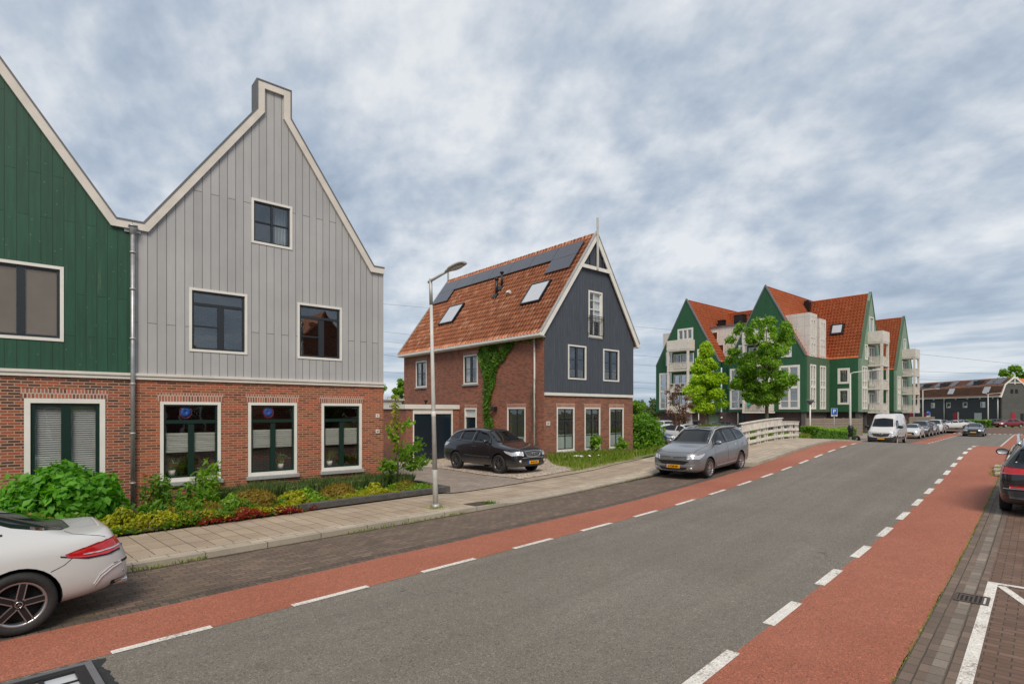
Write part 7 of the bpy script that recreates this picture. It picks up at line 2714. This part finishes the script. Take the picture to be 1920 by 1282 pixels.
# garden in front of the brick gable
RG = 'rose shrubs under the gable windows'
bush('rose_shrub', (21.45, 18.45, ground_z(21.4, 18.4)), 'rose shrub in front of the middle ground-floor gable window', .5, .4, 1.25, M['leaf_mid'], .10, 900, 21, False, 'shrub', RG, 18)
bush('rose_shrub', (23.6, 18.5, ground_z(23.6, 18.4)), 'rose shrub in front of the right ground-floor gable window', .45, .4, 1.15, M['leaf_mid'], .10, 800, 22, False, 'shrub', RG, 18)
rg = np.random.default_rng(9)
tall = scatter([(17.2, 17.3), (19.2, 14.9), (24, 15.2), (26.5, 18.9), (18.6, 19.1)], 8500, rg, .02)
blades('tall_grass', tall, .33, .018, M['leaf_grass'], None, lean=.7, seed=1, kind='stuff')
tall = scatter([(15.6, 14.55), (19.2, 14.3), (19.2, 15.2), (17.2, 17.3)], 2600, rg, .02)
blades('tall_grass', tall, .20, .014, M['leaf_grass'], None, lean=.7, seed=5, kind='stuff')
g2 = scatter([(24, 14.7), (38, 14.4), (33, 22), (26, 20)], 16000, rg, .02)
blades('tall_grass', g2, .38, .025, M['leaf_grass'], None, lean=.7, seed=2, kind='stuff')
w = np.concatenate([scatter([(15.0, 14.0), (19, 14.15), (19, 14.4), (15.3, 14.5)], 500, rg, .02)])
blades('verge_weeds', w, .10, .012, M['leaf_grass'], None, lean=.9, seed=3, kind='stuff')
# weeds along the left kerb and at the car
K = np.array([tuple(PQ(p, 9.83 + rg.normal() * .025, .0)) for p in np.concatenate([rg.uniform(.2, 3.0, 260), rg.uniform(5.5, 8.6, 200), rg.uniform(13, 20, 120)])])
blades('kerb_weeds', K, .07, .010, M['leaf_grass'], None, lean=1., seed=4, kind='stuff')
K = np.array([tuple(PQ(p, .95 + rg.normal() * .012, .0)) for p in rg.uniform(2, 23, 900)])
blades('kerb_weeds', K, .025, .008, M['leaf_grass'], None, lean=1., seed=6, kind='stuff')
K = np.array([tuple(PQ(p, .9 + rg.normal() * .12, .0)) for p in rg.uniform(22.6, 25, 500)])
blades('kerb_weeds', K, .12, .012, M['leaf_grass'], None, lean=1., seed=7, kind='stuff')
K = np.array([(7.2 + rg.normal() * .13, 11.21 + rg.normal() * .12, .095) for _ in range(160)])
blades('kerb_weeds', K, .06, .01, M['leaf_grass'], None, lean=1., seed=8, kind='stuff')
dy = thing('daisy_clump', (17.3, 15.7, ground_z(17.3, 15.7)), 'clump of white daisies in the grass beside the gravel drive', 'flowers')
z = ground_z(17.3, 15.7)
st = np.array([(17.3 + rg.normal() * .28, 15.7 + rg.normal() * .2, z) for _ in range(34)])
blades('stems', st, .38, .012, M['leaf_grass'], dy, lean=.2, seed=8)
leaves('petals', st + np.array([0, 0, .36]), .085, M['petal'], dy, up=3., aspect=1.1, seed=4)

bush('garden_hedge', (27.1, 19.6, .0), 'big rambling dark-leaved hedge at the right corner of the brick house', 1.25, 1.3, 2.2, M['leaf_hedge'], .12, 9000, 14, False, 'hedge', None, 70, clip=lambda P: P[:, 0] > 25.6)
UG = 'undergrowth between hedge and car park'
bush('undergrowth', (29.2, 18.2, .0), 'loose green undergrowth shrub between the hedge and the grey SUV', 1.1, .8, .75, M['leaf_mid'], .11, 2200, 15, False, 'shrub', UG, 26)
bush('undergrowth', (32.0, 17.2, -.1), 'low weedy shrub on the ditch side behind the left end of the railing', 1.3, .7, .65, M['leaf_grass'], .11, 1800, 16, False, 'shrub', UG, 22)
tree('street_tree', (40.25, 23.15, -.25), 'bright yellow-green tree with a forked pale trunk in the car park', 8.0, 2.75, 1.95, M['leaf_light'], .15, 19000, 120, .13, 31, shape='cone', fork=1, clr=(.16, .30))
tree('street_tree', (41.8, 19.05, -.2), 'tall round-crowned green tree in front of the middle gable', 9.9, 3.4, 2.6, M['leaf_mid'], .165, 20000, 105, .14, 33, shape='round', clr=(.12, .23), lean=-.006)
tree('ornamental_tree', (33.4, 21.2, -.2), 'small purple-leaved ornamental tree left of the bright green tree', 4.4, 1.7, 1.15, M['leaf_purple'], .10, 1500, 40, .05, 35, shape='round', clr=(.12, .3))
BG = 'trees behind the houses'
tree('garden_tree', (20.3, 40.5, -.3), 'leafy green tree seen in the gap above the garage', 6.6, .6, 1.9, M['leaf_mid'], .18, 9000, 70, .12, 41, shape='cone', clr=(.18, .32), group=BG)
tree('garden_tree', (23.2, 41.5, -.3), 'second green tree in the gap, right against the brick house', 5.6, .6, 1.5, M['leaf_mid'], .18, 6000, 50, .1, 42, shape='cone', clr=(.18, .32), group=BG)
tree('garden_tree', (61, 45.5, -.3), 'bushy tree at the near corner of the car park, left of the green apartments', 3.9, .3, 2.1, M['leaf_mid'], .25, 7000, 50, .12, 43, clr=(.2, .35), group=BG)
tree('far_tree', (215, 26, -.3), 'green treetop above the roofs at the right edge', 15.5, 3, 5, M['leaf_mid'], .6, 4000, 40, .3, 44, clr=(.2, .35))

# far wood: one mass
rg = np.random.default_rng(77)
cs, rs = [], []
for i in range(720):
    px = rg.uniform(560, 1330) if i < 420 else rg.uniform(1990, 3000)
    a = (px - 960) / 1030
    D = rg.uniform(190, 250)
    hh = rg.uniform(3.0, 7.4)
    cs.append((D * (.651 + .759 * a), D * (.759 - .651 * a), -.5 + hh * rg.random() ** .5)); rs.append(rg.uniform(1.6, 2.8))
P, Nn, T = clumps(rg, np.array(cs), rs, 18, .9)
o = leaves('far_wood', P, .95, M['leaf_wood'], None, normals=Nn, rnd=T)
o['kind'] = 'stuff'


def hedge(name, p0, p1, q, w, h, label, mat='leaf_hedge', leaf=.08, per=900, z=None, seed=1, top='leaf_light', grp=None):
    L = p1 - p0
    c = PQ((p0 + p1) / 2, q)
    t = thing(name, tuple(c), label, 'hedge', grp)
    rg = np.random.default_rng(seed)
    pts, nn, tn = [], [], []
    n = int(per * (L * h * 2 + L * w + w * h * 2))
    for _ in range(n):
        f = rg.choice(4, p=np.array([L * h, L * h, L * w, w * h * 2]) / (2 * L * h + L * w + 2 * w * h))
        u, v = rg.random(), rg.random()
        if f < 2: p, qq, zz, no = p0 + u * L, q + (w / 2 if f else -w / 2), v * h, (0, 1 if f else -1, .2)
        elif f == 2: p, qq, zz, no = p0 + u * L, q + (v - .5) * w, h, (0, 0, 1)
        else: p, qq, zz, no = (p0 if rg.random() < .5 else p1), q + (v - .5) * w, u * h, (-1 if u < .5 else 1, 0, 0)
        pv = PQ(p + rg.normal() * .03, qq + rg.normal() * .03 + .03 * math.sin(p * 3))
        gz = pv.z + .05 if z is None else z
        pts.append((pv.x, pv.y, gz + zz + rg.normal() * .035 - .05))
        nn.append(no); tn.append(.30 + .55 * (zz > h * .93))
    leaves('foliage', pts, leaf, M[mat], t, normals=np.array(nn), rnd=tn, seed=seed)
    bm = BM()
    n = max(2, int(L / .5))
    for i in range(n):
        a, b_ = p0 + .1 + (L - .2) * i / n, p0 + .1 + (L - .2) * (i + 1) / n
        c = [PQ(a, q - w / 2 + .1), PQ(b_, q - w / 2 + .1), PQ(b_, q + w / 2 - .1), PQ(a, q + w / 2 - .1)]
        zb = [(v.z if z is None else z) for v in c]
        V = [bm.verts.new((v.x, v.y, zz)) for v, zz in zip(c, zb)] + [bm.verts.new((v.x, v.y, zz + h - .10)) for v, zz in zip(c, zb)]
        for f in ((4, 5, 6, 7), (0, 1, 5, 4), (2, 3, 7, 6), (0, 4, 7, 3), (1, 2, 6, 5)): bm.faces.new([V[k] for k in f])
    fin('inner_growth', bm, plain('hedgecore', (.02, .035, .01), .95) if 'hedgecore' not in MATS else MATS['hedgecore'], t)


hedge('clipped_hedge', 41.2, 49.4, 11.5, 1.0, 1.05, 'clipped square hedge running from the white railing to the lamp post', per=330, leaf=.10)
hedge('clipped_hedge', 51.5, 57.5, 12.6, 1.0, 1.15, 'clipped hedge behind the lamp post, beside the van', per=300, leaf=.10, seed=3)
HG = 'low hedges before the dark terrace'
for (x, y, l, lab) in ((118.5, 28.0, 5, 'left low hedge before the dark terrace, beside the far lamp post'), (124.5, 19.8, 5, 'right low hedge before the dark terrace, behind the white coupe')):
    p, q = to_pq(x, y)
    hedge('low_hedge', p - l / 2, p + l / 2, q, 3.2, 1.15, lab, per=25, leaf=.28, seed=int(x), grp=HG)
# ---------------------------------------------------------------- street furniture
def lamp_near():
    x, y, z = 7.2, 11.21, .09
    t = thing('street_lamp', (x, y, z), 'tall grey street lamp with one angled head standing on the near pavement', 'street lamp')
    tx, ty = x - .10, y + .07
    H = 5.50

    def at(h): return Vector((x + (tx - x) * h / H, y + (ty - y) * h / H, z + h))
    bm = BM()
    tube(bm, [at(0), at(.9), at(.92)], [.066, .062, .060], 16)
    tube(bm, [at(.92), at(3.0), at(4.9)], [.058, .047, .037], 16)
    fin('pole', bm, M['lampgrey'], t)
    for a_, b_, r0, r1 in ((4.88, H, .043, .040), (-.02, .10, .092, .085)):
        bm = BM()
        tube(bm, [at(a_), at(b_)], [r0, r1], 14)
        fin('collar', bm, M['galv'], t)
    d = Vector((.0947, -.9955, 0))
    a = at(H - .05)
    bm = BM()
    tube(bm, [a - d * .08 + Vector((0, 0, -.02)), a, a + d * .62 + Vector((0, 0, .12))], [.034, .034, .030], 10)
    arm = fin('arm', bm, M['galv'], t)
    hb = a + d * .58 + Vector((0, 0, .11))
    sl = Vector((d.x, d.y, .15)).normalized()
    side = Vector((-d.y, d.x, 0)).normalized()
    up = side.cross(sl).normalized()
    if up.z < 0: up = -up
    bm = BM()
    secs = [(0, .045, .05), (.10, .06, .06), (.18, .11, .075), (.40, .135, .075), (.58, .125, .055), (.66, .08, .03)]
    rings = []
    for s_, w, hh in secs:
        c = hb + sl * s_
        rings.append([bm.verts.new(c + side * w * math.cos(q) + up * hh * (math.sin(q) if math.sin(q) > 0 else math.sin(q) * .35)) for q in [2 * math.pi * k / 16 for k in range(16)]])
    for r0, r1 in zip(rings, rings[1:]):
        for k in range(16):
            f = bm.faces.new((r0[k], r0[(k + 1) % 16], r1[(k + 1) % 16], r1[k])); f.smooth = True
    bm.faces.new(rings[0]); bm.faces.new(rings[-1])
    bmesh.ops.recalc_face_normals(bm, faces=bm.faces[:])
    hd = fin('lamp_head', bm, M['galv'], t, angle=50)
    bm = BM()
    pts = [hb + sl * (.39 + .21 * math.cos(q)) + side * .095 * math.sin(q) - up * .030 for q in [2 * math.pi * k / 24 for k in range(24)]]
    lo = [p - up * .006 for p in pts]
    A = [bm.verts.new(p) for p in pts]; B_ = [bm.verts.new(p) for p in lo]
    bm.faces.new(B_)
    for k in range(24): bm.faces.new((A[k], A[(k + 1) % 24], B_[(k + 1) % 24], B_[k]))
    bmesh.ops.recalc_face_normals(bm, faces=bm.faces[:])
    fin('lamp_glass', bm, M['frost'], hd)
    bm = BM()
    fr = Fr(at(2.2) , (1, 0), (-.3, -.95))
    lathe(bm, [(.052, 0), (.0555, .005), (.0555, .12), (.052, .125)], at(2.2), seg=16)
    fin('sticker', bm, M['white'], t)


lamp_near()
LG = 'slender street lamps with level arms in the distance'


def lamp_far(x, y, h, label, arms=((.0947, -.9955, 1.7),), z=-.3, r=.075, mat='lampgrey'):
    t = thing('street_lamp', (x, y, z), label, 'street lamp', LG)
    bm = BM()
    tube(bm, [(x, y, z), (x, y, z + h * .35), (x, y, z + h)], [r, r * .8, r * .6], 10)
    fin('pole', bm, M[mat], t)
    for dx, dy, l in arms:
        bm = BM()
        e = Vector((x + dx * l, y + dy * l, z + h + .22))
        tube(bm, [(x, y, z + h - .05), (x + dx * .25, y + dy * .25, z + h + .06), e], [.05, .045, .035], 8)
        fin('arm', bm, M[mat], t)
        bm = BM()
        fr = Fr(e, (dx, dy), (-dy, dx))
        box(bm, fr, -.35, .35, -.11, .11, -.05, .06, .02)
        fin('lamp_head', bm, M['lampgrey'], t)
    return t


lamp_far(50.9, 16.3, 5.9, 'street lamp at the end of the clipped hedge, a tyre leaning on its foot', r=.11, arms=((.5, -.86, 1.9),))
lamp_far(104.8, 23.4, 6.1, 'far street lamp before the left part of the dark terrace', r=.10, arms=((.759, -.651, 2.2),))
lamp_far(134.4, 20.0, 6.0, 'far street lamp before the gambrel end of the dark terrace', r=.12, arms=((.759, -.651, 2.2), (-.759, .651, .7)))
lamp_far(116.0, 31.5, 11.8, 'very tall lamp behind the green apartments, only its head showing', r=.10, arms=((.759, -.651, 1.0),))
t = thing('post_lamp', (53.2, 20.3, -.3), 'thin white post with a dark cone-shaped lamp top by the wooden fence', 'post lamp')
bm = BM(); tube(bm, [(53.2, 20.3, -.3), (53.2, 20.3, 3.2)], [.07, .055], 10); fin('pole', bm, M['white'], t)
bm = BM(); lathe(bm, [(.04, 3.02), (.33, 3.38), (.35, 3.46), (.30, 3.50), (.0, 3.54)], (53.2, 20.3, 0), seg=20); fin('lamp_shade', bm, M['flash'], t)


def parking_sign(x, y, zt, w, h, label, n, txt='P', round_=False):
    t = thing('parking_sign', (x, y, -.3), label, 'road sign')
    bm = BM(); tube(bm, [(x, y, -.3), (x, y, zt)], .035, 8); fin('post', bm, M['galv'], t)
    u = Vector((-n[1], n[0], 0))
    fr = Fr((x, y, 0), u, n)
    if fr.u.dot(Vector((.759, -.651, 0))) < 0: fr.u = -fr.u
    bm = BM()
    box(bm, fr, -w / 2, w / 2, .04, .06, zt - h, zt, .01)
    s = fin('sign_plate', bm, M['bluesign'], t)
    bm = BM()
    ringbox(bm, fr, -w / 2 + .01, zt - h + .01, w / 2 - .01, zt - .01, .025, .058, .066)
    box(bm, fr, -w / 2 + .02, w / 2 - .02, .058, .068, zt - h + .02, zt - h + .14)
    fin('border', bm, M['white'], s)
    text_on('letter', txt, h * .62, M['white'], fr, 0, .066, zt - h * .40, s)
    bm = BM()
    for k in range(3): box(bm, fr, -.12 + .09 * k, -.06 + .09 * k, .069, .074, zt - h + .05, zt - h + .11)
    fin('small_marks', bm, M['black'], s)


nv = (-.651 - .3, -.70)
parking_sign(52.6, 18.1, 2.72, .50, .72, 'blue parking sign above the clipped hedge, beside the wooden fence', Vector((-.86, -.5)).normalized())
tsx, tsy = 106.0, 23.0
t = thing('round_sign', (tsx, tsy, -.3), 'round blue sign over a small white plate before the dark terrace', 'road sign')
bm = BM(); tube(bm, [(tsx, tsy, -.3), (tsx, tsy, 2.3)], .04, 8); fin('post', bm, M['galv'], t)
frs = Fr((tsx, tsy, 0), (.759, -.651), (-.651, -.759))
bm = BM(); lathe(bm, [(.0, .05), (.30, .05), (.30, .02), (.0, .02)], (0, 0, 0), 'Y', 24)
bm.transform(Matrix.Translation((tsx, tsy, 2.2)) @ Matrix.Rotation(math.atan2(-.651, .759), 4, 'Z') @ Matrix.Diagonal((1, -1, 1, 1)))
bmesh.ops.recalc_face_normals(bm, faces=bm.faces[:])
fin('sign_plate', bm, M['bluesign'], t)
bm = BM(); box(bm, frs, -.3, .3, .03, .05, 1.3, 1.75); fin('lower_plate', bm, M['cream'], t)


# white bridge railing: arched, three boards and posts, closed centre top boards
def railing():
    c = PQ(29, 10.15)
    t = thing('bridge_railing', tuple(c), 'arched white timber railing of the little bridge, raised board in the middle', 'railing')
    q = 10.12
    p0, p1 = 21.9, 34.3

    def arch(p):                                  # deck-following arc
        return zr(p) + .10 + .02

    def beam(name, pa, pb, z0, z1, d0, d1, zf=arch):
        bm = BM()
        rows = []
        for p in prange(pa, pb, .35):
            b_ = zf(p)
            rows.append([bm.verts.new(Vector((*(PD * p + QD * (q + d))[:2], b_ + z))) for d, z in ((d0, z0), (d0, z1), (d1, z1), (d1, z0))])
        for a, b2 in zip(rows, rows[1:]):
            for k in range(4): bm.faces.new((a[k], a[(k + 1) % 4], b2[(k + 1) % 4], b2[k]))
        bm.faces.new(rows[0]); bm.faces.new(rows[-1])
        bmesh.ops.recalc_face_normals(bm, faces=bm.faces[:])
        return fin(name, bm, M['railwhite'], t)
    for z0, z1 in ((.10, .24), (.42, .56), (.74, .90)): beam('rail_board', p0, p1, z0, z1, -.045, .0)
    beam('top_board', p0, 25.9, .90, .94, -.08, .06)
    beam('top_board', 31.4, p1, .90, .94, -.08, .06)
    for a, b_ in ((25.9, 27.7), (27.74, 29.6), (29.64, 31.4)):
        beam('raised_board', a, b_, .72, 1.10, -.07, -.046)
        beam('raised_cap', a - .03, b_ + .02, 1.10, 1.145, -.12, .07)
    p = p0
    k = 0
    while p < p1 + .1:
        for dp in (-.16, .16):
            v = PQ(p + dp, q)
            fr = Fr((v.x, v.y, 0), PD[:2])
            b_ = arch(p)
            bm = BM()
            box(bm, fr, -.05, .05, -.10, -.001, b_ - .25, b_ + .90)
            fin('post', bm, M['railwhite'], t)
        p += 1.0 if k % 2 else 1.45
        k += 1
    # slanting braces in the middle bay
    for pa, pb in ((28.1, 28.35), (29.0, 28.8)):
        a, b_ = PQ(pa, q + .03), PQ(pb, q + .03)
        bm = BM()
        tube(bm, [a + Vector((0, 0, .2)), b_ + Vector((0, 0, 1.0))], .035, 6)
        fin('brace', bm, M['railwhite'], t)
    # inner edge beam of the deck
    bm = BM()
    return t


railing()

# wooden fence by the apartments
f0, f1_ = Vector((63.4, 24.6, 0)), Vector((68.0, 20.6, 0))
t = thing('wooden_fence', tuple((f0 + f1_) / 2 + Vector((0, 0, -.3))), 'weathered horizontal-board fence in front of the apartment base', 'fence')
fr = Fr(f0, f1_ - f0)
bm = BM()
L = (f1_ - f0).length
for k in range(9): box(bm, fr, 0, L, -.02, .02, -.3 + .225 * k, -.3 + .225 * k + .19)
fin('fence_boards', bm, M['wood'], t)
for k in range(4):
    bm = BM(); box(bm, fr, L * k / 3 - .05, L * k / 3 + .05, -.12, -.021, -.3, 1.75); fin('post', bm, M['wood'], t)
fa, fb = Vector((86, 20.6, 0)), Vector((92, 19.2, 0))
t = thing('wooden_fence', tuple((fa + fb) / 2 + Vector((0, 0, -.3))), 'taller brown vertical-board fence right behind the white van', 'fence')
fr = Fr(fa, fb - fa)
bm = BM()
L = (fb - fa).length
for k in range(int(L / .2)): box(bm, fr, k * .2, k * .2 + .17, -.02, .02, -.3, 1.75)
fin('fence_boards', bm, M['wood'], t)
for k in range(3):
    bm = BM(); box(bm, fr, L * k / 2 - .05, L * k / 2 + .05, -.12, -.021, -.3, 1.7); fin('post', bm, M['wood'], t)


# scooter under a blue cover
def scooter(x, y, z, label, hx, hy, cover='bluesign'):
    t = thing('scooter', (x, y, z), label, 'scooter')
    a = math.atan2(hy, hx)
    MT = Matrix.Translation((x, y, z)) @ Matrix.Rotation(a, 4, 'Z')

    def part(nm, bm, m):
        bm.transform(MT)
        return fin(nm, bm, M[m], t)
    for wx in (-.62, .62):
        bm = BM(); lathe(bm, [(.14, -.05), (.22, -.06), (.25, 0), (.22, .06), (.14, .05)], (wx, 0, .25), 'Y', 20, closed=True); part('wheel', bm, 'rubber')
    bm = BM()
    tube(bm, [(.62, 0, .28), (.48, 0, .70), (.40, 0, 1.0)], [.05, .06, .03], 8)
    tube(bm, [(.40, -.30, 1.03), (.38, 0, 1.02), (.40, .30, 1.03)], .018, 8)
    part('handlebar', bm, 'black')
    bm = BM()
    fr = Fr((0, 0, 0), (1, 0), (0, 1))
    prism(bm, fr, [(-.75, .35), (-.85, .72), (-.5, .86), (.0, .80), (.1, .45), (.38, .40), (.46, .85), (.56, .82), (.5, .28), (-.4, .25)], -.14, .14)
    part('scooter_body', bm, 'cladding')
    bm = BM()
    rows = []
    for i, (px, w, zz) in enumerate(((-.95, .08, .8), (-.8, .24, 1.0), (-.3, .30, 1.08), (.2, .30, 1.10), (.45, .26, 1.22), (.62, .1, 1.1))):
        rows.append([bm.verts.new((px, yy * w, zq)) for yy, zq in ((-1.25, .42), (-1.05, zz * .7), (-.4, zz), (.4, zz), (1.05, zz * .7), (1.25, .42))])
    for r0, r1 in zip(rows, rows[1:]):
        for k in range(5):
            f = bm.faces.new((r0[k], r0[k + 1], r1[k + 1], r1[k])); f.smooth = True
    bmesh.ops.solidify(bm, geom=bm.faces[:], thickness=.01)
    part('cover', bm, cover)


scooter(51.6, 16.9 + .9, -.15, 'scooter under a bright blue cover behind the clipped hedge', .8, -.6)
scooter(53.3, 17.6, -.15, 'scooter under a pale grey cover to the right of the blue one', .8, -.6, 'frost')

# tyre and bundle at the lamp foot
t = thing('old_tyre', (50.6, 16.0, -.2), 'black tyre leaning against the foot of the lamp post by the hedge', 'tyre')
bm = BM()
lathe(bm, [(.20, -.08), (.32, -.10), (.36, -.04), (.36, .04), (.32, .10), (.20, .08)], (0, 0, 0), 'Y', 28, closed=True)
bm.transform(Matrix.Translation((50.35, 15.7, .13)) @ Matrix.Rotation(R(-30), 4, 'Z') @ Matrix.Rotation(R(18), 4, 'X'))
fin('tyre', bm, M['rubber'], t)
t = thing('wrapped_bundle', (50.9, 16.3, .4), 'black plastic bundle strapped low on the lamp post by the hedge', 'bundle')
bm = BM()
rg_ = random.Random(3)
lathe(bm, [(.10, .3), (.22, .45), (.18, .7), (.25, .9), (.2, 1.15), (.12, 1.3)], (50.9, 16.3, 0), seg=9)
for v in bm.verts: v.co += Vector((rg_.uniform(-.04, .04), rg_.uniform(-.04, .04), rg_.uniform(-.05, .05)))
fin('plastic', bm, M['black'], t)


# gully grate on the right, pavement pit, near-left glazed hatch
def gully():
    p, q = 9.15, .62
    c = PQ(p, q)
    t = thing('drain_cover', tuple(c), 'cast-iron gully grate in the paver gutter beside the white bay line', 'drain cover')
    fr = Fr((c.x, c.y, c.z), PD[:2])
    bm = BM()
    ringbox_h(bm, fr, -.20, .20, -.19, .15, .03, .004, .016)
    for k in range(7):
        d = -.15 + .045 * k
        box(bm, fr, -.17, .17, d, d + .02, .005, .013)
    fin('grate', bm, M['rust'], t)
    bm = BM()
    box(bm, fr, -.19, .19, -.18, .14, -.05, .0045)
    fin('pit', bm, M['void'], t)


def ringbox_h(bm, fr, u0, u1, d0, d1, w, z0, z1):
    box(bm, fr, u0, u0 + w, d0, d1, z0, z1)
    box(bm, fr, u1 - w, u1, d0, d1, z0, z1)
    box(bm, fr, u0 + w, u1 - w, d0, d0 + w, z0, z1)
    box(bm, fr, u0 + w, u1 - w, d1 - w, d1, z0, z1)


gully()
pit = drape('pavement_pit', [(8.05, 10.72), (8.75, 10.78), (8.70, 11.25), (8.0, 11.2)], .0035, M['soil'], .2)
K = np.array([(8.55 + NR.normal() * .1, 10.85 + NR.normal() * .07, .10) for _ in range(120)])
blades('pit_weeds', K, .07, .012, M['leaf_ivy'], None, lean=1., seed=8, kind='stuff')


def hatch():
    # tar-edged sunken frame with a barred glass lid at the edge of the red lane
    c = PQ(-.57, 6.30)
    t = thing('glazed_hatch', tuple(c), 'black-framed glass hatch with glazing bars set in the road at the lower left corner', 'hatch')
    fr = Fr((c.x, c.y, c.z), PD[:2], QD[:2])
    u0, u1, d0, d1 = -1.6, 1.55, -1.9, .20
    bm = BM()
    ringbox_h(bm, fr, u0, u1, d0, d1, .055, .006, .045)
    fin('outer_frame', bm, M['flash'], t)
    bm = BM()
    ringbox_h(bm, fr, u0 + .056, u1 - .056, d0 + .056, d1 - .056, .085, .006, .038)
    for k in range(1, 12):
        u = u0 + .14 + (u1 - u0 - .28) * k / 12
        box(bm, fr, u - .018, u + .018, d0 + .14, d1 - .14, .010, .032)
    for k in range(1, 9):
        d = d0 + .14 + (d1 - d0 - .28) * k / 9
        box(bm, fr, u0 + .14, u1 - .14, d - .008, d + .008, .012, .028)
    fin('inner_frame', bm, M['black'], t)
    bm = BM()
    box(bm, fr, u0 + .13, u1 - .13, d0 + .13, d1 - .13, .008, .014)
    fin('pane', bm, M['skyglass'], t)


hatch()
bm = BM()
pts = [(-2.6, 6.62), (.2, 6.63), (.98, 6.62), (1.12, 6.56), (1.07, 6.4), (1.10, 6.25), (1.08, 6.05), (1.13, 5.8), (1.10, 5.4), (1.1, 4.2), (-2.6, 4.2)]
rgt = random.Random(5)
pts2 = []
for (a, c), (a2, c2) in zip(pts, pts[1:] + pts[:1]):
    n_ = max(1, int(math.hypot(a2 - a, c2 - c) / .05)) if a > .9 or a2 > .9 else 1
    for k in range(n_):
        j = .018 if n_ > 1 else 0
        pts2.append((a + (a2 - a) * k / n_ + rgt.uniform(-j, j), c + (c2 - c) * k / n_ + rgt.uniform(-j, j)))
f = bm.faces.new([bm.verts.new(PQ(p - .02, q, .0035)) for p, q in pts2])
bm.normal_update()
if f.normal.z < 0: bmesh.ops.reverse_faces(bm, faces=[f])
structure(fin('tar_patch', bm, M['bitumen']))

# stone blocks of the kerb nose by the dark crossover
for k, (p, q, lab) in enumerate(((22.95, .93, 'first pale kerb block at the cycle-lane edge'), (23.75, 1.0, 'second pale kerb block at the cycle-lane edge'), (24.6, 1.02, 'third pale kerb block beside the dark crossover'))):
    c = PQ(p, q)
    t = thing('kerb_block', tuple(c), lab, 'kerb stone', 'pale kerb blocks at the lane edge')
    fr = Fr((c.x, c.y, c.z), PD[:2])
    bm = BM(); box(bm, fr, -.33, .33, -.13, .13, -.02, .09, .025); fin('block', bm, M['slabs2'], t)


# overhead power lines, far away
def cable(pts, D, label, r=.055):
    w = []
    for px, py in pts:
        a = (px - 960) / 1030
        w.append(Vector((D * (.651 + .759 * a), D * (.759 - .651 * a), 2.4 - (py - 772) / 1030 * D)))
    t = thing('power_line', tuple(w[1]), label, 'cable', 'overhead power lines')
    P = []
    # quadratic through the three points, extended beyond the picture
    xs = [(p[0] - pts[0][0]) / (pts[2][0] - pts[0][0]) for p in pts]
    u1 = xs[1]
    for i in range(-8, 33):
        u = i / 24
        L0 = (u - u1) * (u - 1) / ((0 - u1) * (0 - 1)); L1 = u * (u - 1) / (u1 * (u1 - 1)); L2 = u * (u - u1) / (1 - u1)
        P.append(w[0] * L0 + w[1] * L1 + w[2] * L2)
    bm = BM(); tube(bm, P, r, 5); fin('wire', bm, M['flash'], t)


for i, (a, b_, c_, lab) in enumerate(((570, 612, 684, 'highest thin power line across the sky'), (622, 666, 702, 'second power line from the top'), (640, 683, 716, 'third power line from the top'), (665, 716, 727, 'fourth power line from the top'), (697, 727, 738, 'lowest power line just over the roofs'))):
    cable([(720, a), (1190, b_), (1920, c_)], 260, lab)

# houses across the street, behind the camera: they show in the window panes
for i, (x, w, m, rf, lab) in enumerate(((-13, 8, 'brick_c', 'tile_brown', 'brick house across the street, left one mirrored in the panes'), (-2, 9, 'clad_black2', 'tile', 'dark boarded house across the street, middle one mirrored in the panes'), (8, 8, 'brick_d', 'tile', 'brown brick house across the street, mirrored in the middle panes'), (17.6, 8, 'brick_c', 'tile', 'tall red brick gabled house across the street, mirrored in the right upper window'), (28.5, 9, 'clad_slate', 'tile_brown', 'slate-blue house across the street, mirrored in the farther panes'))):
    t = thing('opposite_house', (x, -17, 0), lab, 'house', 'houses across the street')
    fr = Fr((x, -13, 0), (-1, 0), (0, 1))
    eh, ph = (6.4, 10.3) if i == 3 else (4.0, 7.2)
    hs = [(-w / 2 + 1 + k * 2.3, .8, -w / 2 + 2.3 + k * 2.3, 2.6) for k in range(3)] + ([(-w / 2 + 1.2 + k * 3., 4., -w / 2 + 2.6 + k * 3., 5.4) for k in range(2)] if i == 3 else [])
    bm = BM(); wall_poly(bm, fr, [(-w / 2, -.2), (w / 2, -.2), (w / 2, eh), (0, ph), (-w / 2, eh)], hs, .3)
    box(bm, WORLD, x - w / 2, x + w / 2, -22, -13.31, -.2, eh - .1)
    fin('wall', bm, M[m], t)
    for r in hs: window(fr, *r, t, fw=.09, glass='glass_far', v=((.5, .08),))
    for s in (-1, 1):
        v = Vector((-s * (w / 2 + .3), 0, ph - eh + .3)); Lv = v.length
        n = Vector((s * (ph - eh + .3), 0, w / 2 + .3))
        bm = BM(); slab(bm, (x + s * (w / 2 + .3), -22.2, eh - .2), (0, 1, 0), 9.3, v, Lv, n, .15)
        fin('roof', bm, M[rf], t)
OT = 'trees across the street'
tree('street_tree', (3.2, -9.5, 0), 'leafy tree across the street, mirrored in the left windows', 5.6, 1.8, 1.9, M['leaf_mid'], .34, 3500, 34, .13, 91, group=OT)
tree('street_tree', (16, -9.0, 0), 'leafy tree across the street, mirrored in the right windows', 5.4, 1.8, 1.8, M['leaf_dark'], .34, 3500, 34, .13, 92, group=OT)
